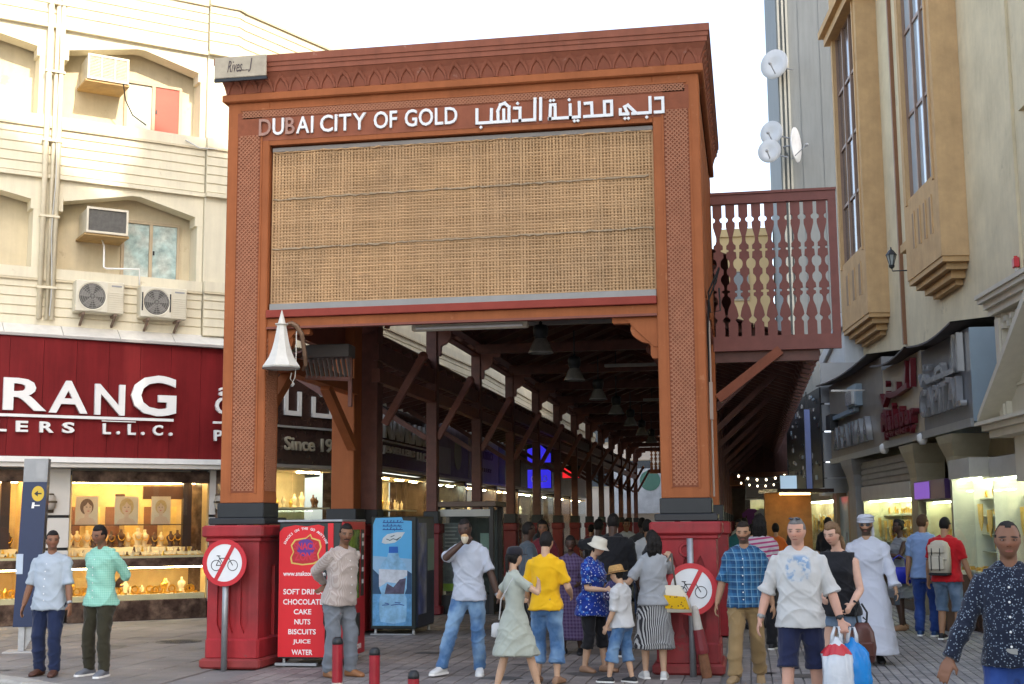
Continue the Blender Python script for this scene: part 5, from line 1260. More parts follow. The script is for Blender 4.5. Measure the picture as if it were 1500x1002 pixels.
# ------------------------------------------------------------------ wall lantern, alarm box
ln = sthing('wall_lantern', 'black glazed lantern on a short arm between the two tan window bays', 'wall lantern', 7.3, OW-.62, 6.88)
GLN = mat('lantern_pane', (.35,.38,.36), .2, var=.2)
MB().lathe([(.07,.12),(.16,.46)], 6, cap=True).build('glass', GLN, ln)
for k in range(6):
    a = k*PI/3; MB().beam((.072*math.cos(a),.072*math.sin(a),.12),(.164*math.cos(a),.164*math.sin(a),.46),.022,.022).build('frame_bar', BLACK, ln)
MB().lathe([(.19,.46),(.17,.50),(.08,.62),(.03,.66),(.02,.74)], 6).build('roof', BLACK, ln); MB().lathe([(.03,.0),(.09,.05),(.10,.12)], 8).build('foot', BLACK, ln)
MB().tube([(.0,0,.02),(.02,0,-.08),(.5,-.0,-.08),(.92,0,-.04)], .022, 6).build('arm', BLACK, ln); MB().bbox(.90,.99,-.06,.06,-.15,.25,.01).build('wall_plate', mat('lantern_plate',(.20,.18,.15),.6), ln)
ln.scale = (.62,.62,.62)
ab = sthing('alarm_box', 'small red alarm box on the sand coloured wall near the right edge', 'alarm', 1.0, OW-.055, 5.66)
MB().bbox(-.09,-.0,-.085,.085,0,.16,.012).build('box', SIGN_R, ab); MB().box(-.06,0,-.03,.03,-.06,-.001).build('bracket', STONE, ab); MB().lathe([(.03,0),(.025,-.03)],8,(-.045,0,.19)).build('beacon', mat('beacon_red',(.6,.05,.05),.2), ab)
# ------------------------------------------------------------------ shop sign boxes
def sign_bay(s0, s1, z0, z1, m, name, label, side_m):
    t = sthing('shop_sign', label, 'shop sign', s0, 0, z0, 'fascia signs over the right hand shops')
    sp(t, 'sign_panel', MS().box(s0, s1, .02, .06, z0, z1), m)
    sp(t, 'return_panel', MS().box(s0-.04, s0-.001, .02, OW-.01, z0, z1), side_m)
    sp(t, 'bottom_panel', MS().box(s0, s1, .061, OW+.3, z0, z0+.04), side_m); sp(t, 'bottom_rail', MS().box(s0-.03, s1, -.03, .019, z0-.08, z0+.05), mat('sign_rail',(.34,.34,.33),.4,.4), t)
    return t
def sletters(t, txt, s0, s1, z0, z1, m, dep=.10, bold=.02):
    """raised lettering: reads left to right from far to near is mirrored on this side, so text runs towards the camera"""
    n = len(txt); ms = [text_mesh(c, 1.0, dep, m, bold=bold) for c in txt]; bs = [mesh_bounds(k) for k in ms]; ws = [b[1][0]-b[0][0] for b in bs]; gap = .08; tot = sum(ws)+gap*(n-1); k = (s1-s0)/tot; x = 0.0
    H = max(b[1][2] for b in bs)
    Rz = Matrix((( -RD.x, RN.x, 0, 0), (-RD.y, RN.y, 0, 0), (0, 0, 1, 0), (0, 0, 0, 1)))   # text x -> -RD (towards the camera), text y -> into building
    for me, b, w in zip(ms, bs, ws):
        me.transform(Matrix.Diagonal((k, 1, (z1-z0)/H, 1)) @ Matrix.Translation((-b[0][0], 0, 0))); me.transform(Rz)
        o = bpy.data.objects.new('letter', me); COL.objects.link(o); o.parent = t; o.location = Vector(W3(s1-x, -.05, z0))-t.location; x += (w+gap)*k
def sstrokes(t, name, paths, s1, z0, k, kz, m, w=.05, dep=.10):
    mb = MB(); strokes(mb, paths, 0, 0, k, kz, -dep/2, dep/2, w)
    mb.v = [tuple(Vector(W3(s1-x, y-.05, z0+z))-t.location) for x, y, z in mb.v]; return mb.build(name, m, t)
SG_GREY = mat('sign_grey_metal', (.20,.205,.21), .45, .3, var=.12); SG_BLUE = mat('sign_blue_grey', (.27,.345,.40), .4, .1, var=.06); SG_BEIGE = mat('sign_beige_panel', (.42,.36,.26), .5, var=.1)
CHS = mat('chrome_letter', (.55,.55,.54), .25, .6, var=.08); MAR = mat('maroon_letter', (.13,.012,.018), .3, var=.1)
t = sign_bay(.38, 3.35, 3.17, 4.62, SG_GREY, 'sign', 'grey metal shop sign reading CAPITAL in raised letters with Arabic above', SG_BLUE)
sletters(t, 'CAPITAL', .6, 3.2, 3.45, 3.92, CHS)
sstrokes(t, 'arabic_lettering', [[(0,.25),(.12,0),(.3,.2),(.5,0),(.9,.0)],[(.35,.5)],[(.6,.45)],[(1.0,0),(1.1,.25),(1.4,.3),(1.5,0),(1.0,0)],[(1.6,0),(2.1,0),(2.1,1.0)],[(2.35,0),(2.35,1.0)],[(1.7,-.2),(1.9,-.25)]], 3.15, 4.02, 1.05, .52, CHS, .085)
t = sign_bay(3.42, 6.55, 3.17, 4.66, SG_BEIGE, 'sign', 'beige shop sign with maroon raised lettering beside the grey CAPITAL sign', SG_BEIGE)
sstrokes(t, 'arabic_lettering', [[(0,.1),(.2,-.2),(.5,.1),(.8,0),(1.3,0)],[(.5,.5)],[(.9,-.4)],[(1.3,.3),(1.3,0),(2.0,.1)],[(1.9,.1),(2.0,.9)],[(2.3,.1),(2.35,.9)],[(.2,-.5),(.6,-.6)]], 6.3, 4.05, 1.1, .52, MAR, .10)
sletters(t, 'Malabar', 3.6, 6.3, 3.42, 3.78, MAR, .12, .04); sletters(t, 'jewellery', 3.8, 6.2, 3.28, 3.42, MAR, .08)
t = sign_bay(6.62, 12.6, 3.12, 4.95, mat('sign_bronze_panel',(.23,.20,.165),.45,.2,var=.12), 'sign', 'bronze shop sign with chrome emblem and tall chrome letters, farthest of the three', SG_GREY)
sletters(t, 'ARAWAA', 7.6, 11.6, 3.35, 3.85, CHS, .12)
for (a, b, c, d, m_) in ((8.6,9.6,4.15,4.62,SG_BLUE),(8.8,9.5,4.2,4.5,CHS)):
    sp(t, 'emblem_block', MS().box(a, b, -.12-(.06 if m_ is CHS else 0), .019, c, d), m_)
b = MS(); b.box(9.0, 12.0, -.10, .015, 4.05, 4.14); sp(t, 'emblem_bar', b, SG_BLUE); sp(t, 'floodlight_arm', MS().box(8.3, 8.34, -.7, .01, 4.42, 4.46), CHS)
sp(t, 'emblem_block', MS().box(11.6, 12.2, -.16, .019, 3.85, 4.2), BLACK)
# dark awning ledges above the signs
for (sa, sb_, za, zb) in ((.4,3.3,4.72,4.70),(3.5,6.4,4.74,4.74),(6.7,12.9,5.02,5.0)):
    b = MS(); n = 10
    pts = [(sa+(sb_-sa)*i/n, za-.10*math.sin(PI*i/n)) for i in range(n+1)]
    for i in range(n):
        b.add([(pts[i][0],-.25,pts[i][1]),(pts[i+1][0],-.25,pts[i+1][1]),(pts[i+1][0],OW,pts[i+1][1]+.15),(pts[i][0],OW,pts[i][1]+.15),(pts[i][0],-.25,pts[i][1]-.03),(pts[i+1][0],-.25,pts[i+1][1]-.03),(pts[i+1][0],OW,pts[i+1][1]+.12),(pts[i][0],OW,pts[i][1]+.12)], [(0,1,2,3),(7,6,5,4),(0,4,5,1),(3,2,6,7)])
    sp(rb, 'canopy_ledge', b, mat('ledge_underside', (.10,.085,.08), .7, var=.2))
# ------------------------------------------------------------------ ground floor shops on the right
RBACK = mat('pale_green_display', (.62,.60,.40), .6, var=.12, scale=4); RBACK2 = mat('white_display', (.68,.67,.58), .6, var=.08)
LAMP_G = emat('display_lamp', (.95,1.0,.72), 9.5)
OLIVE = mat('olive_column', (.30,.26,.17), .5, var=.15); GREYC = mat('grey_column', (.30,.295,.28), .6, var=.1, streak=.1)
def rshop(s0, s1, label, seed, back, z0=.75, z1=2.35, oF=.12, head=None, pads=True, base=DARKST):
    r = random.Random(seed); t = sthing('jewellery_window', label, 'shop window', s0, oF)
    sp(t, 'base', MS().box(s0, s1, oF+.02, OW+.2, 0, z0), base); sp(t, 'back_panel', MS().box(s0, s1, oF+.8, oF+.84, z0, z1), back)
    sp(t, 'side_panel', MS().box(s1-.03, s1-.001, oF, oF+.8, z0+.001, z1), back)
    sp(t, 'head', MS().box(s0, s1, oF-.04, oF+.9, z1+.001, z1+.3), head or mat('head_beige',(.42,.40,.35),.6))
    sp(t, 'display_base', MS().box(s0+.01, s1-.031, oF+.03, oF+.799, z0+.001, z0+.08), RBACK2)
    for k, z in enumerate((z0+.35, z0+.62, z0+.9, z0+1.18)): sp(t, 'shelf', MS().box(s0+.02, s1-.04, oF+.42, oF+.799, z, z+.02), mat('glass_shelf',(.5,.5,.42),.2))
    n = int((s1-s0)/.2)
    for i in range(n):
        s = s0+.12+i*.2
        for z in (z0+.37, z0+.64, z0+.92, z0+1.2):
            if r.random() < .75:
                w = r.uniform(.05,.085); h = r.uniform(.12,.2)
                pd = sp(t, 'necklace_pad', MS().box(s-w, s+w, oF+.52, oF+.55, z, z+h), r.choice((RBACK2, RBACK2, BUSTW)))
                b = MS(); b.tube([(s+w*.7*math.sin(a), oF+.512, z+h*.6-h*.42*math.cos(a)) for a in (-2.2,-1.2,-.6,0,.6,1.2,2.2)], .012, 5); sp(t, 'necklace', b, NECK, pd)
    for i in range(int((s1-s0)/.5)):   # long gold bib necklaces hung in front
        s = s0+.3+i*.5+r.uniform(-.1,.1); b = MS(); z = z1-.35-r.uniform(0,.15); w = r.uniform(.09,.14)
        b.prism([(s-w,z),(s+w,z),(s+w*.8,z-.28),(s,z-.42),(s-w*.8,z-.28)], oF+.30, oF+.315, axes='xz'); sp(t, 'gold_bib', b, NECK)
    b = MS()
    for i in range(int((s1-s0)*45)):
        s = r.uniform(s0+.05, s1-.05); o_ = oF+r.uniform(.06,.4); q = r.uniform(.01,.03); b.box(s-q, s+q, o_-q, o_+q, z0+.08, z0+.08+q*2)
    sp(t, 'jewellery', b, NECK, kind='stuff')
    for o_ in (oF+.12, oF+.55): sp(t, 'strip_lamp', MS().box(s0+.06, s1-.06, o_, o_+.04, z1-.03, z1-.002), LAMP_G)
    nn = max(1, int((s1-s0)/1.3))
    for i in range(nn): sp(t, 'glass_pane', MS().box(s0+(s1-s0)*i/nn+.01, s0+(s1-s0)*(i+1)/nn-.01, oF, oF+.008, z0+.002, z1-.002), GLASS)
    sp(t, 'glass_side', MS().box(s0-.012, s0-.004, oF, oF+.8, z0+.002, z1-.002), GLASS)
    return t
rshop(.35, 1.55, 'bright display window with rows of gold necklaces behind the man in the navy shirt', 31, RBACK2, .82, 2.32, -.05)
rshop(-3.9, .2, 'display window at the right edge under the white portal', 36, RBACK2, .82, 2.3, .2)
rshop(2.05, 4.1, 'display window with hanging gold bibs beside the violet sign', 32, RBACK, .7, 2.0, .15)
rshop(4.9, 9.4, 'pale green display window with white trees of jewels behind the woman in grey', 33, RBACK, .6, 2.1, .1)
# columns with flared capitals
def column(s, w, m, label, ztop=3.05, oF=.05):
    t = sthing('shop_column', label, 'column', s, oF, 0, 'columns between the right hand shops')
    sp(t, 'shaft', MS().box(s, s+w, oF, oF+.5, 0, 2.45), m)
    b = MS(); b.loft([[(s,oF,2.451),(s+w,oF,2.451),(s+w,oF+.5,2.451),(s,oF+.5,2.451)],[(s-.05,oF-.04,2.7),(s+w+.05,oF-.04,2.7),(s+w+.05,oF+.5,2.7),(s-.05,oF+.5,2.7)],[(s-.22,oF-.1,2.92),(s+w+.22,oF-.1,2.92),(s+w+.22,oF+.5,2.92),(s-.22,oF+.5,2.92)],[(s-.3,oF-.12,ztop),(s+w+.3,oF-.12,ztop),(s+w+.3,oF+.5,ztop),(s-.3,oF+.5,ztop)]]); sp(t, 'capital', b, m)
    return t
column(1.62, .4, OLIVE, 'olive column between the bright display window and the violet sign'); column(4.25, .5, OLIVE, 'olive column just left of the violet sign')
column(10.0, .75, GREYC, 'grey square column behind the man in the white robe', 3.05)
t = sthing('violet_sign', 'small violet lit sign strip above the hanging gold bibs', 'sign', 2.1, .05, 2.05)
sp(t, 'sign_case', MS().box(2.1, 4.2, -.02, .10, 2.03, 2.36), mat('violet_dark',(.05,.02,.08),.4)); sp(t, 'lit_face', MS().box(3.1, 4.15, -.03, -.021, 2.05, 2.34), emat('violet_lit',(.22,.09,.5),.22))
t = sthing('price_board', 'small dark board with white lines hung in the display window behind the red shirt', 'notice board', 2.0, -.1, 1.1)
sp(t, 'board', MS().box(1.92, 2.2, -.12, -.09, 1.02, 1.42), BLACK)
for i in range(4): sp(t, 'line', MS().box(1.95, 2.17, -.126, -.121, 1.07+i*.09, 1.12+i*.09), mat('board_line',(.5,.55,.55),.5))
t = sthing('counter_case', 'dark wooden counter with a glass top at the shop corner behind the navy shirt', 'counter', .9, -.5)
sp(t, 'cabinet', MS().box(.7, 1.3, -.45, -.08, 0, .85), mat('counter_wood',(.09,.045,.025),.4,var=.3)); sp(t, 'top', MS().box(.66, 1.34, -.49, -.055, .851, .9), mat('counter_top',(.5,.48,.36),.3))
t = sthing('roller_shutter_box', 'grey shutter box and lattice under the bronze sign', 'shutter', 5.2, .2, 2.4)
sp(t, 'shutter_box', MS().box(4.9, 9.6, .15, .6, 2.41, 2.95), mat('shutter_grey',(.16,.14,.125),.5,.2,var=.25)); 
for i in range(4): sp(t, 'slat', MS().box(4.92, 9.58, .11, .149, 2.44+i*.12, 2.53+i*.12), mat('slat_grey',(.20,.18,.16),.5,.2,var=.2))
for k, (s, lab) in enumerate(((3.5,'white floodlight under the join of the grey and beige signs'),(6.6,'white floodlight under the join of the beige and bronze signs'))):
    t = sthing('floodlight', lab, 'floodlight', s, .0, 3.0, 'floodlights under the signs')
    mb = MB(); mb.lathe([(.05,0),(.09,.06),(.09,.16),(.04,.2)], 10); mb.build('head', WHITE, t, True); MB().tube([(.0,0,.15),(.3,.2,.2)], .02, 6).build('arm', WHITE, t)
# grey metal-clad shop beyond, and its glittering sign facing the lane
GP = mat('grey_cladding', (.36,.37,.38), .4, .4, var=.08, scale=1.5)
gs = sthing('grey_clad_shop', 'grey metal clad shop front with glittering lattice sign at the far corner of the street', 'shop', 13, 0)
for i, (za, zb) in enumerate(((2.35,2.72),(2.74,3.1),(3.14,3.86),(3.9,4.55),(4.6,5.6))): sp(gs, 'cladding_panel', MS().box(13.0, 13.1, -.10, 1.2, za, zb), GP)
for z in (3.11, 3.87): sp(gs, 'light_strip', MS().box(12.99, 13.09, -.05, .75, z, z+.025), emat('pale_strip',(.85,.92,1.0),.7))
sp(gs, 'sign_face', MS().box(13.11, 19, -.14, -.02, 2.5, 5.0), BLACK)
rr = random.Random(8)
for i in range(60):
    s = 13.2+rr.random()*5.5; z = 2.6+rr.random()*2.3; sp(gs, 'glitter_tile', MS().box(s, s+rr.uniform(.08,.3), -.17, -.141, z, z+rr.uniform(.05,.14)), rr.choice((CHS, SG_BLUE, CHS, mat('dark_tile',(.08,.09,.1),.2,.5))))
sp(gs, 'white_bracket', MS().box(13.11, 13.6, -.16, .9, 2.3, 2.49), WHITE)
rshop(13.2, 18.5, 'far display window with bright vertical gold rows under the glittering sign', 35, mat('far_display',(.55,.45,.28),.6,var=.3,scale=6), .5, 2.2, .1)
t = sthing('glass_door', 'pale blue glass door beside the grey square column', 'door', 11.2, .1)
sp(t, 'door_leaf', MS().box(11.0, 12.4, .12, .16, .02, 2.25), mat('blue_glass_door',(.30,.42,.46),.15,var=.2,scale=2)); sp(t, 'frame', MS().box(12.41, 12.9, .06, .3, 0, 2.35), mat('bronze_frame',(.20,.13,.07),.4,.3))
sp(t, 'handle', MS().box(11.25, 11.29, .04, .08, .9, 1.4), ALU); sp(t, 'frame', MS().box(10.8, 10.99, .06, .3, 0, 2.35), MC['bronze_frame'])
# white building beneath bay one and the tall grey tower
slab_building('white_building', 'plain white wall below the far tan bay and behind the canopy eave', 2.55, 10, 34.3, 44, 6.6, mat('white_wall',(.58,.60,.60),.7,var=.06,streak=.1))
slab_building('grey_tower', 'tall pale grey tower block rising behind the fretwork screen', 1.48, 12, 45, 60, 42, mat('tower_grey',(.25,.262,.257),.75,var=.06,scale=.5,streak=.12,spec=.2))
tw = thing('tower_trim', 'pale pipes and joints running up the left edge of the grey tower', 'pipe', (1.48, 45, 0))
for x in (.05,.2,.33): MB().box(x,x+.07,-.12,-.001,4,42).build('pipe', mat('tower_pipe',(.45,.43,.36),.6), tw)
for x in (.75, 1.45): MB().box(x,x+.012,-.012,-.001,4,42).build('joint_strip', mat('joint_grey',(.18,.19,.19),.7), tw)
def dish(x, y, z, R, rz, label):
    t = thing('satellite_dish', label, 'satellite dish', (x,y,z), rz, 'satellite dishes on the edge of the grey tower')
    mb = MB(); prof = [(R*k/6, R*.22*(k/6)**2) for k in range(7)]; mb.lathe(prof+[(R, R*.22+.02),(R*.5,R*.055+.02),(0.0,.02)], 22, cap=False); mb.v = [(a, -c, b) for a, b, c in mb.v]; mb.f = [f[::-1] for f in mb.f]; mb.build('reflector', mat('dish_white',(.62,.63,.64),.5,var=.06), t, True)
    MB().tube([(0,.05,-R*.8),(0,-R*.8,-R*.1)], .02, 5).build('feed_arm', STEEL, t); MB().tube([(0,-.0,0),(0,.3,0),(.5,.3,-.2)], .03, 6).build('mount', STEEL, t); MB().ell((0,-R*.82,-.05),(.06,.08,.06),8,6).build('feed_horn', STEEL, t)
dish(1.42,44.6,17.3,.52,-.5,'topmost white satellite dish on the tower edge'); dish(1.22,44.2,14.75,.42,-.5,'middle white satellite dish on the tower edge'); dish(1.10,43.6,13.95,.40,-.35,'lower white satellite dish tilted on the tower edge'); dish(1.85,44.2,14.3,.60,1.25,'grey satellite dish seen from the side against the tower')
slab_building('sunlit_far_building', 'sunlit yellow building seen through the fretwork screen', -.9, 1.3, 58, 70, 14.2, mat('yellow_wall',(.66,.48,.24),.8,var=.1,scale=.6), [('-y', -.4, 1.1, 1, 6, 2.7, 3, .7, 1.2)])
slab_building('far_lane_building', 'dim tall building beside the canopy at the far end of the right hand lane', 1.9, 9, 60, 76, 15, mat('lane_wall_tan',(.42,.32,.2),.8,var=.15), [('-x', 62, 3, 4, 4, 3, 3, 1.2, 1.4)])
# dim shops and signs in the narrow lane right of the gateway
for i, (x, y, z, w, h, m, lab) in enumerate(((1.0,33.5,2.25,.40,.55,emat('pale_blue_sign',(.45,.62,.78),.22),'pale blue hanging sign in the narrow lane'),(1.15,36,2.15,.5,.16,emat('lit_red',(.8,.02,.03),.9),'small glowing red sign in the narrow lane'),(1.75,38,2.6,.5,1.0,mat('lilac_sign',(.42,.36,.52),.5),'lilac hanging banner in the narrow lane'),(1.35,30.0,2.35,.12,1.8,mat('blue_banner',(.20,.26,.55),.5),'narrow blue banner beside the glittering lattice sign'))):
    sign_box('hanging_sign', x, y, z, w, h, m, lab)
t = thing('lane_stall', 'golden lit stall at the end of the narrow lane', 'stall', (1.3, 40, 0)); lane_shop(t, 3.0, BEIGE_S, LAMP_W, 41, 2.4, 2.9); t.rotation_euler = (0,0,math.radians(20))
t = thing('lane_stall', 'dark souvenir stall hung with clothes in the narrow lane', 'stall', (-.1, 47, 0)); lane_shop(t, 2.2, BROWN_S, LAMP_C, 42, 2.5, 3.2)
for i, c in enumerate(((.16,.05,.2),(.4,.4,.42),(.03,.12,.1),(.3,.03,.04),(.05,.05,.12))):
    mb = MB(); x = .2+i*.42; mb.prism([(x-.16,1.3),(x+.16,1.3),(x+.17,1.9),(x+.3,1.75),(x+.33,1.95),(x+.12,2.12),(x-.12,2.12),(x-.33,1.95),(x-.3,1.75),(x-.17,1.9)], -.2-.03*i, -.15-.03*i); o = mb.build('hung_shirt', mat('shirt_%d' % i, c, .9, var=.1), t)
# the crowded end of the narrow lane: a dark timber gable with a lit awning, strings of bulbs, hanging goods
lg = thing('lane_gable', 'dark timber gable with an orange awning closing the narrow lane beyond the plaid shirt', 'canopy', (.55, 50, 0))
mb = MB(); mb.prism([(-1.3,2.9),(1.5,2.9),(1.5,4.6),(.1,6.2),(-1.3,5.6)], 0, .2); mb.build('gable_wall', WOOD, lg)
for i in range(8): MB().box(-1.3+i*.35, -1.0+i*.35, -.05, -.001, 2.95, 4.5).build('gable_board', ROOFM, lg)
mb = MB(); mb.add([(-1.3,-1.2,3.0),(1.3,-1.2,3.0),(1.3,-.06,3.5),(-1.3,-.06,3.5),(-1.3,-1.2,2.96),(1.3,-1.2,2.96),(1.3,-.06,3.46),(-1.3,-.06,3.46)], [(0,1,2,3),(7,6,5,4),(0,4,5,1),(1,5,6,2),(3,2,6,7),(0,3,7,4)]); mb.build('awning', mat('awning_orange',(.42,.17,.08),.7,var=.2), lg)
MB().box(-1.3,1.5,.01,.19,0,2.899).build('lower_wall', mat('lane_dark_wall',(.10,.07,.055),.7,var=.5,scale=2), lg)
for k, (y, x0, x1, z, lab) in enumerate(((34.0,-.45,1.15,2.95,'nearer string of bare bulbs across the narrow lane'),(42.0,-.45,1.3,3.0,'farther string of bare bulbs across the narrow lane'))):
    t = thing('bulb_string', lab, 'lamp', (0, y, 0)); n = 7
    MB().tube([(x0+(x1-x0)*i/n, 0, z-.18*math.sin(PI*i/n)) for i in range(n+1)], .008, 5).build('cable', BLACK, t)
    for i in range(1, n): MB().ell((x0+(x1-x0)*i/n, 0, z-.18*math.sin(PI*i/n)-.05), (.026,.026,.034), 8, 6).build('bulb', emat('bulb_glow',(1.0,.85,.6),2.5), t, True)
t = thing('spice_stall', 'orange lit stall heaped with goods beside the pink striped top', 'stall', (.62, 29.5, 0), .35)
MB().bbox(0,1.1,0,.8,0,.85,.01).build('counter', mat('counter_wood',(.09,.045,.025),.4,var=.3), t); MB().box(0,1.1,.75,.8,.851,2.3).build('back_panel', mat('stall_amber',(.30,.13,.035),.6,var=.3,scale=5), t)
MB().box(-.1,1.2,-.3,.85,2.3,2.38).build('roof_slab', BROWN_S, t); MB().box(.2,.9,.3,.36,2.26,2.295).build('strip_lamp', emat('amber_lamp',(1.0,.6,.2),6.0), t)
rr = random.Random(4)
for i in range(22): MB().ell((rr.uniform(.1,1.0), rr.uniform(.1,.7), .88+rr.uniform(0,.12)), (.07,.07,.06), 8, 6).build('goods', rr.choice((GOLD, mat('goods_orange',(.5,.16,.03),.6), mat('goods_red',(.35,.04,.03),.6))), t, True)
# ------------------------------------------------------------------ white classical portal at the right edge
class MP(MS):
    def done(self, root):
        self.v = [(a_-1.4, b_, c_) for a_, b_, c_ in self.v]; return MS.done(self, root)
po = sthing('white_portal', 'cream classical portal with cornice, dentils and raking pediment at the right edge', 'portal', -1, .0)
PC = mat('portal_cream', (.60,.555,.44), .6, var=.06, scale=2, streak=.08)
sp(po, 'pilaster', MP().box(.0, .28, -.02, OW-.02, 2.95, 4.6), PC); sp(po, 'pilaster_face', MP().box(.05, .22, -.05, -.021, 2.98, 4.5), PC)
sp(po, 'frieze', MP().box(-6, -.001, .06, OW-.02, 2.2, 4.6), PC)
for k, (d, za, zb) in enumerate(((.05,4.56,4.66),(.10,4.661,4.75),(.16,4.751,4.82),(.19,4.821,4.88))): sp(po, 'cornice', MP().box(-6, .28+d, -.05-d, OW-.03, za, zb), PC)
for i in range(16): 
    for j in range(2): sp(po, 'dentil', MP().box(-.12-i*.26-j*.13, -.02-i*.26-j*.13, -.04-.0, .059, 4.33+j*.09, 4.405+j*.09), PC)
for k in range(3):
    e = .10*k; yo = -.30+.08*k
    for (sa, za, sb_, zb) in ((.45-e*.2, 3.05+.09*k, -2.2, 4.63+.09*k), (-4.85+e*.2, 3.05+.09*k, -2.2, 4.63+.09*k)):
        b = MP(); b.add([(sa,yo,za),(sb_,yo,zb),(sb_,yo,zb+.12),(sa,yo,za+.09),(sa,.3,za),(sb_,.3,zb),(sb_,.3,zb+.12),(sa,.3,za+.09)], [(0,1,2,3),(7,6,5,4),(0,4,5,1),(3,2,6,7),(0,3,7,4)] if sa > sb_ else [(3,2,1,0),(4,5,6,7),(1,5,4,0),(7,6,2,3),(4,7,3,0)]); sp(po, 'raking_cornice', b, PC)
for k, (d, za, zb) in enumerate(((.0,2.82,2.92),(.08,2.921,3.0),(.16,3.001,3.05))): sp(po, 'base_cornice', MP().box(-6, .32+d, -.18-d, OW-.04, za, zb), PC)
for za, zb in ((3.7,3.75),): sp(po, 'panel_mould', MP().box(-1.8, -.25, .03, .059, 4.12, 4.16), PC); sp(po, 'panel_mould', MP().box(-1.8, -.2, .03, .059, 3.5, 3.54), PC)
# ------------------------------------------------------------------ blue street totem on the left
TBL = mat('totem_blue', (.010,.024,.075), .35, var=.1)
tt = thing('street_totem', 'dark blue street totem with steel head and yellow arrow disc at the left edge', 'sign', (-9.72, 16.85, 0), math.radians(18))
mb = MB(); mb.prism([(-.13,.02),(-.05,.02),(-.05,.34),(-.13,.34)], -.06, .06); mb.build('leg', STEEL, tt); MB().box(-.3,.2,-.2,.2,0,.02).build('base_plate', mat('totem_plinth',(.4,.39,.37),.6), tt)
mb = MB(); mb.prism([(-.05,.02),(.12,.34),(-.05,.34)], -.015, .015); mb.build('gusset', STEEL, tt)
mb = MB(); mb.prism([(-.20,.34),(.13,.34),(.175,2.30),(-.145,2.30)], -.09, .09); mb.build('panel', TBL, tt)
mb = MB(); mb.prism([(-.145,2.302),(.175,2.302),(.18,2.62),(-.14,2.62)], -.085, .085); mb.build('head', mat('brushed_steel',(.24,.25,.26),.45,.5,var=.15), tt)
mb = MB(); mb.prism([(.02,2.34),(.15,2.34),(.155,2.58),(.03,2.58)], -.09, -.0855); mb.build('head_plate', mat('steel_dark',(.22,.23,.25),.3,.7), tt)
mb = MB(); mb.prism([(.06+.082*math.cos(2*PI*i/24),2.14+.105*math.sin(2*PI*i/24)) for i in range(24)], -.096, -.0905); mb.build('arrow_disc', mat('signal_yellow',(.62,.42,.03),.4), tt)
mb = MB(); mb.prism([(.01,2.14),(.06,2.18),(.06,2.15),(.11,2.15),(.11,2.13),(.06,2.13),(.06,2.10)], -.099, -.0965); mb.build('arrow', BLACK, tt)
mb = MB(); mb.prism([(-.02,1.94),(.015,1.94),(.015,1.97),(.09,1.97),(.09,1.985),(.02,1.985),(.02,2.02),(-.01,2.02)], -.094, -.0905); mb.build('symbol', LETTER, tt)
MB().box(-.19,-.10,-.096,-.0905,1.05,1.32).build('notice', mat('notice_blue_white',(.42,.5,.6),.5), tt)
# ------------------------------------------------------------------ unseen buildings added behind the camera, shaped to shade the gateway and street
FACB = mat('opposite_facade', (.50,.44,.34), .85, var=.1, scale=.4)
def opposite(name, label, x0, x1, y0, y1, z1, rows):
    t = thing(name, label, 'building', ((x0+x1)/2, (y0+y1)/2, 0)); cx, cy = (x0+x1)/2, (y0+y1)/2
    MB().box(x0-cx, x1-cx, y0-cy, y1-cy, 0, z1).build('wall', FACB, t)
    z = 4.5
    while z < z1-2:
        MB().box(x0-cx+.5, x1-cx-.5, y1-cy+.001, y1-cy+.04, z, z+1.5).build('window_band', mat('opposite_glass',(.10,.12,.13),.15,var=.2), t); z += 3.4
    return t
ob = opposite('shading_building', 'unseen tall building added behind the viewpoint to shade the gateway', 10.6, 23.9, -14, -4, 26.2, 6)
for x0, x1, z0, z1 in ((10.6,16.0,26.201,31.6),(16.4,23.9,26.201,34.0),(16.001,16.399,26.201,26.9),(16.001,16.399,29.4,32.6)):
    MB().box(x0-17.25, x1-17.25, 4.7, 5.0, z0, z1).build('shade_screen', FACB, ob)  # unseen slotted screen added to set the shade edge and pass a sun streak
tw2 = opposite('shading_tower', 'unseen stepped block added behind the viewpoint to shade the right hand street', 46, 60, -5.4, -4, 72, 12)
for x0, x1, z1 in ((24.0, 27.99, 33.0), (28.0, 37.99, 45.0), (38.0, 45.99, 51.0)):
    MB().box(x0-53, x1-53, -.7, .7, 0, z1).build('shade_wing', FACB, tw2)
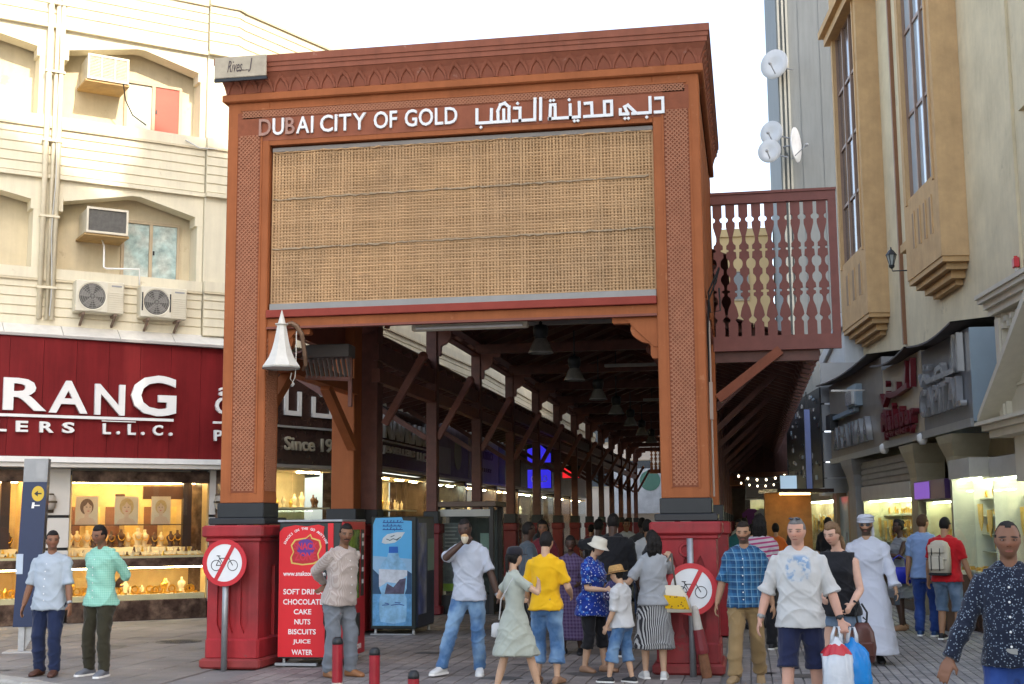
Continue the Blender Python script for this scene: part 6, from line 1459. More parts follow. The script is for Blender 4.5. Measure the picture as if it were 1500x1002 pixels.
# ------------------------------------------------------------------ people
def skin_mat(name, skin, hairc, brow=1.0, beard=0.0, moust=0.0, lip=(.45,.16,.13), stubble=0.0):
    """skin with brows, lips and beard placed by the stored head coordinate 'hp' (unit = half head height)"""
    m = bpy.data.materials.new(name); m.use_nodes = True; nt = m.node_tree; N = nt.nodes; L = nt.links
    b = N['Principled BSDF']; b.inputs['Roughness'].default_value = .55; b.inputs['Specular IOR Level'].default_value = .35
    b.inputs['Subsurface Weight'].default_value = .06; b.inputs['Subsurface Radius'].default_value = (.02,.008,.005)
    at = N.new('ShaderNodeAttribute'); at.attribute_name = 'hp'
    sx = N.new('ShaderNodeSeparateXYZ'); L.new(at.outputs['Vector'], sx.inputs[0])
    def mth(op, a, c=None):
        n = N.new('ShaderNodeMath'); n.operation = op
        for i, v in enumerate((a, c)):
            if v is None: continue
            if isinstance(v, (int, float)): n.inputs[i].default_value = v
            else: L.new(v, n.inputs[i])
        return n.outputs[0]
    ax = mth('ABSOLUTE', sx.outputs[0]); y = sx.outputs[1]; z = sx.outputs[2]
    front = mth('LESS_THAN', y, -.25)
    def ell(cx, cz, rx, rz, soft=.35, rot=0.0):
        dx = mth('SUBTRACT', ax, cx); dz = mth('SUBTRACT', z, cz)
        if rot: dz = mth('SUBTRACT', dz, mth('MULTIPLY', dx, rot))
        q = mth('ADD', mth('POWER', mth('DIVIDE', dx, rx), 2.0), mth('POWER', mth('DIVIDE', dz, rz), 2.0))
        mr = N.new('ShaderNodeMapRange'); mr.inputs[1].default_value = 1+soft; mr.inputs[2].default_value = 1-soft; mr.inputs[3].default_value = 0; mr.inputs[4].default_value = 1
        L.new(q, mr.inputs[0]); return mth('MULTIPLY', mr.outputs[0], front)
    tc = N.new('ShaderNodeTexCoord'); nz = N.new('ShaderNodeTexNoise'); nz.inputs['Scale'].default_value = 18; nz.inputs['Detail'].default_value = 4
    L.new(tc.outputs['Object'], nz.inputs['Vector'])
    mr = N.new('ShaderNodeMapRange'); mr.inputs[3].default_value = .86; mr.inputs[4].default_value = 1.14; L.new(nz.outputs['Fac'], mr.inputs[0])
    mx0 = N.new('ShaderNodeMix'); mx0.data_type = 'RGBA'; mx0.blend_type = 'MULTIPLY'; mx0.inputs[0].default_value = 1; mx0.inputs[6].default_value = (*skin, 1); L.new(mr.outputs[0], mx0.inputs[7])
    col = mx0.outputs[2]
    def over(fac, c, amt):
        nonlocal col
        mm = N.new('ShaderNodeMix'); mm.data_type = 'RGBA'; L.new(mth('MULTIPLY', fac, amt), mm.inputs[0]); L.new(col, mm.inputs[6]); mm.inputs[7].default_value = (*c, 1); col = mm.outputs[2]
    red = (min(1, skin[0]*1.12), skin[1]*.72, skin[2]*.66)
    over(ell(.36, -.22, .24, .2, .8), red, .35); over(ell(0, -.2, .15, .16, .8), red, .35)
    if beard or stubble:
        dz = mth('LESS_THAN', mth('ADD', z, mth('MULTIPLY', ax, -.55)), -.42)
        dz2 = mth('LESS_THAN', y, .12); dd = mth('MULTIPLY', dz, dz2); dd = mth('MULTIPLY', dd, mth('GREATER_THAN', z, -1.05)); over(dd, hairc, beard or stubble)
    if moust: over(ell(0, -.40, .30, .075, .3, -.2), hairc, moust)
    over(ell(0, -.535, .21, .062, .3), lip, .8)
    over(ell(0, -.525, .19, .018, .5), (skin[0]*.25, skin[1]*.15, skin[2]*.13), .85); over(ell(.075, -.30, .05, .028, .6), (skin[0]*.3, skin[1]*.2, skin[2]*.17), .7)  # mouth crease and shade under the nose painted into the skin
    over(ell(.30, .20, .20, .05, .4, -.10), hairc, .95*brow)
    over(ell(.30, .055, .165, .085, .5), (skin[0]*.42, skin[1]*.34, skin[2]*.32), .7)  # eye socket shade painted as darker skin
    L.new(col, b.inputs['Base Color']); MC[name] = m
    return m
def cloth(name, c1, rough=.85, kind='plain', c2=None, c3=None, sc=1.0, var=.1, bump=.25):
    """woven cloth in object coordinates: plain, check, stripe (vertical), hoop (horizontal), dots, denim, floral"""
    if name in MC: return MC[name]
    m = bpy.data.materials.new(name); m.use_nodes = True; nt = m.node_tree; N = nt.nodes; L = nt.links
    b = N['Principled BSDF']; b.inputs['Roughness'].default_value = rough; b.inputs['Specular IOR Level'].default_value = .2; b.inputs['Sheen Weight'].default_value = .15
    tc = N.new('ShaderNodeTexCoord'); P = tc.outputs['Object']; sp_ = N.new('ShaderNodeSeparateXYZ'); L.new(P, sp_.inputs[0])
    def mth(op, a, c=None, d=None):
        n = N.new('ShaderNodeMath'); n.operation = op
        for i, v in enumerate((a, c, d)):
            if v is None: continue
            if isinstance(v, (int, float)): n.inputs[i].default_value = v
            else: L.new(v, n.inputs[i])
        return n.outputs[0]
    def noise(scale, det=4, dim=None):
        n = N.new('ShaderNodeTexNoise'); n.inputs['Scale'].default_value = scale; n.inputs['Detail'].default_value = det; L.new(dim or P, n.inputs['Vector']); return n.outputs['Fac']
    def rng(v, a, c, o0=0., o1=1.):
        n = N.new('ShaderNodeMapRange'); n.inputs[1].default_value = a; n.inputs[2].default_value = c; n.inputs[3].default_value = o0; n.inputs[4].default_value = o1; L.new(v, n.inputs[0]); return n.outputs[0]
    def mix(f, a, c):
        n = N.new('ShaderNodeMix'); n.data_type = 'RGBA'
        if isinstance(f, float): n.inputs[0].default_value = f
        else: L.new(f, n.inputs[0])
        for i, v in ((6, a), (7, c)):
            if isinstance(v, tuple): n.inputs[i].default_value = (*v, 1)
            else: L.new(v, n.inputs[i])
        return n.outputs[2]
    def wave(axis, period, duty):
        f = mth('FRACT', mth('ADD', mth('DIVIDE', axis, period), 50.0)); return mth('LESS_THAN', f, duty)
    col = c1; c2 = c2 or c1; c3 = c3 or c2
    X, Y, Z = sp_.outputs
    XY = mth('ADD', X, mth('MULTIPLY', Y, .6))
    if kind == 'check':
        h = wave(Z, .075*sc, .5); v = wave(XY, .075*sc, .5); s = mth('MULTIPLY', mth('ADD', h, v), .5); col = mix(s, c1, c2)
        lh = wave(Z, .075*sc, .1); lv = wave(XY, .075*sc, .1); col = mix(mth('MULTIPLY', mth('MAXIMUM', lh, lv), .6), col, c3)
    elif kind == 'stripe': col = mix(wave(XY, .03*sc, .45), c1, c2)
    elif kind == 'hoop': col = mix(wave(mth('ADD', Z, mth('MULTIPLY', X, .12)), .06*sc, .42), c1, c2)
    elif kind == 'dots':
        vo = N.new('ShaderNodeTexVoronoi'); vo.inputs['Scale'].default_value = 42/sc; L.new(P, vo.inputs['Vector']); col = mix(rng(vo.outputs['Distance'], .22, .30, 1, 0), c1, c2)
    elif kind == 'floral':
        vo = N.new('ShaderNodeTexVoronoi'); vo.inputs['Scale'].default_value = 15/sc; L.new(P, vo.inputs['Vector'])
        vo2 = N.new('ShaderNodeTexVoronoi'); vo2.inputs['Scale'].default_value = 34/sc; L.new(P, vo2.inputs['Vector'])
        col = mix(rng(vo.outputs['Distance'], .30, .36, 1, 0), c1, c2); col = mix(rng(vo2.outputs['Distance'], .22, .30, 1, 0), col, c3)
    elif kind == 'denim':
        f = rng(noise(3.2, 3), .45, .62); col = mix(f, c1, c2); w = rng(noise(24, 4), .3, .7, 0, .25); col = mix(w, col, c2)
    elif kind == 'print':   # a soft print on the chest
        r = mth('ADD', mth('POWER', mth('DIVIDE', X, .10*sc), 4.0), mth('POWER', mth('DIVIDE', mth('SUBTRACT', Z, 1.29), .105*sc), 4.0))
        f = mth('MULTIPLY', rng(r, .5, 1.5, 1, 0), mth('LESS_THAN', Y, 0.0)); g = rng(noise(26, 6), .44, .54); e = rng(noise(9, 4), .36, .5); col = mix(mth('MULTIPLY', f, mth('MULTIPLY', e, mth('ADD', .3, mth('MULTIPLY', g, .6)))), c1, mix(g, c3, c2))
    tone = rng(noise(5, 5), .25, .75, 1-var, 1+var)
    n = N.new('ShaderNodeMix'); n.data_type = 'RGBA'; n.blend_type = 'MULTIPLY'; n.inputs[0].default_value = 1
    if isinstance(col, tuple): n.inputs[6].default_value = (*col, 1)
    else: L.new(col, n.inputs[6])
    L.new(tone, n.inputs[7]); L.new(n.outputs[2], b.inputs['Base Color'])
    mp = N.new('ShaderNodeMapping'); mp.inputs['Scale'].default_value = (9, 9, 4.5); mp.inputs['Rotation'].default_value = (.5,.6,0); L.new(P, mp.inputs[0])
    h = mth('ADD', mth('MULTIPLY', noise(1.4, 3, mp.outputs[0]), 1.0), mth('MULTIPLY', noise(160, 2), .04))
    bp_ = N.new('ShaderNodeBump'); bp_.inputs['Strength'].default_value = bump; bp_.inputs['Distance'].default_value = .03; L.new(h, bp_.inputs['Height']); L.new(bp_.outputs[0], b.inputs['Normal'])
    MC[name] = m
    return m
HAIR = {}
def hair_mat(name, c):
    if name not in HAIR: HAIR[name] = mat('hair_'+name, c, .62, var=.4, scale=45, bump=.6, bscale=120, spec=.18)
    return HAIR[name]
BLACKH = (.012,.010,.009); BROWNH = (.065,.035,.018); GREYH = (.16,.15,.14); LBROWN = (.16,.095,.05)
SHOE_M = lambda n, c: mat('shoe_'+n, c, .6, var=.15)

def remesh(name, mb, voxel, iters, mats, parent, wr=0.0, wscale=7.0, head=None, seed=0, label=None):
    """fuse the builder's overlapping closed tubes into one continuous skin, relax it, add folds"""
    me = mb.mesh(name, [])
    ob = bpy.data.objects.new(name, me); COL.objects.link(ob)
    md = ob.modifiers.new('r', 'REMESH'); md.mode = 'VOXEL'; md.voxel_size = voxel; md.use_smooth_shade = True
    if iters:
        sm = ob.modifiers.new('s', 'SMOOTH'); sm.factor = .5; sm.iterations = iters
    dg = bpy.context.evaluated_depsgraph_get()
    nm = bpy.data.meshes.new_from_object(ob.evaluated_get(dg), depsgraph=dg)
    bpy.data.objects.remove(ob); bpy.data.meshes.remove(me)
    n = len(nm.vertices); co = np.empty(n*3, np.float32); nm.vertices.foreach_get('co', co); co = co.reshape(-1, 3)
    if wr:
        no = np.empty(n*3, np.float32); nm.vertices.foreach_get('normal', no); no = no.reshape(-1, 3)
        q = co.astype(np.float64); s = seed*1.7
        d = np.zeros(n); rg = np.zeros(n)
        for k, (fx, fy, fz, a) in enumerate(((1,.4,1.5,1),(-.7,1,1.9,.9),(1.3,-.8,1.1,.8),(.5,1.4,-2.3,.7),(2.3,.9,2.6,.5),(-1.9,2.1,3.4,.4))):
            ph = q[:,0]*fx*wscale*2.2 + q[:,1]*fy*wscale*2.2 + q[:,2]*fz*wscale*1.6 + s*(k+1)
            ph = ph + 1.3*np.sin(q[:,2]*wscale*1.3+k*2+s) + 1.1*np.sin(q[:,0]*wscale*1.9-k)
            d += a*np.sin(ph)
            if k in (1, 3, 4): rg = np.maximum(rg, (1-np.abs(np.sin(ph*.55)))**3*(.5+.5*np.sin(q[:,2]*wscale*.8+q[:,0]*5+k*1.9+s)))
        d = .75*np.tanh(d/1.5)+1.5*rg-.15
        wr = wr*1.55
        co = co + no*(d*wr*.62)[:, None].astype(np.float32); nm.vertices.foreach_set('co', co.ravel())
    if head is not None:
        Mi, hh = head; A = np.array(Mi)
        hp = (co @ A[:3,:3].T + A[:3,3]) / hh
        far = (np.abs(hp) > 1.25).any(1); hp[far] = (0, 9, 9)
        at = nm.attributes.new('hp', 'FLOAT_VECTOR', 'POINT'); at.data.foreach_set('vector', hp.astype(np.float32).ravel())
    nm.materials.clear()
    for m in (mats if isinstance(mats, list) else [mats]): nm.materials.append(m)
    nm.polygons.foreach_set('use_smooth', [True]*len(nm.polygons)); nm.update(); nm.name = name
    o = bpy.data.objects.new(name, nm); COL.objects.link(o); o.parent = parent
    if label: o['label'] = label
    return o
def ring(c, ax, ay, rx, ry, n=14, sq=1.0):
    out = []
    for k in range(n):
        t = 2*PI*k/n; ca, sa = math.cos(t), math.sin(t)
        if sq != 1.0: ca = math.copysign(abs(ca)**sq, ca); sa = math.copysign(abs(sa)**sq, sa)
        out.append(tuple(c + ax*(rx*ca) + ay*(ry*sa)))
    return out
def limb(mb, pts, rs, n=12, flat=1.0, side=None):
    """tapered tube through points with rounded ends"""
    pts = [Vector(p) for p in pts]; rings = []
    for i, p in enumerate(pts):
        d = (pts[min(i+1, len(pts)-1)]-pts[max(i-1, 0)]).normalized()
        u = Vector(side) if side is not None else (Vector((1,0,0)) if abs(d.x) < .8 else Vector((0,1,0)))
        a = (u-d*u.dot(d)).normalized(); b = d.cross(a)
        if i == 0:
            rings.append(ring(p-d*rs[0]*.5*flat, a, b, rs[0]*.6, rs[0]*.6, n))
        rings.append(ring(p, a, b, rs[i], rs[i], n))
        if i == len(pts)-1: rings.append(ring(p+d*rs[i]*.5*flat, a, b, rs[i]*.6, rs[i]*.6, n))
    mb.loft(rings)
def spline(a, b, c, n=6, sharp=.75):
    """points from a to c bending at joint b"""
    a, b, c = Vector(a), Vector(b), Vector(c); out = []
    for i in range(n+1): out.append(a.lerp(b, i/n))
    for i in range(1, n+1): out.append(b.lerp(c, i/n))
    return out
def ik(a, t, l1, l2, pole):
    a, t = Vector(a), Vector(t); d = t-a; L = min(d.length, (l1+l2)*.999); d.normalize(); t = a+d*L
    x = (l1*l1-l2*l2+L*L)/(2*L); h = math.sqrt(max(0, l1*l1-x*x)); p = Vector(pole); p = (p-d*p.dot(d)).normalized()
    return a+d*x+p*h, t
def hand_parts(mb, wrist, d, palm_n, s, curl, side, spread=.12):
    """palm, four jointed fingers of different length and a thumb leaving the side of the palm"""
    d = Vector(d).normalized(); n = Vector(palm_n); n = (n-d*n.dot(d)).normalized(); w = d.cross(n)*side   # w towards the thumb side
    L = .088*s
    rings = []
    for t, rw, rn in ((-.12,.023,.02),(.05,.028,.019),(.4,.038,.016),(.8,.042,.015),(1.0,.038,.011)):
        rings.append(ring(Vector(wrist)+d*(L*t), w, n, rw*s, rn*s, 10, .8))
    mb.loft(rings)
    for k, (off, ln) in enumerate(((.030,.072),(.010,.080),(-.010,.075),(-.029,.060))):
        base = Vector(wrist)+d*(L*.92)+w*(off*s); dd = (d + w*(off*spread*8)).normalized(); pts = [base-d*.015*s, base]; ang = 0
        for seg, f in enumerate((.45,.32,.23)):
            ang += curl*(.55,.95,.7)[seg]*(1+.12*k); v = dd*math.cos(ang)+n*math.sin(ang); pts.append(pts[-1]+v*(ln*f*s))
        limb(mb, pts, [.0095*s,.0095*s,.0088*s,.0078*s,.0065*s], 7)
    b = Vector(wrist)+d*(L*.25)+w*(.026*s); td = (d*.62+w*.72+n*.25).normalized(); t2 = (d*.9+w*.25+n*(.25+.5*curl)).normalized()
    limb(mb, [b-td*.012*s, b+td*.012*s, b+td*.04*s, b+td*.04*s+t2*.03*s], [.014*s,.0135*s,.0115*s,.0085*s], 7)
def head_mesh(mb, M, hh, fem=False, wide=1.0, jaw=1.0, nose=1.0):
    """head as a shaped sphere: cranium, brow, sockets, nose, lips, chin, ears; unit = half head height hh, face towards -y"""
    n, m = 30, 24; vs = []; fs = []
    def g(x, z, cx, cz, rx, rz): return math.exp(-((x-cx)/rx)**2-((z-cz)/rz)**2)
    for i in range(m+1):
        p = -PI/2+PI*i/m
        for k in range(n):
            t = 2*PI*k/n; x = math.cos(p)*math.cos(t); y = math.cos(p)*math.sin(t); z = math.sin(p)
            X = x*.665*wide; Y = y*.80; Z = z
            if z < .1:
                q = min(1, (.1-z)/1.1); X *= 1-(.34+.06*fem)*jaw**-1*q**1.5; 
                if y > 0: Y *= 1-.45*q
                else: Y *= 1-.06*q
            if y < 0:
                ff = max(0, -y)**.8
                Y *= (1-.05*ff); Y -= .02
                a = abs(X)
                Y += .060*g(a, Z, .29, .06, .15, .11)*ff           # eye sockets
                Y -= .035*g(a, Z, .25, .21, .26, .07)*ff           # brow
                Y -= nose*(.17*g(X, Z, 0, -.20, .085, .10)+.12*g(X, Z, 0, -.07, .065, .13)+.05*g(X, Z, 0, .06, .06, .1))*ff
                Y -= .055*g(a, Z, .10, -.23, .06, .06)*ff*nose      # nostril wings
                Y += .03*g(X, Z, 0, -.36, .12, .05)*ff
                Y -= .045*g(X, Z, 0, -.50, .17, .05)*ff-.03*g(X, Z, 0, -.54, .2, .015)*ff; Y -= .04*g(X, Z, 0, -.58, .14, .04)*ff
                Y -= .07*g(X, Z, 0, -.85, .18, .12)*ff             # chin
                Y -= .03*g(a, Z, .40, -.12, .14, .14)*ff           # cheeks
            else: Y += .06*max(0, z+.1)*y
            vs.append(M @ Vector((X*hh, Y*hh, Z*hh)))
    for i in range(m):
        for k in range(n):
            j = (k+1) % n; fs.append((i*n+k, i*n+j, (i+1)*n+j, (i+1)*n+k))
    mb.add(vs, fs)
    for s in (-1, 1):
        mb.ell(M @ Vector((s*.655*hh*wide, .06*hh, -.03*hh)), (.05*hh,.11*hh,.20*hh), 8, 6, M=M.to_3x3())
def hair_mesh(mb, M, hh, style, r, wide=1.0):
    n, m = 30, 20; vs = []; fs = []
    hl = {'short':.52,'crop':.50,'buzz':.50,'recede':.60,'side':.48,'long':.50,'bob':.45}.get(style, .5)
    th = {'buzz':.02,'crop':.035,'recede':.03,'short':.07}.get(style, .10)
    for i in range(m+1):
        p = -PI/2+PI*i/m
        for k in range(n):
            t = 2*PI*k/n; x = math.cos(p)*math.cos(t); y = math.cos(p)*math.sin(t); z = math.sin(p)
            line = hl if y < -.25 else (hl-(y+.25)*2.2)               # hairline drops towards the back
            if style == 'recede' and abs(x) > .3 and y < 0: line += .12
            if y < -.0 and abs(x) > .86 and z < .45: line = .08      # sideburns
            back_low = -.62 if style not in ('long', 'bob') else -.8
            line = max(line, back_low)
            k_ = (z-line)/.16; f = max(0., min(1., k_+.5))
            bump = .02*mnoise.noise(Vector((x*5, y*5, z*3+r.random()*0)))+.012*mnoise.noise(Vector((x*16, y*16, z*6)))
            rad = .60+(th+.40+bump*2.4)*f
            ztop = th*.7*f if z > .5 else 0
            X = x*.665*wide*rad; Y = (y*.80+(.04*y if y > 0 else 0))*rad; Z = z*(rad if z > 0 else 1.0)+ztop*.5
            if z < .1 and y > 0: q = min(1, (.1-z)/1.1); X *= 1-.3*q**1.5; Y *= 1-.42*q
            vs.append(M @ Vector((X*hh, Y*hh, Z*hh)))
    for i in range(m):
        for k in range(n):
            j = (k+1) % n; fs.append((i*n+k, i*n+j, (i+1)*n+j, (i+1)*n+k))
    mb.add(vs, fs)
PEOPLE = {}
def person(label, x, y, face, H=1.72, sex='m', build=1.0, belly=0.0, skin='tan', hair='short', hairc=BLACKH, hair_extra=None,
           rh=(-.27,-.06,.80), lh=(.27,-.06,.80), rf=(-.11,0,0), lf=(.11,0,0), rtoe=10, ltoe=10, lean=0.0, side=0.0, twist=0.0, head=(0,0,0),
           top=None, bottom=None, shoes=None, voxel=.0095, far=False, curl=(.35,.35), skinargs=None, hip=(0,0,0), rpole=None, lpole=None, kpole=(0,-1,0),
           glasses=None, hat=None, palm=(None, None), group='pedestrians on the pavement', extras=None, zlift=0.0, name='person'):
    """x, y stand point; face: 0 looks at the camera, 90 to the right, 180 away. Local: front is -y, the person's right hand is at -x"""
    s = H/1.75
    t = thing(name, label, 'person', (x, y, zlift), math.radians(face), group)
    rnd_ = random.Random(hash(label) % 1000 if False else sum(map(ord, label)))
    sd = rnd_.random()*20
    fem = sex == 'f'
    V = Vector
    pel = V((hip[0], hip[1], .93*s+hip[2]))
    Rl = Matrix.Rotation(lean, 3, 'X') @ Matrix.Rotation(side, 3, 'Y')            # lean > 0 tips forward
    Rt = Rl @ Matrix.Rotation(twist, 3, 'Z')
    def T(px, py, pz):  # torso point: pz height above ground when upright
        k = max(0, min(1, (pz*s-.93*s)/(.35*s))); R_ = Rl if k < 1 else Rt
        if 0 < k < 1: R_ = Rl @ Matrix.Rotation(twist*k, 3, 'Z')
        return pel + R_ @ V((px*s, py*s, pz*s-.93*s))
    bw = build
    # profile rows: z, rx, ry, yoff
    if fem: prof = [(.80,.10,.085,.01),(.86,.158,.115,.012),(.94,.172,.122,.015),(1.03,.142,.10,.0),(1.10,.126,.092,-.004),(1.20,.135,.10,-.01),(1.28,.148,.120,-.02),(1.36,.150,.10,-.004),(1.42,.125,.078,.008),(1.465,.07,.058,.012)]
    else: prof = [(.80,.10,.09,.01),(.86,.162,.112,.01),(.94,.168,.118,.012),(1.03,.158,.110,.0),(1.10,.155,.110,-.004),(1.20,.162,.115,-.006),(1.30,.174,.118,-.006),(1.38,.170,.104,.0),(1.435,.135,.083,.008),(1.475,.08,.064,.012)]
    def row(z, rx, ry, yo, inf=0.0):
        be = belly*math.exp(-((z-1.06)/.13)**2)
        return (z, rx*bw+inf, ry*bw+inf+be*.5, yo-be*.5)
    shx = (.148 if fem else .172)*bw; shz = 1.385 if not fem else 1.378
    sh = {-1: T(-shx, .006, shz), 1: T(shx, .006, shz)}
    ank = {-1: V((rf[0], rf[1], .075*s+rf[2])), 1: V((lf[0], lf[1], .075*s+lf[2]))}
    hj = {-1: T(-.088*bw, .0, .90), 1: T(.088*bw, .0, .90)}
    kn = {}
    for q in (-1, 1): kn[q], ank[q] = ik(hj[q], ank[q], .42*s, .415*s, V(kpole)+V((q*.12, 0, 0)))
    wr_ = {-1: V(rh)*1.0, 1: V(lh)*1.0}; el = {}
    for q, pole in ((-1, rpole), (1, lpole)): el[q], wr_[q] = ik(sh[q], wr_[q], .285*s, .255*s, V(pole) if pole else V((q*.35, 1, -.15)))
    ns = n_seg = 14 if not far else 10
    # ---------- body
    mb = MB()
    ax = V((1,0,0)); ay = V((0,1,0))
    def torso(mb, rows, inf=0.0):
        rr = []
        for (z, rx, ry, yo) in rows:
            R_ = Rl @ Matrix.Rotation(twist*max(0, min(1, (z-.93)/.35)), 3, 'Z')
            rr.append(ring(T(0, yo, z), R_ @ ax, R_ @ ay, (rx+inf)*s, (ry+inf)*s, 18, .88))
        mb.loft(rr)
    cov = bool(top) and (bottom is not None or top.get('hem', 1) < .8)
    torso(mb, [row(*p) for p in prof], -.012 if top else -.004)
    def arm(mb, q, inf=0.0, upto=1.0, start=0.0, end_flare=0.0):
        pts = spline(sh[q], el[q], wr_[q], 5); k = 1.0*bw**.5*(.88 if fem else 1.0)
        rs = [.056,.053,.050,.047,.044,.0425,.043,.042,.038,.033,.028]
        m_ = max(2, int(round(upto*10))); P = pts[:m_+1]; Rr = [r_*k*s+inf*s for r_ in rs[:m_+1]]
        Rr[0] = max(Rr[0], .056*s); Rr[-1] += end_flare*s
        limb(mb, P, Rr, 12, flat=1.0 if upto >= 1 and inf <= 0 else .12)
    def leg(mb, q, inf=0.0, upto=1.0, flare=0.0, loose=0.0):
        pts = spline(hj[q], kn[q], ank[q], 5); k = bw**.6
        rs = [.094,.090,.083,.074,.065,.058,.056,.056,.052,.044,.038]
        m_ = max(2, int(round(upto*10))); P = list(pts[:m_+1]); Rr = []
        for i, r_ in enumerate(rs[:m_+1]):
            lo = loose*max(0, (i-3)/7); Rr.append((r_*k+inf+lo)*s)
        Rr[-1] += flare*s; limb(mb, P, Rr, 12, flat=.1 if inf > 0 else 1.0)
    def yoke(mb, inf=0.0):
        for q in (-1, 1): limb(mb, [T(q*.035, .014, 1.468), T(q*shx*.58, .010, 1.425), sh[q]+V((0,0,.002*s)), sh[q].lerp(el[q], .12)], [(.042+inf)*s, (.047+inf)*s, (.057*bw**.5*(.9 if fem else 1)+inf)*s, (.054*bw**.5*(.9 if fem else 1)+inf)*s], 12)
    lcov = bool(bottom and bottom['kind'] == 'trousers' and bottom.get('len', 1) > .9)
    for q in (-1, 1): arm(mb, q, -.006 if top and top.get('sleeve', 0) > .9 else 0); leg(mb, q, -.012 if lcov else -.004)
    yoke(mb, -.008 if top else 0)
    # feet
    def foot(mb, q, inf=0.0, sole=False):
        a = ank[q]; ang = math.radians((rtoe if q < 0 else ltoe))*q; dirv = Matrix.Rotation(ang, 3, 'Z') @ V((0,-1,0)); w = V((dirv.y, -dirv.x, 0)); base = V((a.x, a.y, a.z-.075*s))
        lift = (rf if q < 0 else lf)[2]; up = V((0,0,1))
        if lift > .02: dirv = (dirv+V((0,0,-.55))).normalized()
        rows_ = [(-.075,.026,.030,.032),(-.04,.034,.045,.045),(.02,.036,.050,.050),(.08,.042,.036,.038),(.135,.046,.027,.028),(.175,.036,.022,.022),(.195,.018,.014,.016)]
        rr = [ring(base+dirv*(d_*s)+up*((h+inf*.5)*s), w, up, (rw+inf)*s, (rh_+inf*.6)*s, 10, .8) for d_, rw, rh_, h in rows_]
        mb.loft(rr)
    for q in (-1, 1): foot(mb, q)
    # neck and head
    nb = T(0, .012, 1.455); hr = Rt @ Matrix.Rotation(math.radians(head[0]), 3, 'Z') @ Matrix.Rotation(math.radians(head[1]), 3, 'X') @ Matrix.Rotation(math.radians(head[2]), 3, 'Y')
    hh = .118*s*(.97 if fem else 1.0)*(1.12 if H < 1.35 else 1.0)
    hc = nb + Rt @ V((0, -.022*s, .0)) + hr @ V((0, -.008*s, .195*s))
    M = Matrix.Translation(hc) @ hr.to_4x4()
    nr = (.048 if fem else .056)*s*bw**.4
    limb(mb, [T(0, .014, 1.43), nb, nb.lerp(hc, .45)+hr @ V((0,.012*s,0)), hc+hr @ V((0,.018*s,-.02*s))], [nr*1.15, nr*1.02, nr*.95, nr*.95], 12)
    head_mesh(mb, M, hh, fem, wide=1.0 if not fem else .97)
    for q in (-1, 1):
        fd = (wr_[q]-el[q]).normalized(); pn = palm[0 if q < 0 else 1]; pn = V(pn) if pn else V((-q*.9, .15, 0))
        if far: limb(mb, [wr_[q], wr_[q]+fd*.06*s, wr_[q]+fd*.15*s], [.026*s,.036*s,.022*s], 8)
        else: hand_parts(mb, wr_[q], fd, pn, s*(1.06 if not fem else .94), curl[0 if q < 0 else 1], q if fd.cross(pn).dot(V((0,-1,0)))*q > 0 else -q)
    skm = skin if isinstance(skin, bpy.types.Material) else MC[skin]
    body = remesh('body', mb, voxel, 3, skm, t, head=(M.inverted(), hh))
    # ---------- eyes
    if not far:
        for q in (-1, 1):
            mbe = MB(); c = M @ V((q*.285*hh, -.60*hh, .05*hh)); mbe.ell(c, (.085*hh,.10*hh,.036*hh), 8, 6, 0); o = len(mbe.v)
            mbe.ell(M @ V((q*.275*hh, -.682*hh, .048*hh)), (.042*hh,.03*hh,.036*hh), 8, 6, 1); mbe.build('eye', [mat('eye_white',(.26,.24,.22),.3,var=.02), mat('eye_dark',(.02,.012,.008),.15,var=.05)], t, True)
    # ---------- hair
    if hair and hair != 'none':
        mbh = MB(); hair_mesh(mbh, M, hh, hair, rnd_)
        if hair_extra == 'ponytail':
            limb(mbh, [M @ V((0,.72*hh,.35*hh)), M @ V((0,1.0*hh,.2*hh)), M @ V((0,1.08*hh,-.4*hh)), M @ V((.03*hh,1.0*hh,-1.1*hh)), M @ V((.02*hh,.9*hh,-1.8*hh))], [.2*hh,.2*hh,.22*hh,.17*hh,.05*hh], 10)
        if hair_extra == 'lowtail':
            limb(mbh, [M @ V((0,.7*hh,-.1*hh)), M @ V((.12*hh,.86*hh,-.6*hh)), M @ V((.3*hh,.78*hh,-1.3*hh)), M @ V((.38*hh,.62*hh,-1.9*hh))], [.24*hh,.25*hh,.22*hh,.07*hh], 10)
        if hair_extra == 'long':
            for q in (-.42, 0, .42): limb(mbh, [M @ V((q*hh,.5*hh,.3*hh)), M @ V((q*1.2*hh,.72*hh,-.4*hh)), M @ V((q*1.25*hh,.66*hh,-1.2*hh)), M @ V((q*1.1*hh,.6*hh,-1.9*hh))], [.34*hh,.36*hh,.34*hh,.16*hh], 10)
        if hair_extra == 'bun':
            mbh.ell(M @ V((0,.72*hh,.55*hh)), (.36*hh,.34*hh,.34*hh), 12, 8)
        if far: mbh.build('hair', hair_mat('%.3f%.3f' % hairc[:2], hairc), t, True)
        elif hair_extra: remesh('hair', mbh, .009, 1, hair_mat('%.3f%.3f' % hairc[:2], hairc), t, wr=.004, wscale=16, seed=sd)
        else: mbh.build('hair', hair_mat('%.3f%.3f' % hairc[:2], hairc), t, True)
    cv = voxel*1.15; ci = 3
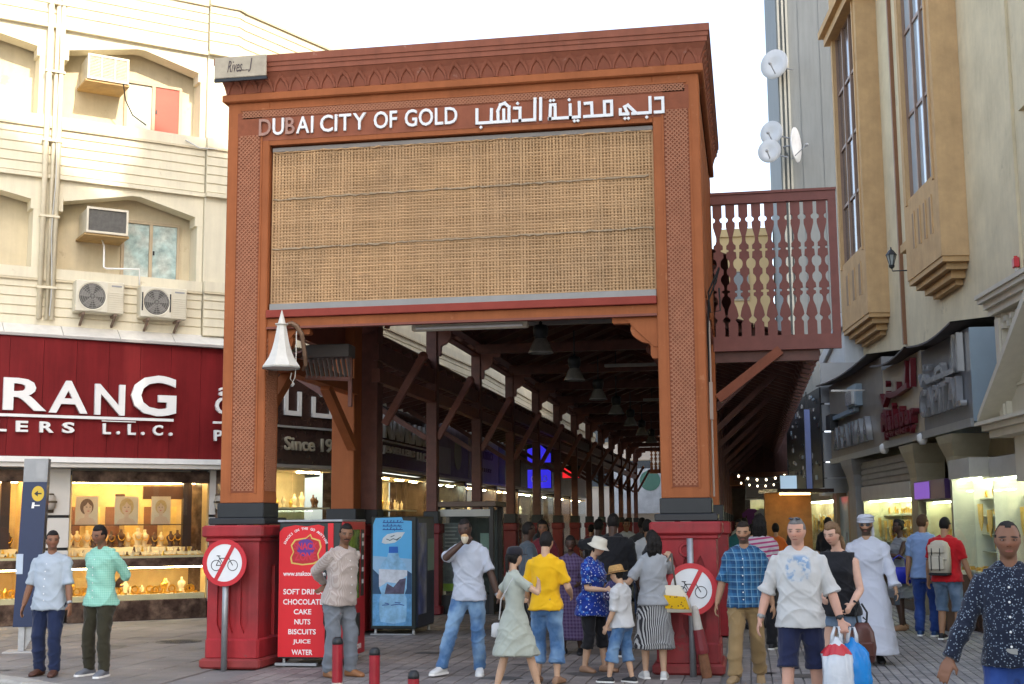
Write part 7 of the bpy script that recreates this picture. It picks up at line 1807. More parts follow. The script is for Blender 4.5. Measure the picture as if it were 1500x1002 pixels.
    # ---------- lower garment
    if bottom:
        k = bottom['kind']; m_ = bottom['m']; mbb = MB(); inf = bottom.get('inf', .018)
        if k in ('trousers', 'shorts'):
            up = bottom.get('len', .97 if k == 'trousers' else .5)
            torso(mbb, [(.785, .085*bw, .075, .012)]+[row(*p) for p in prof[:3]]+[row(1.0, prof[3][1], prof[3][2], prof[3][3])], inf*(.3 if top and top.get('hem', 1) < .95 else 1))
            for q in (-1, 1): leg(mbb, q, inf, up, bottom.get('flare', .004 if k == 'trousers' else .012), bottom.get('loose', .01 if k == 'trousers' else .012))
            if k == 'trousers' and up > .9:
                for q in (-1, 1): limb(mbb, [ank[q]+V((0,.0,.05*s)), ank[q]+V((0,.004,-.015*s))], [.052*s+bottom.get('flare',0)*s,.056*s+bottom.get('flare',0)*s], 12, flat=.1)
            remesh('trousers' if k == 'trousers' else 'shorts', mbb, cv, ci, m_, t, wr=bottom.get('wr', .0085), wscale=8, seed=sd+3)
        else:   # skirt
            z1 = bottom.get('len', .45); rr = []
            for z, w_ in ((1.0,.0),(.93,.012),(.84,.022),(.7,.03),(.55,.034),(z1,.04)):
                if z < z1: continue
                f = max(0, (.93-z)/.93); mid = (kn[-1]+kn[1])/2 if z < .6 else None
                cx, cy = pel.x*(1-f)+f*(ank[-1].x+ank[1].x)/2, pel.y*(1-f)+f*(ank[-1].y+ank[1].y)/2
                sp_x = abs(ank[1].x-ank[-1].x)/2*f; sp_y = abs(ank[1].y-ank[-1].y)/2*f
                rr.append(ring(V((cx, cy, z*s)), ax, ay, (.17*bw+w_)*s+sp_x*.8, (.125*bw+w_)*s+sp_y*.8, 18, .9))
            mbb.loft(rr); remesh('skirt', mbb, cv, ci, m_, t, wr=bottom.get('wr', .01), wscale=6, seed=sd+4)
    # ---------- upper garment
    if top:
        m_ = top['m']; mbt = MB(); inf = top.get('inf', .014); hem = top.get('hem', .84); fl = top.get('flare', .02)
        rows_ = [row(*p) for p in prof]
        body_rows = []
        n_h = 5
        low = [r_ for r_ in rows_ if r_[0] <= 1.10]
        base = row(1.06, prof[4][1], prof[4][2], prof[4][3])
        if hem < .80:   # dress or robe
            zs = [hem+(1.0-hem)*i/7 for i in range(7)]
            rr = []
            for z in zs:
                f = max(0, (.93-z)/.93); cx = pel.x*(1-f)+f*(ank[-1].x+ank[1].x)/2; cy = pel.y*(1-f)+f*(ank[-1].y+ank[1].y)/2
                sx_ = abs(ank[1].x-ank[-1].x)/2*f; sy_ = abs(ank[1].y-ank[-1].y)/2*f; e = fl*(1-z)/(1-hem+.001)
                rr.append(ring(V((cx, cy, z*s)), ax, ay, (.178*bw+inf+e)*s+sx_*.85, (.128*bw+inf+e)*s+sy_*.85+belly*.25*s, 20, .9))
            for r_ in rows_:
                if r_[0] >= 1.03: R_ = Rl @ Matrix.Rotation(twist*max(0, min(1, (r_[0]-.93)/.35)), 3, 'Z'); rr.append(ring(T(0, r_[3], r_[0]), R_ @ ax, R_ @ ay, (r_[1]+inf)*s, (r_[2]+inf)*s, 20, .9))
            mbt.loft(rr)
        else:
            hemrows = [(hem, max(.17, prof[2][1])*bw+inf*.3+fl, (.122*bw+fl)+belly*.35, .008-belly*.3), (min(.93, hem+.06), .172*bw+fl*.7, .122*bw+fl*.7+belly*.42, .006-belly*.36)]
            rr = [(z, rx, ry, yo) for z, rx, ry, yo in hemrows]+[(r_[0], max(r_[1], .150*bw if not top.get('fit') else 0), r_[2], r_[3]) for r_ in rows_ if r_[0] > hem+.08 and r_[0] >= 1.0]
            torso(mbt, rr, inf)
        sl = top.get('sleeve', .45)
        if sl > 0:
            yoke(mbt, inf*.9)
            for q in (-1, 1): arm(mbt, q, inf*(.95), sl, end_flare=top.get('sflare', .008))
        else:
            for q in (-1, 1): limb(mbt, [T(q*.055, .012, 1.40), T(q*.085, .010, 1.452), T(q*.085, .0, 1.462), T(q*.08, -.05, 1.40)], [.030*s,.030*s,.030*s,.030*s], 10)
        tr = top.get('extra_rows')
        o = remesh(top.get('name', 'shirt'), mbt, cv, ci, m_, t, wr=top.get('wr', .0085), wscale=top.get('ws', 8), seed=sd)
        if top.get('collar'):
            mbc = MB(); cm = top.get('cm', m_); R_ = Rt; vs = []; fs = []; n_ = 16
            for k_ in range(n_+1):
                a_ = -PI/2+.28+ (2*PI-.56)*k_/n_; cx, sy = math.cos(a_), math.sin(a_)
                dip = .035*max(0, -sy)**2
                for rr_, zz in ((nr/s*1.22, 1.462-dip), (nr/s*1.12, 1.505-dip), (nr/s*1.22, 1.50-dip), (nr/s*1.62, 1.452-dip*1.7)):
                    vs.append(T(cx*rr_, .008+sy*rr_*1.0, zz))
            for k_ in range(n_):
                for u in range(3): fs.append((k_*4+u, (k_+1)*4+u, (k_+1)*4+u+1, k_*4+u+1))
            mbc.add(vs, fs); mbc.build('collar', cm, t, True)
        if top.get('buttons'):
            mbp = MB()
            for zz in (1.36,1.27,1.18,1.09,1.0,.92):
                yy = -(.118*bw+inf+.012+belly*math.exp(-((zz-1.06)/.13)**2)*.98+ (.01 if zz < 1.3 else -.02)); c = T(0, yy, zz); mbp.ell(c, (.0075,.004,.0075), 6, 4)
            mbp.build('buttons', top.get('bm', LETTER), t, kind='stuff')
    # ---------- shoes
    if shoes:
        for q in (-1, 1):
            mbs = MB(); foot(mbs, q, .007)
            a = ank[q]; sh_o = remesh('shoe', mbs, .009, 1, shoes['m'], t) if not far else mbs.build('shoe', shoes['m'], t, True)
            if shoes.get('sole') and not far:
                ang = math.radians((rtoe if q < 0 else ltoe))*q; R2 = Matrix.Rotation(ang, 3, 'Z'); zb = a.z-.075*s; lift = (rf if q < 0 else lf)[2]
                pts = [(-.04,-.08),(.04,-.08),(.046,0),(.05,.08),(.054,.14),(.042,.19),(.015,.212),(-.02,.21),(-.044,.18),(-.052,.13),(-.045,.06),(-.04,0)]
                mbl = MB(); vs = []
                for z_ in (0.0, .022):
                    for u, v in pts: p = R2 @ V((u*s, -v*s, 0)); tilt = -.55*v*s if lift > .02 else 0; vs.append((a.x+p.x, a.y+p.y, zb+z_*s+tilt*.9))
                n_ = len(pts); mbl.add(vs, [tuple(range(n_-1,-1,-1)), tuple(range(n_,2*n_))]+[(k_, (k_+1)%n_, n_+(k_+1)%n_, n_+k_) for k_ in range(n_)]); mbl.build('sole', shoes['sole'], sh_o)
    # ---------- hats, glasses
    if glasses:
        mbg = MB()
        for q in (-1, 1):
            c = V((q*.29, -.80, .06)); pts = [(c.x+.2*math.cos(a_), c.z+.13*math.sin(a_)) for a_ in [k_*PI/6 for k_ in range(12)]]
            vs = [M @ V((u*hh, (-.80+abs(u)*.12)*hh, v*hh)) for u, v in pts]+[M @ V((u*hh, (-.77+abs(u)*.12)*hh, v*hh)) for u, v in pts]
            mbg.add(vs, [tuple(range(12)), tuple(range(23,11,-1))]+[(i, (i+12), 12+(i+1)%12, (i+1)%12) for i in range(12)])
            mbg.beam(M @ V((q*.48*hh,-.70*hh,.08*hh)), M @ V((q*.66*hh,.02*hh,.06*hh)), .005, .007)
        mbg.beam(M @ V((-.1*hh,-.80*hh,.08*hh)), M @ V((.1*hh,-.80*hh,.08*hh)), .004, .006); mbg.build('sunglasses', glasses, t)
    if hat:
        hk = hat['kind']; mbk = MB()
        def HP(prof_, sx=.72, sy=.86, n_=24, wob=0.0):
            rr = []
            for r_, z_, dy in prof_: rr.append([tuple(M @ V((r_*sx*math.cos(2*PI*k_/n_)*hh, (r_*sy*math.sin(2*PI*k_/n_)+dy)*hh, (z_+wob*math.sin(3*2*PI*k_/n_+1)*max(0, r_-1))*hh))) for k_ in range(n_)])
            return rr
        if hk == 'bucket': mbk.loft(HP([(1.62,.05,.0),(1.6,.0,.0),(1.12,.34,.0),(1.1,.7,.02),(.98,1.12,.03),(.6,1.2,.03),(.05,1.22,.03)], wob=.06))
        elif hk == 'straw': mbk.loft(HP([(1.62,.26,.0),(1.65,.22,.0),(1.15,.22,.0),(1.12,.42,.02),(1.0,.95,.03),(.8,1.14,.03),(.5,1.10,.0),(.05,1.06,.03)], wob=.04))
        elif hk == 'cap': 
            mbk.loft(HP([(1.08,.28,.02),(1.10,.45,.03),(1.04,.8,.04),(.8,1.06,.05),(.4,1.16,.05),(.03,1.18,.05)]))
            vs = []; 
            for k_ in range(13):
                a_ = PI+PI*k_/12
                for r_, z_ in ((1.0,.36),(1.75 if 2 < k_ < 10 else 1.3,.26)): vs.append(M @ V((r_*.66*math.cos(a_)*hh, (r_*.84*math.sin(a_))*hh, z_*hh)))
            vs2 = [v+M.to_3x3() @ V((0,0,-.04*hh)) for v in vs]
            mbk.add(vs+vs2, [(2*i, 2*i+1, 2*i+3, 2*i+2) for i in range(12)]+[(26+2*i+2, 26+2*i+3, 26+2*i+1, 26+2*i) for i in range(12)]+[(2*i+1, 27+2*i, 29+2*i, 2*i+3) for i in range(12)])
        elif hk == 'turban':
            mbk.loft(HP([(1.02,.26,.0),(1.14,.34,.0),(1.17,.56,.02),(1.15,.82,.03),(.98,1.04,.04),(.6,1.15,.05),(.05,1.17,.05)]))
            for k_, (za, zb, tw) in enumerate(((.36,.52,.2),(.5,.78,-.25),(.66,.96,.2))):
                pts = [M @ V((1.16*.72*math.cos(a_)*hh, (1.16*.86*math.sin(a_)+.02)*hh, ((za+zb)/2+tw*math.sin(a_+k_)*.5)*hh)) for a_ in [2*PI*i/20 for i in range(21)]]; mbk.tube(pts, .075*hh, 6)
            limb(mbk, [M @ V((.5*hh,.72*hh,.35*hh)), M @ V((.56*hh,.72*hh,-.3*hh)), M @ V((.6*hh,.62*hh,-1.0*hh)), M @ V((.62*hh,.5*hh,-1.3*hh))], [.12*hh,.16*hh,.17*hh,.10*hh], 8)
        ho = mbk.build('hat' if hk != 'turban' else 'turban', hat['m'], t, True)
        if hat.get('band'):
            mbk = MB(); mbk.loft(HP([(1.17,.24,.0),(1.18,.30,.01),(1.15,.42,.02),(1.10,.43,.02)])); mbk.build('hat_band', hat['band'], ho, True)
    if extras: extras(t, dict(T=T, M=M, hh=hh, wr=wr_, el=el, sh=sh, s=s, pel=pel, kn=kn, ank=ank, Rt=Rt))
    W = t.matrix_basis.copy()
    info = dict(obj=t, W=Matrix.Translation((x, y, zlift)) @ Matrix.Rotation(math.radians(face), 4, 'Z'), wr=wr_, el=el, sh=sh, M=M, s=s, T=T, hh=hh)
    PEOPLE[label] = info
    return info
SK = {'tan':(.36,.20,.115),'brown':(.20,.098,.052),'dark':(.062,.032,.021),'fair':(.56,.33,.235),'light':(.50,.31,.20),'olive':(.42,.25,.15)}
for k_, c_ in SK.items(): skin_mat(k_, c_, BLACKH if k_ not in ('fair',) else (.13,.09,.06))
skin_mat('tan_beard', SK['tan'], (.025,.018,.014), beard=.72, moust=.85); skin_mat('brown_beard', SK['brown'], BLACKH, beard=.55, moust=.8)
skin_mat('brown_moust', SK['brown'], BLACKH, moust=.95, stubble=.22); skin_mat('olive_beard', SK['olive'], BLACKH, beard=.8, moust=.9); skin_mat('fair_m', (.52,.285,.20), (.16,.11,.08), stubble=.10)
skin_mat('brown_m', (.21,.098,.055), BLACKH, stubble=.15, brow=1)
def watch(q, m=None):
    def f(t, I):
        p = I['wr'][q].lerp(I['el'][q], .12); d = (I['wr'][q]-I['el'][q]).normalized(); u = d.cross(V3(0,1,0)).normalized(); w = d.cross(u); n = 14
        mb = MB(); r = .032*I['s']; mb.loft([ring(p+d*o_, u, w, r*k_, r*k_, n) for o_, k_ in ((-.013,1.0),(-.011,1.1),(.011,1.1),(.013,1.0))]); mb.ell(p+V3(0,-1,0)*r*1.05, (.018,.008,.018), 8, 6); mb.build('watch', m or STEEL, t, True)
    return f
def V3(*a): return Vector(a)
# ------------------------------------------------------------------ the people of the photograph
C_PALE = cloth('shirt_pale_blue', (.34,.39,.44), var=.06); C_NAVYT = cloth('trousers_navy', (.012,.02,.055)); C_OLIVE = cloth('trousers_olive', (.030,.027,.015))
C_GREEN = cloth('shirt_mint_check', (.20,.47,.36), kind='check', c2=(.26,.53,.42), c3=(.42,.62,.52), sc=.35)
C_STRIPE = cloth('shirt_beige_stripe', (.42,.36,.32), kind='stripe', c2=(.34,.28,.25), sc=.5); C_GREYT = cloth('trousers_grey', (.15,.165,.185))
C_POLO = cloth('polo_white', (.40,.43,.49), var=.05); C_JEAN = cloth('jeans_blue', (.045,.115,.25), kind='denim', c2=(.20,.32,.46)); C_JEAND = cloth('jeans_dark', (.015,.035,.10), kind='denim', c2=(.04,.075,.17))
C_SAGE = cloth('dress_sage', (.35,.37,.31), var=.15); C_YEL = cloth('tee_yellow', (.72,.40,.008)); C_FLOR = cloth('blouse_blue_floral', (.008,.03,.22), kind='floral', c2=(.03,.12,.42), c3=(.45,.5,.6)); C_BLK = cloth('black_cloth', (.012,.012,.014))
C_WT = cloth('tee_white', (.50,.49,.465), kind='print', c2=(.16,.27,.42), c3=(.42,.50,.58), var=.04); C_SHORT = cloth('shorts_navy', (.014,.018,.05))
C_PLAID = cloth('shirt_plaid', (.012,.05,.12), kind='check', c2=(.03,.12,.24), c3=(.20,.34,.42)); C_KHAKI = cloth('trousers_khaki', (.26,.17,.075))
C_KAND = cloth('kandura_white', (.50,.52,.58), var=.03); C_GREYD = cloth('dress_grey', (.17,.18,.20), kind='hoop', c2=(.23,.24,.25), sc=2.6); C_LBLUE = cloth('shirt_light_blue', (.20,.30,.50)); C_REDT = cloth('tee_red', (.48,.012,.018)); C_DENS = cloth('shorts_denim', (.08,.13,.20), kind='denim', c2=(.17,.23,.31))
C_SPECK = cloth('shirt_navy_specked', (.010,.014,.028), kind='dots', c2=(.22,.27,.33), sc=.62); C_JEANV = cloth('jeans_vivid', (.012,.035,.16), kind='denim', c2=(.03,.07,.24))
C_WHITE = cloth('white_cloth', (.48,.48,.475)); C_GTEE = cloth('tee_grey', (.30,.31,.32)); C_SKST = cloth('skirt_striped', (.03,.03,.035), kind='stripe', c2=(.45,.45,.44), sc=.7); C_PURP = cloth('dress_purple_check', (.05,.025,.07), kind='check', c2=(.10,.07,.14), c3=(.16,.12,.18), sc=.6); C_PINK = cloth('tee_pink_hoops', (.52,.47,.50), kind='hoop', c2=(.40,.06,.17)); C_SLATE = cloth('shirt_slate', (.07,.09,.11)); C_ORNG = cloth('top_orange', (.55,.12,.02)); C_TEAL = cloth('top_teal', (.02,.10,.10)); C_MAR = cloth('top_maroon', (.14,.02,.03)); C_DGREY = cloth('top_dark_grey', (.05,.05,.055))
S_BRN = {'m': SHOE_M('brown', (.075,.03,.018))}; S_GRY = {'m': SHOE_M('grey', (.13,.14,.16)), 'sole': WHITE}; S_TAN = {'m': SHOE_M('tan', (.27,.12,.05))}; S_WHT = {'m': SHOE_M('white', (.6,.6,.58)), 'sole': WHITE}; S_BLK = {'m': SHOE_M('black', (.012,.012,.013))}; S_SNK = {'m': SHOE_M('black_sneaker', (.02,.02,.022)), 'sole': WHITE}; S_SAND = {'m': SHOE_M('sandal', (.30,.17,.10))}
NEAR = dict(voxel=.0085)
P1 = person('man in a pale blue half sleeved shirt and navy trousers beside the blue totem', -7.95, 14.2, 4, 1.62, build=1.08, belly=.02, skin='brown_m', hair='short', rh=(-.31,-.05,.72), lh=(.29,-.09,.73), rf=(-.10,.03,0), lf=(.11,-.05,0), head=(32,4,0), lean=-.02,
   top=dict(m=C_PALE, sleeve=.52, hem=.80, collar=True, buttons=True, inf=.017), bottom=dict(kind='trousers', m=C_NAVYT, loose=.006), shoes=S_BRN, extras=watch(1))
P2 = person('man in a mint green checked shirt with his hands behind his back', -7.36, 14.28, -12, 1.69, build=.98, skin='brown_m', hair='short', rh=(-.02,.21,1.03), lh=(.03,.20,1.0), rf=(-.13,.0,0), lf=(.14,-.08,0), head=(-8,12,6), rpole=(-1,.15,0), lpole=(1,.15,0), lean=.03,
   top=dict(m=C_GREEN, sleeve=.58, hem=.82, flare=.034, collar=True, buttons=True, inf=.018), bottom=dict(kind='trousers', m=C_OLIVE, loose=.006), shoes=S_GRY)
P3 = person('moustached man in a beige striped shirt and grey trousers leaning by the snack machine', -4.56, 14.42, 58, 1.68, build=1.05, belly=.05, skin='brown_moust', hair='short', rh=(-.03,.25,1.04), lh=(.03,.26,1.0), rf=(-.10,.05,0), lf=(.13,-.06,0), head=(-30,0,0), lean=.15, rpole=(-1,.4,0), lpole=(1,.4,0),
   top=dict(m=C_STRIPE, sleeve=.95, hem=.84, collar=True, buttons=True, inf=.018), bottom=dict(kind='trousers', m=C_GREYT, loose=.014), shoes=S_TAN)
P4 = person('man in a white polo shirt and faded jeans eating as he walks', -3.13, 14.72, 0, 1.72, build=.98, skin='dark', hair='crop', rh=(-.03,-.21,1.47), lh=(.36,-.02,.82), rf=(-.30,-.10,.0), lf=(.10,.10,0), head=(-4,8,-6), rpole=(-.9,-.1,-.8), side=-.02, curl=(.9,.4), palm=((.4,1,0),None), rtoe=25,
   top=dict(m=C_POLO, sleeve=.42, hem=.84, collar=True, inf=.016, name='polo_shirt'), bottom=dict(kind='trousers', m=C_JEAN, loose=.008), shoes=S_WHT, extras=watch(1))
P5 = person('girl in a sage dress and dark cap with a ponytail raising a hand', -2.30, 12.95, 125, 1.43, 'f', build=.98, skin='light', hair='long', hair_extra='ponytail', rh=(-.10,-.22,1.10), lh=(.26,-.16,.92), rf=(-.10,-.22,0), lf=(.10,.16,0), head=(8,0,0), curl=(.3,.5), rpole=(-1,.2,-.6),
   top=dict(m=C_SAGE, sleeve=.30, hem=.50, flare=.05, inf=.014, name='dress', wr=.009), shoes=S_SAND, hat=dict(kind='cap', m=cloth('cap_dark', (.014,.013,.018))))
P6 = person('young man in a bright yellow t-shirt and cropped jeans seen from behind', -2.15, 14.05, 172, 1.57, build=.98, skin='light', hair='short', rh=(-.22,-.20,.92), lh=(.24,-.16,.84), rf=(-.11,.0,0), lf=(.11,-.03,0), head=(-10,4,0),
   top=dict(m=C_YEL, sleeve=.42, hem=.86, inf=.018, name='t_shirt'), bottom=dict(kind='trousers', m=C_JEAN, len=.78, loose=.028, flare=.012), shoes=S_SAND)
P7 = person('woman in a blue floral blouse, black cropped trousers and white bucket hat', -1.80, 15.2, 62, 1.50, 'f', build=1.06, belly=.02, skin='light', hair='bob', rh=(-.10,-.26,.93), lh=(.12,-.24,.95), rf=(-.09,.05,0), lf=(.10,-.10,0), head=(10,16,0), lean=.06,
   top=dict(m=C_FLOR, sleeve=.36, hem=.74, inf=.022, flare=.035, name='blouse', sflare=.02), bottom=dict(kind='trousers', m=C_BLK, len=.74, loose=.012), shoes=S_SAND, hat=dict(kind='bucket', m=cloth('bucket_hat_cream', (.58,.54,.44))))
P8 = person('small child in a straw hat, white t-shirt and rolled jeans', -1.36, 14.22, -112, 1.20, build=1.05, skin='light', hair='short', rh=(-.12,-.18,.60), lh=(.16,-.10,.60), rf=(-.09,.06,0), lf=(.10,-.12,.0), head=(6,8,0), lean=.05,
   top=dict(m=C_WHITE, sleeve=.46, hem=.84, inf=.022, flare=.03, name='t_shirt'), bottom=dict(kind='trousers', m=C_JEAN, len=.70, loose=.03, flare=.01), shoes=S_SNK, hat=dict(kind='straw', m=mat('straw', (.42,.24,.08), .8, var=.35, scale=60, bump=.6, bscale=150), band=cloth('hat_band_brown', (.16,.08,.03))), group='children on the pavement')
P9 = person('long haired woman in a grey tee and striped skirt touching the red pedestal', -1.05, 14.62, 190, 1.57, 'f', build=.95, skin='light', hair='long', hair_extra='long', rh=(-.22,-.36,1.30), lh=(.34,-.20,1.02), rf=(-.09,.02,0), lf=(.10,-.05,0), head=(14,0,0),
   top=dict(m=C_GTEE, sleeve=.40, hem=.88, inf=.02, name='t_shirt'), bottom=dict(kind='skirt', m=C_SKST, len=.36), shoes=S_WHT, rpole=(-.3,.2,-1), lpole=(.5,.3,-.8), curl=(.1,.3), palm=((0,-1,0),None))
P10 = person('bearded man in a blue plaid shirt and khaki trousers walking past the right pedestal', -.06, 14.3, -8, 1.66, build=1.02, belly=.02, skin='tan_beard', hair='short', hairc=(.02,.014,.01), rh=(-.30,-.10,.78), lh=(.28,.05,.78), rf=(-.10,-.26,0), lf=(.10,.22,.03), head=(2,6,0), curl=(.6,.4),
   top=dict(m=C_PLAID, sleeve=.46, hem=.83, collar=True, buttons=True, inf=.018), bottom=dict(kind='trousers', m=C_KHAKI, loose=.016), shoes={'m': SHOE_M('suede', (.30,.20,.10))}, **NEAR)
def sunglass_top(t, I):
    M, hh = I['M'], I['hh']; mb = MB()
    for q in (-1, 1): mb.ell(M @ V3(q*.26*hh, -.42*hh, .98*hh), (.2*hh,.1*hh,.09*hh), 10, 6)
    mb.build('sunglasses', mat('dark_lens', (.015,.02,.03), .1, var=.02, spec=.8), t, True)
def p11x(t, I): watch(-1, ALU)(t, I); watch(1, BLACK)(t, I); sunglass_top(t, I)
P11 = person('grey haired man in a printed white t-shirt and navy shorts carrying plastic bags', .40, 11.5, -4, 1.69, build=1.02, belly=.015, skin='fair_m', hair='crop', hairc=GREYH, rh=(-.33,-.04,.86), lh=(.33,-.10,.86), rf=(-.13,-.16,0), lf=(.13,.16,0), head=(-12,4,0), curl=(.45,.95), palm=(None,(0,-1,0)),
   top=dict(m=C_WT, sleeve=.46, hem=.83, inf=.022, name='t_shirt', sflare=.018), bottom=dict(kind='shorts', m=C_SHORT, len=.47, loose=.02, flare=.012), shoes=S_WHT, extras=p11x, **NEAR)
P12 = person('woman in a black sleeveless top and denim shorts looking down', .80, 12.75, -24, 1.66, 'f', build=1.08, skin='fair', hair='long', hairc=LBROWN, hair_extra='lowtail', rh=(-.05,-.26,.98), lh=(.20,-.24,.92), rf=(-.10,-.12,0), lf=(.10,.14,0), head=(-14,16,0), curl=(.6,.6),
   top=dict(m=C_BLK, sleeve=0, hem=.86, inf=.014, name='tank_top'), bottom=dict(kind='shorts', m=C_DENS, len=.24, loose=.02, flare=.014), shoes=S_WHT, **NEAR)
P13 = person('bearded man in a long white robe, white headcloth and sunglasses', 1.38, 16.4, -6, 1.72, build=1.04, skin='olive_beard', hair=None, rh=(-.26,-.10,.84), lh=(.33,-.14,.80), rf=(-.09,-.20,0), lf=(.09,.12,0), head=(-6,2,0), curl=(.6,.7),
   top=dict(m=C_KAND, sleeve=.93, hem=.13, flare=.045, inf=.024, name='robe', sflare=.03, wr=.010, ws=5), shoes=S_BLK, glasses=mat('dark_lens', (.015,.02,.03), .1), hat=dict(kind='turban', m=C_KAND))
P14 = person('woman in a grey dress with her hair in a bun by the pale window', 2.30, 21.4, -72, 1.68, 'f', build=1.12, skin='dark', hair='short', hair_extra='bun', rh=(-.06,-.30,1.16), lh=(.08,-.28,1.18), rf=(-.10,.05,0), lf=(.12,-.08,0), head=(6,0,0), curl=(.8,.8), voxel=.0125,
   top=dict(m=C_GREYD, sleeve=.0, hem=.52, flare=.05, inf=.018, name='dress'), shoes=S_SAND, rpole=(-1,.2,-.8), lpole=(1,.2,-.8))
P15 = person('man in a light blue shirt and jeans mostly hidden behind the red t-shirt', 2.52, 20.35, 158, 1.74, build=1.02, skin='tan', hair='short', hairc=BROWNH, rh=(-.27,-.10,.86), lh=(.28,-.1,.86), head=(-30,0,0), voxel=.0125,
   top=dict(m=C_LBLUE, sleeve=.45, hem=.84, inf=.018, collar=True), bottom=dict(kind='trousers', m=C_JEANV), shoes={'m': SHOE_M('blue', (.02,.06,.16)), 'sole': WHITE})
P16 = person('man in a red t-shirt and denim shorts with a cream backpack on his back', 2.74, 19.7, 148, 1.70, build=1.12, belly=.03, skin='tan', hair='crop', rh=(-.30,-.14,.84), lh=(.30,-.05,.84), rf=(-.14,.02,0), lf=(.14,-.05,0), head=(-10,2,0), voxel=.0125,
   top=dict(m=C_REDT, sleeve=.45, hem=.84, inf=.02, name='t_shirt'), bottom=dict(kind='shorts', m=C_DENS, len=.56, loose=.022, flare=.01), shoes=S_SNK)
def belt17(t, I):
    T = I['T']; mb = MB(); mb.box(-.03,.03,-.012,.0,-.02,.02); c = T(0,-.165,.965); mb.v = [(a+c.x, b+c.y, z+c.z) for a, b, z in mb.v]; mb.build('buckle', ALU, t)
P17 = person('man in a speckled navy shirt and blue jeans nearest to us on the far right', 1.53, 8.4, -14, 1.65, build=.97, belly=.05, skin='brown_m', hair='recede', hairc=(.02,.017,.015), rh=(-.36,-.16,.84), lh=(.36,.06,.86), rf=(-.12,-.2,0), lf=(.13,.15,0), head=(8,2,0), curl=(.28,.3), voxel=.0068, palm=((.2,1,0),None),
   top=dict(m=C_SPECK, sleeve=.97, hem=.87, collar=True, buttons=True, inf=.02, wr=.006, sflare=.012, flare=.012), bottom=dict(kind='trousers', m=C_JEANV, loose=.012), shoes=S_BLK, extras=belt17)
# figures standing further back
B1 = person('tall man in black with white chest stripes pointing left behind the bucket hat', -1.72, 17.0, 165, 1.78, build=1.16, belly=.03, skin='dark', hair='buzz', rh=(-.28,-.15,.88), lh=(.62,-.30,1.42), head=(10,0,0), voxel=.0115, rtoe=5,
   top=dict(m=cloth('top_black_white_hoops', (.013,.013,.015), kind='hoop', c2=(.013,.013,.015)), sleeve=.5, hem=.86, inf=.022), bottom=dict(kind='trousers', m=C_JEAND, loose=.02), shoes=S_SNK)
B2 = person('person with a white backpack and blue strap beyond the tall man in black', -1.42, 18.9, 195, 1.70, skin='brown', hair='short', voxel=.014, top=dict(m=C_WHITE, sleeve=.45, hem=.86, inf=.018), bottom=dict(kind='trousers', m=C_BLK), shoes=S_BLK)
B3 = person('man in a slate shirt with a white strap behind the yellow t-shirt', -2.92, 17.5, 112, 1.68, skin='dark', hair='crop', voxel=.014, rh=(-.2,-.2,.95), lh=(.2,-.25,1.0), top=dict(m=C_SLATE, sleeve=.5, hem=.85, inf=.02), bottom=dict(kind='trousers', m=C_BLK), shoes=S_BLK)
B4 = person('woman facing us between the slate shirt and the yellow t-shirt', -3.02, 19.5, 5, 1.70, 'f', skin='brown', hair='long', hair_extra='long', voxel=.014, top=dict(m=C_MAR, sleeve=.45, hem=.86, inf=.018), bottom=dict(kind='skirt', m=C_DGREY, len=.3), shoes=S_BLK)
B5 = person('girl in a long purple checked dress facing us left of the bucket hat', -2.30, 17.2, -6, 1.50, 'f', skin='dark', hair='bob', voxel=.0125, rh=(-.10,-.2,.92), lh=(.15,-.2,.9), head=(10,6,0), top=dict(m=C_PURP, sleeve=.5, hem=.22, flare=.06, inf=.018, name='dress'), shoes=S_BLK)
B6 = person('man in a grey top and pale cap half hidden behind the right pillar', -1.20, 18.2, 188, 1.66, skin='brown', hair='crop', voxel=.014, top=dict(m=C_DGREY, sleeve=.5, hem=.85, inf=.02), bottom=dict(kind='trousers', m=C_GREYT), shoes=S_BLK, hat=dict(kind='cap', m=cloth('cap_grey', (.20,.2,.2))))
B7 = person('woman in a pink and white striped top walking away behind the plaid shirt', .14, 18.1, 176, 1.76, 'f', build=1.05, skin='brown', hair='long', hair_extra='long', voxel=.012, rh=(-.28,-.05,.86), lh=(.28,-.05,.86), top=dict(m=C_PINK, sleeve=.5, hem=.84, inf=.02), bottom=dict(kind='trousers', m=C_BLK), shoes=S_SNK)
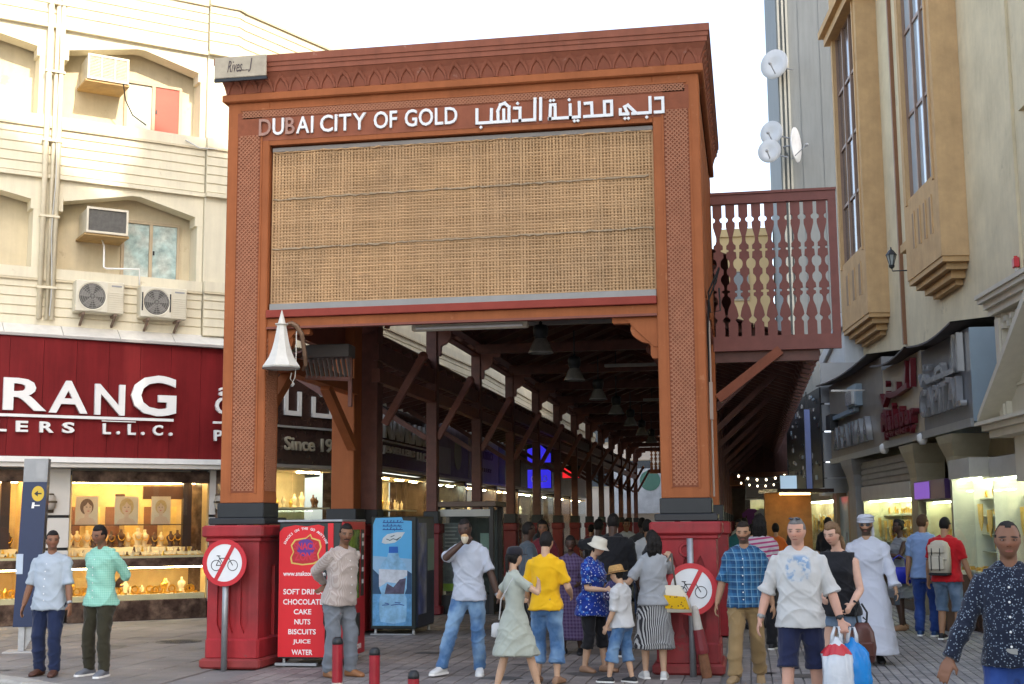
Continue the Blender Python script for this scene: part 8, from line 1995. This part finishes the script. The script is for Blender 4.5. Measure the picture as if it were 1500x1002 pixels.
FARP_ = [ # label, x, y, face, H, top, bottom, skin, hair
 ('man in a teal top standing in shadow to the right of the gateway', -.18, 24.5, 10, 1.70, C_TEAL, C_BLK, 'brown', 'short'),
 ('woman in a bright orange top deep in the narrow right hand lane', .52, 27.0, 185, 1.62, C_ORNG, C_DGREY, 'tan', 'long'),
 ('man in a dark grey top in front of the golden stall', .95, 30.5, 20, 1.72, C_DGREY, C_JEAND, 'tan', 'short'),
 ('man in a maroon top far along the narrow lane', .15, 33.0, -10, 1.74, C_MAR, C_BLK, 'brown', 'short'),
 ('person in white beside the glittering sign far down the lane', .75, 36.5, 170, 1.70, C_WHITE, C_BLK, 'brown', 'short'),
 ('man in black far behind the pink striped woman', -.1, 29.0, 175, 1.74, C_BLK, C_JEAND, 'tan', 'short'),
 ('woman in a teal top close behind the plaid shirt in the narrow lane', .05, 21.5, 170, 1.62, C_TEAL, C_DGREY, 'tan', 'long'),
 ('man in a white shirt close to the dark souvenir stall', -.25, 38.0, 15, 1.72, C_WHITE, C_GREYT, 'tan', 'short'),
 ('woman in a pink striped top far down the narrow lane', .45, 40.5, 175, 1.62, C_PINK, C_BLK, 'tan', 'long'),
 ('man in a light blue shirt walking up the narrow lane', .42, 31.5, 5, 1.73, C_LBLUE, C_BLK, 'brown', 'short'),
 ('man in a black top by the grey square column', 1.55, 27.2, 150, 1.73, C_BLK, C_JEAND, 'tan', 'short'),
 ('man in a slate top under the canopy beside the second left post', -4.3, 27.5, 60, 1.72, C_SLATE, C_BLK, 'brown', 'short'),
 ('woman in a maroon top under the canopy among the distant shoppers', -3.6, 30.5, 150, 1.62, C_MAR, C_BLK, 'tan', 'long'),
 ('man in a white shirt under the canopy among the distant shoppers', -2.6, 28.5, 20, 1.73, C_WHITE, C_GREYT, 'brown', 'short'),
 ('man in a dark grey top under the canopy behind the straw hat', -1.9, 24.0, 185, 1.74, C_DGREY, C_JEAND, 'dark', 'short'),
 ('man in a teal top far under the canopy near the right posts', -1.75, 33.0, 10, 1.72, C_TEAL, C_BLK, 'tan', 'short'),
 ('woman in an orange top far under the canopy', -3.0, 38.0, 170, 1.64, C_ORNG, C_BLK, 'tan', 'long'),
 ('man in a light blue shirt far under the canopy', -2.2, 42.0, 5, 1.74, C_LBLUE, C_BLK, 'brown', 'short'),
 ('man in black just inside the gateway behind the yellow t-shirt', -2.45, 21.8, 150, 1.72, C_BLK, C_JEAND, 'dark', 'short')]
for lab, x, y, fc, H, tm, bmx, sk, hr in FARP_:
    person(lab, x, y, fc, H, 'f' if lab.startswith('woman') else 'm', skin=sk, hair=hr, far=True, voxel=.02, rh=(-.27,-.08,.84), lh=(.27,-.02,.84), rf=(-.10,-.12,0), lf=(.10,.12,0),
           top=dict(m=tm, sleeve=.5, hem=.85, inf=.02), bottom=dict(kind='trousers', m=bmx), shoes=S_BLK, group='distant shoppers in the market')
# ------------------------------------------------------------------ things carried
def at(I, v): return I['W'] @ Vector(v)
def bag_obj(name, label, cat, p, rz=0.0): return thing(name, label, cat, tuple(p), rz)
# food in the eating man's hand
p = at(P4, P4['wr'][-1]) ; q = p+Vector((.035,-.035,.065)); t = bag_obj('snack', 'wrapped snack held to the mouth by the man in the polo shirt', 'food', q)
mb = MB(); mb.ell((0,0,0),(.042,.035,.036),10,7); 
mb.v = [(x*(1+.18*mnoise.noise(Vector((x*40,y*40,z*40)))), y, z*(1+.2*mnoise.noise(Vector((z*40,x*40,3))))) for x,y,z in mb.v]; mb.build('filling', mat('bread_tan', (.45,.27,.12), .8, var=.3, scale=30), t, True)
mb = MB(); mb.lathe([(.015,-.075),(.034,-.05),(.044,-.012),(.042,.004)],10,cap=False); mb.build('wrapper', mat('paper_wrap',(.55,.48,.36),.7,var=.1), t, True)
# plastic bags of the grey haired man
def plastic_bag(label, p, w, h, d, m, m2=None, rz=0.0, seed=0, red=None):
    t = bag_obj('plastic_bag', label, 'bag', p, rz); rr = []
    n = 36
    for k, (z, f, g_) in enumerate(((0,.10,.20),(-.05,.20,.30),(-.11,.42,.42),(-.18,.66,.60),(-.27,.84,.82),(-.36,.93,.95),(-.46,.97,1.02),(-.56,.98,1.08),(-.66,1.0,1.10),(-.76,1.02,1.12),(-.86,.98,1.08),(-.94,.88,.96),(-.985,.70,.70),(-1.0,.4,.4))):
        row_ = []
        for i in range(n):
            a = 2*PI*i/n; cr = .20*mnoise.noise(Vector((math.cos(a)*3.2+seed, math.sin(a)*3.2, z*2.2)))+.12*mnoise.noise(Vector((math.cos(a)*7, math.sin(a)*7+seed, z*5)))
            pinch = 1+cr*(1.5 if z > -.35 else .8)
            cx = math.copysign(abs(math.cos(a))**.75, math.cos(a)); sy = math.copysign(abs(math.sin(a))**.75, math.sin(a))
            row_.append((w/2*f*cx*pinch, d/2*g_*sy*pinch*1.1, z*h+.02*mnoise.noise(Vector((math.cos(a)*2, z*3, seed+9+math.sin(a))))))
        rr.append(row_)
    lo = MB(); lo.loft(rr); lo.build('sack', m, t, True)
    hb = MB(); hb.tube([(-.035,0,-.10*h),(-.03,0,.02),(-.01,0,.085),(.02,0,.085),(.035,0,.02),(.03,0,-.10*h)], [.022,.016,.010,.010,.016,.022], 6); hb.build('handle', m2 or m, t, True)
    if red:
        mb = MB(); sub = [[(x*1.012,y*1.02-.001,z) for x,y,z in r_] for r_ in rr[2:5]]; mb.loft(sub, cap=False); mb.build('red_print', red, t, True)
    return t
PLW = mat('plastic_white', (.58,.60,.62), .3, var=.1, scale=9, bump=.5, bscale=22, spec=.5); PLB = mat('plastic_blue', (.01,.21,.56), .3, var=.15, scale=9, bump=.5, bscale=22, spec=.5)
p = at(P11, P11['wr'][1]) + Vector((-.0,-.02,-.12))
plastic_bag('white plastic bag with red print hanging from the grey haired man’s hand'.replace('’s', ''), p+Vector((-.045,-.03,-.01)), .25, .50, .16, PLW, seed=1, red=mat('print_red',(.5,.03,.04),.4))
plastic_bag('bright blue plastic bag beside the white one in the same hand', p+Vector((.085,.05,-.02)), .27, .44, .18, PLB, PLW, seed=5)
# brown leather backpack held by the woman in black
p = at(P12, P12['wr'][1]) + Vector((.10,.10,-.16)); t = bag_obj('leather_bag', 'brown leather bag dangling on black straps from the woman in black', 'bag', p, .3)
LE = mat('brown_leather', (.075,.022,.015), .4, var=.3, scale=10, bump=.2)
mb = MB(); mb.loft([ring(Vector((0,0,z)), Vector((1,0,0)), Vector((0,1,0)), rx, ry, 14, .7) for z, rx, ry in ((-.36,.05,.03),(-.35,.10,.055),(-.22,.12,.07),(-.08,.10,.06),(.0,.055,.035))]); mb.build('pouch', LE, t, True)
mb = MB(); mb.bbox(-.075,.075,-.085,-.06,-.30,-.17,.012); mb.build('pocket', LE, t)
mb = MB(); mb.tube([(-.04,0,-.01),(-.06,0,.08),(-.03,0,.17),(-.10,-.08,.20)], .010, 6); mb.tube([(.04,0,-.01),(.05,0,.09),(.0,0,.17)], .010, 6); mb.tube([(.0,-.02,-.02),(.03,-.03,.02),(.0,-.02,.05)], .008, 6); mb.build('strap', BLACK, t, True)
# blue handbag of the woman in grey
p = at(P14, P14['el'][1]) + Vector((-.02,-.10,-.14)); t = bag_obj('handbag', 'bright blue handbag on the forearm of the woman in the grey dress', 'bag', p, .15)
mb = MB(); mb.loft([ring(Vector((0,0,z)), Vector((1,0,0)), Vector((0,1,0)), rx, ry, 14, .55) for z, rx, ry in ((-.25,.15,.05),(-.24,.17,.065),(-.1,.165,.06),(.0,.15,.045))]); mb.build('body', mat('bag_blue', (.012,.02,.34), .35, var=.1), t, True)
mb = MB(); mb.tube([(-.1,0,-.01),(-.09,0,.12),(0,0,.18),(.09,0,.12),(.1,0,-.01)], .009, 6); mb.build('handle', MC['bag_blue'], t, True)
# cream backpack
c = at(P16, P16['T'](0,.19,1.20)); t = bag_obj('backpack', 'cream canvas backpack with dark straps on the man in red', 'bag', c, math.radians(148))
CB = mat('canvas_cream', (.52,.47,.37), .8, var=.1, bump=.2, bscale=90)
mb = MB(); mb.loft([ring(Vector((0,.02,z)), Vector((1,0,0)), Vector((0,1,0)), rx, ry, 16, .6) for z, rx, ry in ((-.23,.10,.06),(-.22,.145,.095),(-.05,.15,.11),(.12,.145,.095),(.2,.11,.07),(.23,.05,.03))]); mb.build('sack', CB, t, True)
MB().bbox(-.11,.11,.12,.165,-.18,.0,.015).build('pocket', CB, t); MB().bbox(-.125,.125,.10,.14,.05,.17,.015).build('flap', CB, t)
mb = MB()
for x in (-.06,.06): mb.beam((x,.172,-.19),(x,.172,.02),.022,.006); mb.beam((x,.146,.02),(x,.142,.12),.022,.006)
mb.beam((-.15,.132,-.04),(.15,.132,-.04),.02,.006,up=(0,0,1)); mb.build('strap', BLACK, t); MB().bbox(-.14,.14,-.06,.12,-.26,-.22,.015).build('dark_base', BLACK, t)
mb = MB(); mb.tube([(-.10,-.08,.2),(-.12,-.20,.22),(-.12,-.31,.10),(-.13,-.30,-.08),(-.12,-.08,-.18)], .014, 6); mb.tube([(.10,-.08,.2),(.12,-.20,.22),(.12,-.31,.10),(.13,-.30,-.08),(.12,-.08,-.18)], .014, 6); mb.build('shoulder_strap', BLACK, t, True)
# white backpack
c = at(B2, B2['T'](0,.19,1.22)); t = bag_obj('backpack', 'white backpack with a blue strap under the gateway', 'bag', c, math.radians(195))
mb = MB(); mb.loft([ring(Vector((0,.02,z)), Vector((1,0,0)), Vector((0,1,0)), rx, ry, 14, .6) for z, rx, ry in ((-.2,.10,.06),(-.19,.14,.09),(.1,.14,.09),(.2,.07,.05))]); mb.build('sack', C_WHITE, t, True); mb = MB(); mb.beam((-.08,.115,-.15),(.06,.11,.15),.03,.01); mb.build('blue_strap', mat('strap_blue',(.03,.08,.3),.6), t)
# yellow tote on the shoulder of the woman at the pedestal
c = at(P9, P9['T'](-.22,.06,.98)); t = bag_obj('tote_bag', 'cream tote bag with a yellow panel beside the striped skirt', 'bag', c, math.radians(-6))
mb = MB(); mb.loft([ring(Vector((x,0,z)), Vector((1,0,.0)), Vector((0,1,0)), rx, ry, 14, .5) for z, rx, ry, x in ((-.17,.15,.035,.05),(-.165,.17,.05,.05),(.0,.16,.045,.01),(.12,.12,.03,-.03))]); mb.build('bag_body', mat('tote_cream',(.60,.54,.42),.8,var=.08), t, True)
vo = cloth('tote_yellow_print', (.62,.36,.008), kind='dots', c2=(.10,.05,.02), sc=1.3); mb = MB(); mb.prism([(-.10,.02),(.15,-.0),(.195,-.135),(-.07,-.125)], -.060, -.046); mb.build('yellow_panel', vo, t)
mb = MB(); mb.tube([(-.10,0,.11),(-.09,-.03,.3),(.0,.02,.46)], .011, 6); mb.tube([(.04,0,.11),(.02,-.03,.3),(.0,.02,.46)], .011, 6); mb.build('strap', mat('tote_strap',(.10,.09,.07),.8), t, True)
# white shoulder bag of the girl, floral pouch of the woman in the hat, phone
c = at(P5, P5['T'](.24,.08,.86)); t = bag_obj('shoulder_bag', 'small white shoulder bag hanging at the hip of the girl in the sage dress', 'bag', c, .3)
mb = MB(); mb.loft([ring(Vector((0,0,z)), Vector((1,0,0)), Vector((0,1,0)), rx, ry, 12, .6) for z, rx, ry in ((-.14,.06,.03),(-.13,.09,.04),(-.02,.085,.04),(.0,.06,.025))]); mb.build('pouch', C_WHITE, t, True)
q = [at(P5, P5['T'](.20,.11,.90))-c, at(P5, P5['T'](.05,.15,1.15))-c, at(P5, P5['T'](-.12,.06,1.42))-c]; Ri = Matrix.Rotation(-.3, 3, 'Z'); mb = MB(); mb.tube([Ri @ v for v in q], .007, 5); mb.build('strap', C_WHITE, t)
c = at(P7, (P7['wr'][-1]+P7['wr'][1])/2)+Vector((.05,-.06,-.02)); t = bag_obj('floral_pouch', 'dark floral drawstring pouch in the hands of the woman in the bucket hat', 'bag', c)
mb = MB(); mb.loft([ring(Vector((0,0,z)), Vector((1,0,0)), Vector((0,1,0)), rx, ry, 12, .8) for z, rx, ry in ((-.12,.05,.03),(-.10,.12,.06),(.0,.13,.065),(.08,.08,.04),(.11,.05,.025))]); mb.build('pouch', cloth('pouch_floral', (.03,.03,.08), kind='floral', c2=(.45,.44,.5), c3=(.2,.12,.3), sc=.5), t, True); mb = MB(); mb.tube([(-.05,0,.10),(0,0,.2),(.05,0,.10)], .007, 5); mb.build('strap', BLACK, t)
c = at(P13, P13['wr'][1])+Vector((.0,-.05,-.10)); t = bag_obj('phone', 'dark phone in the hand of the man in the white robe', 'phone', c, .4); MB().bbox(-.035,.035,-.006,.006,-.07,.07,.003).build('case', BLACK, t); MB().box(-.031,.031,-.0075,-.0061,-.062,.062).build('screen', mat('phone_screen',(.04,.05,.06),.08), t)
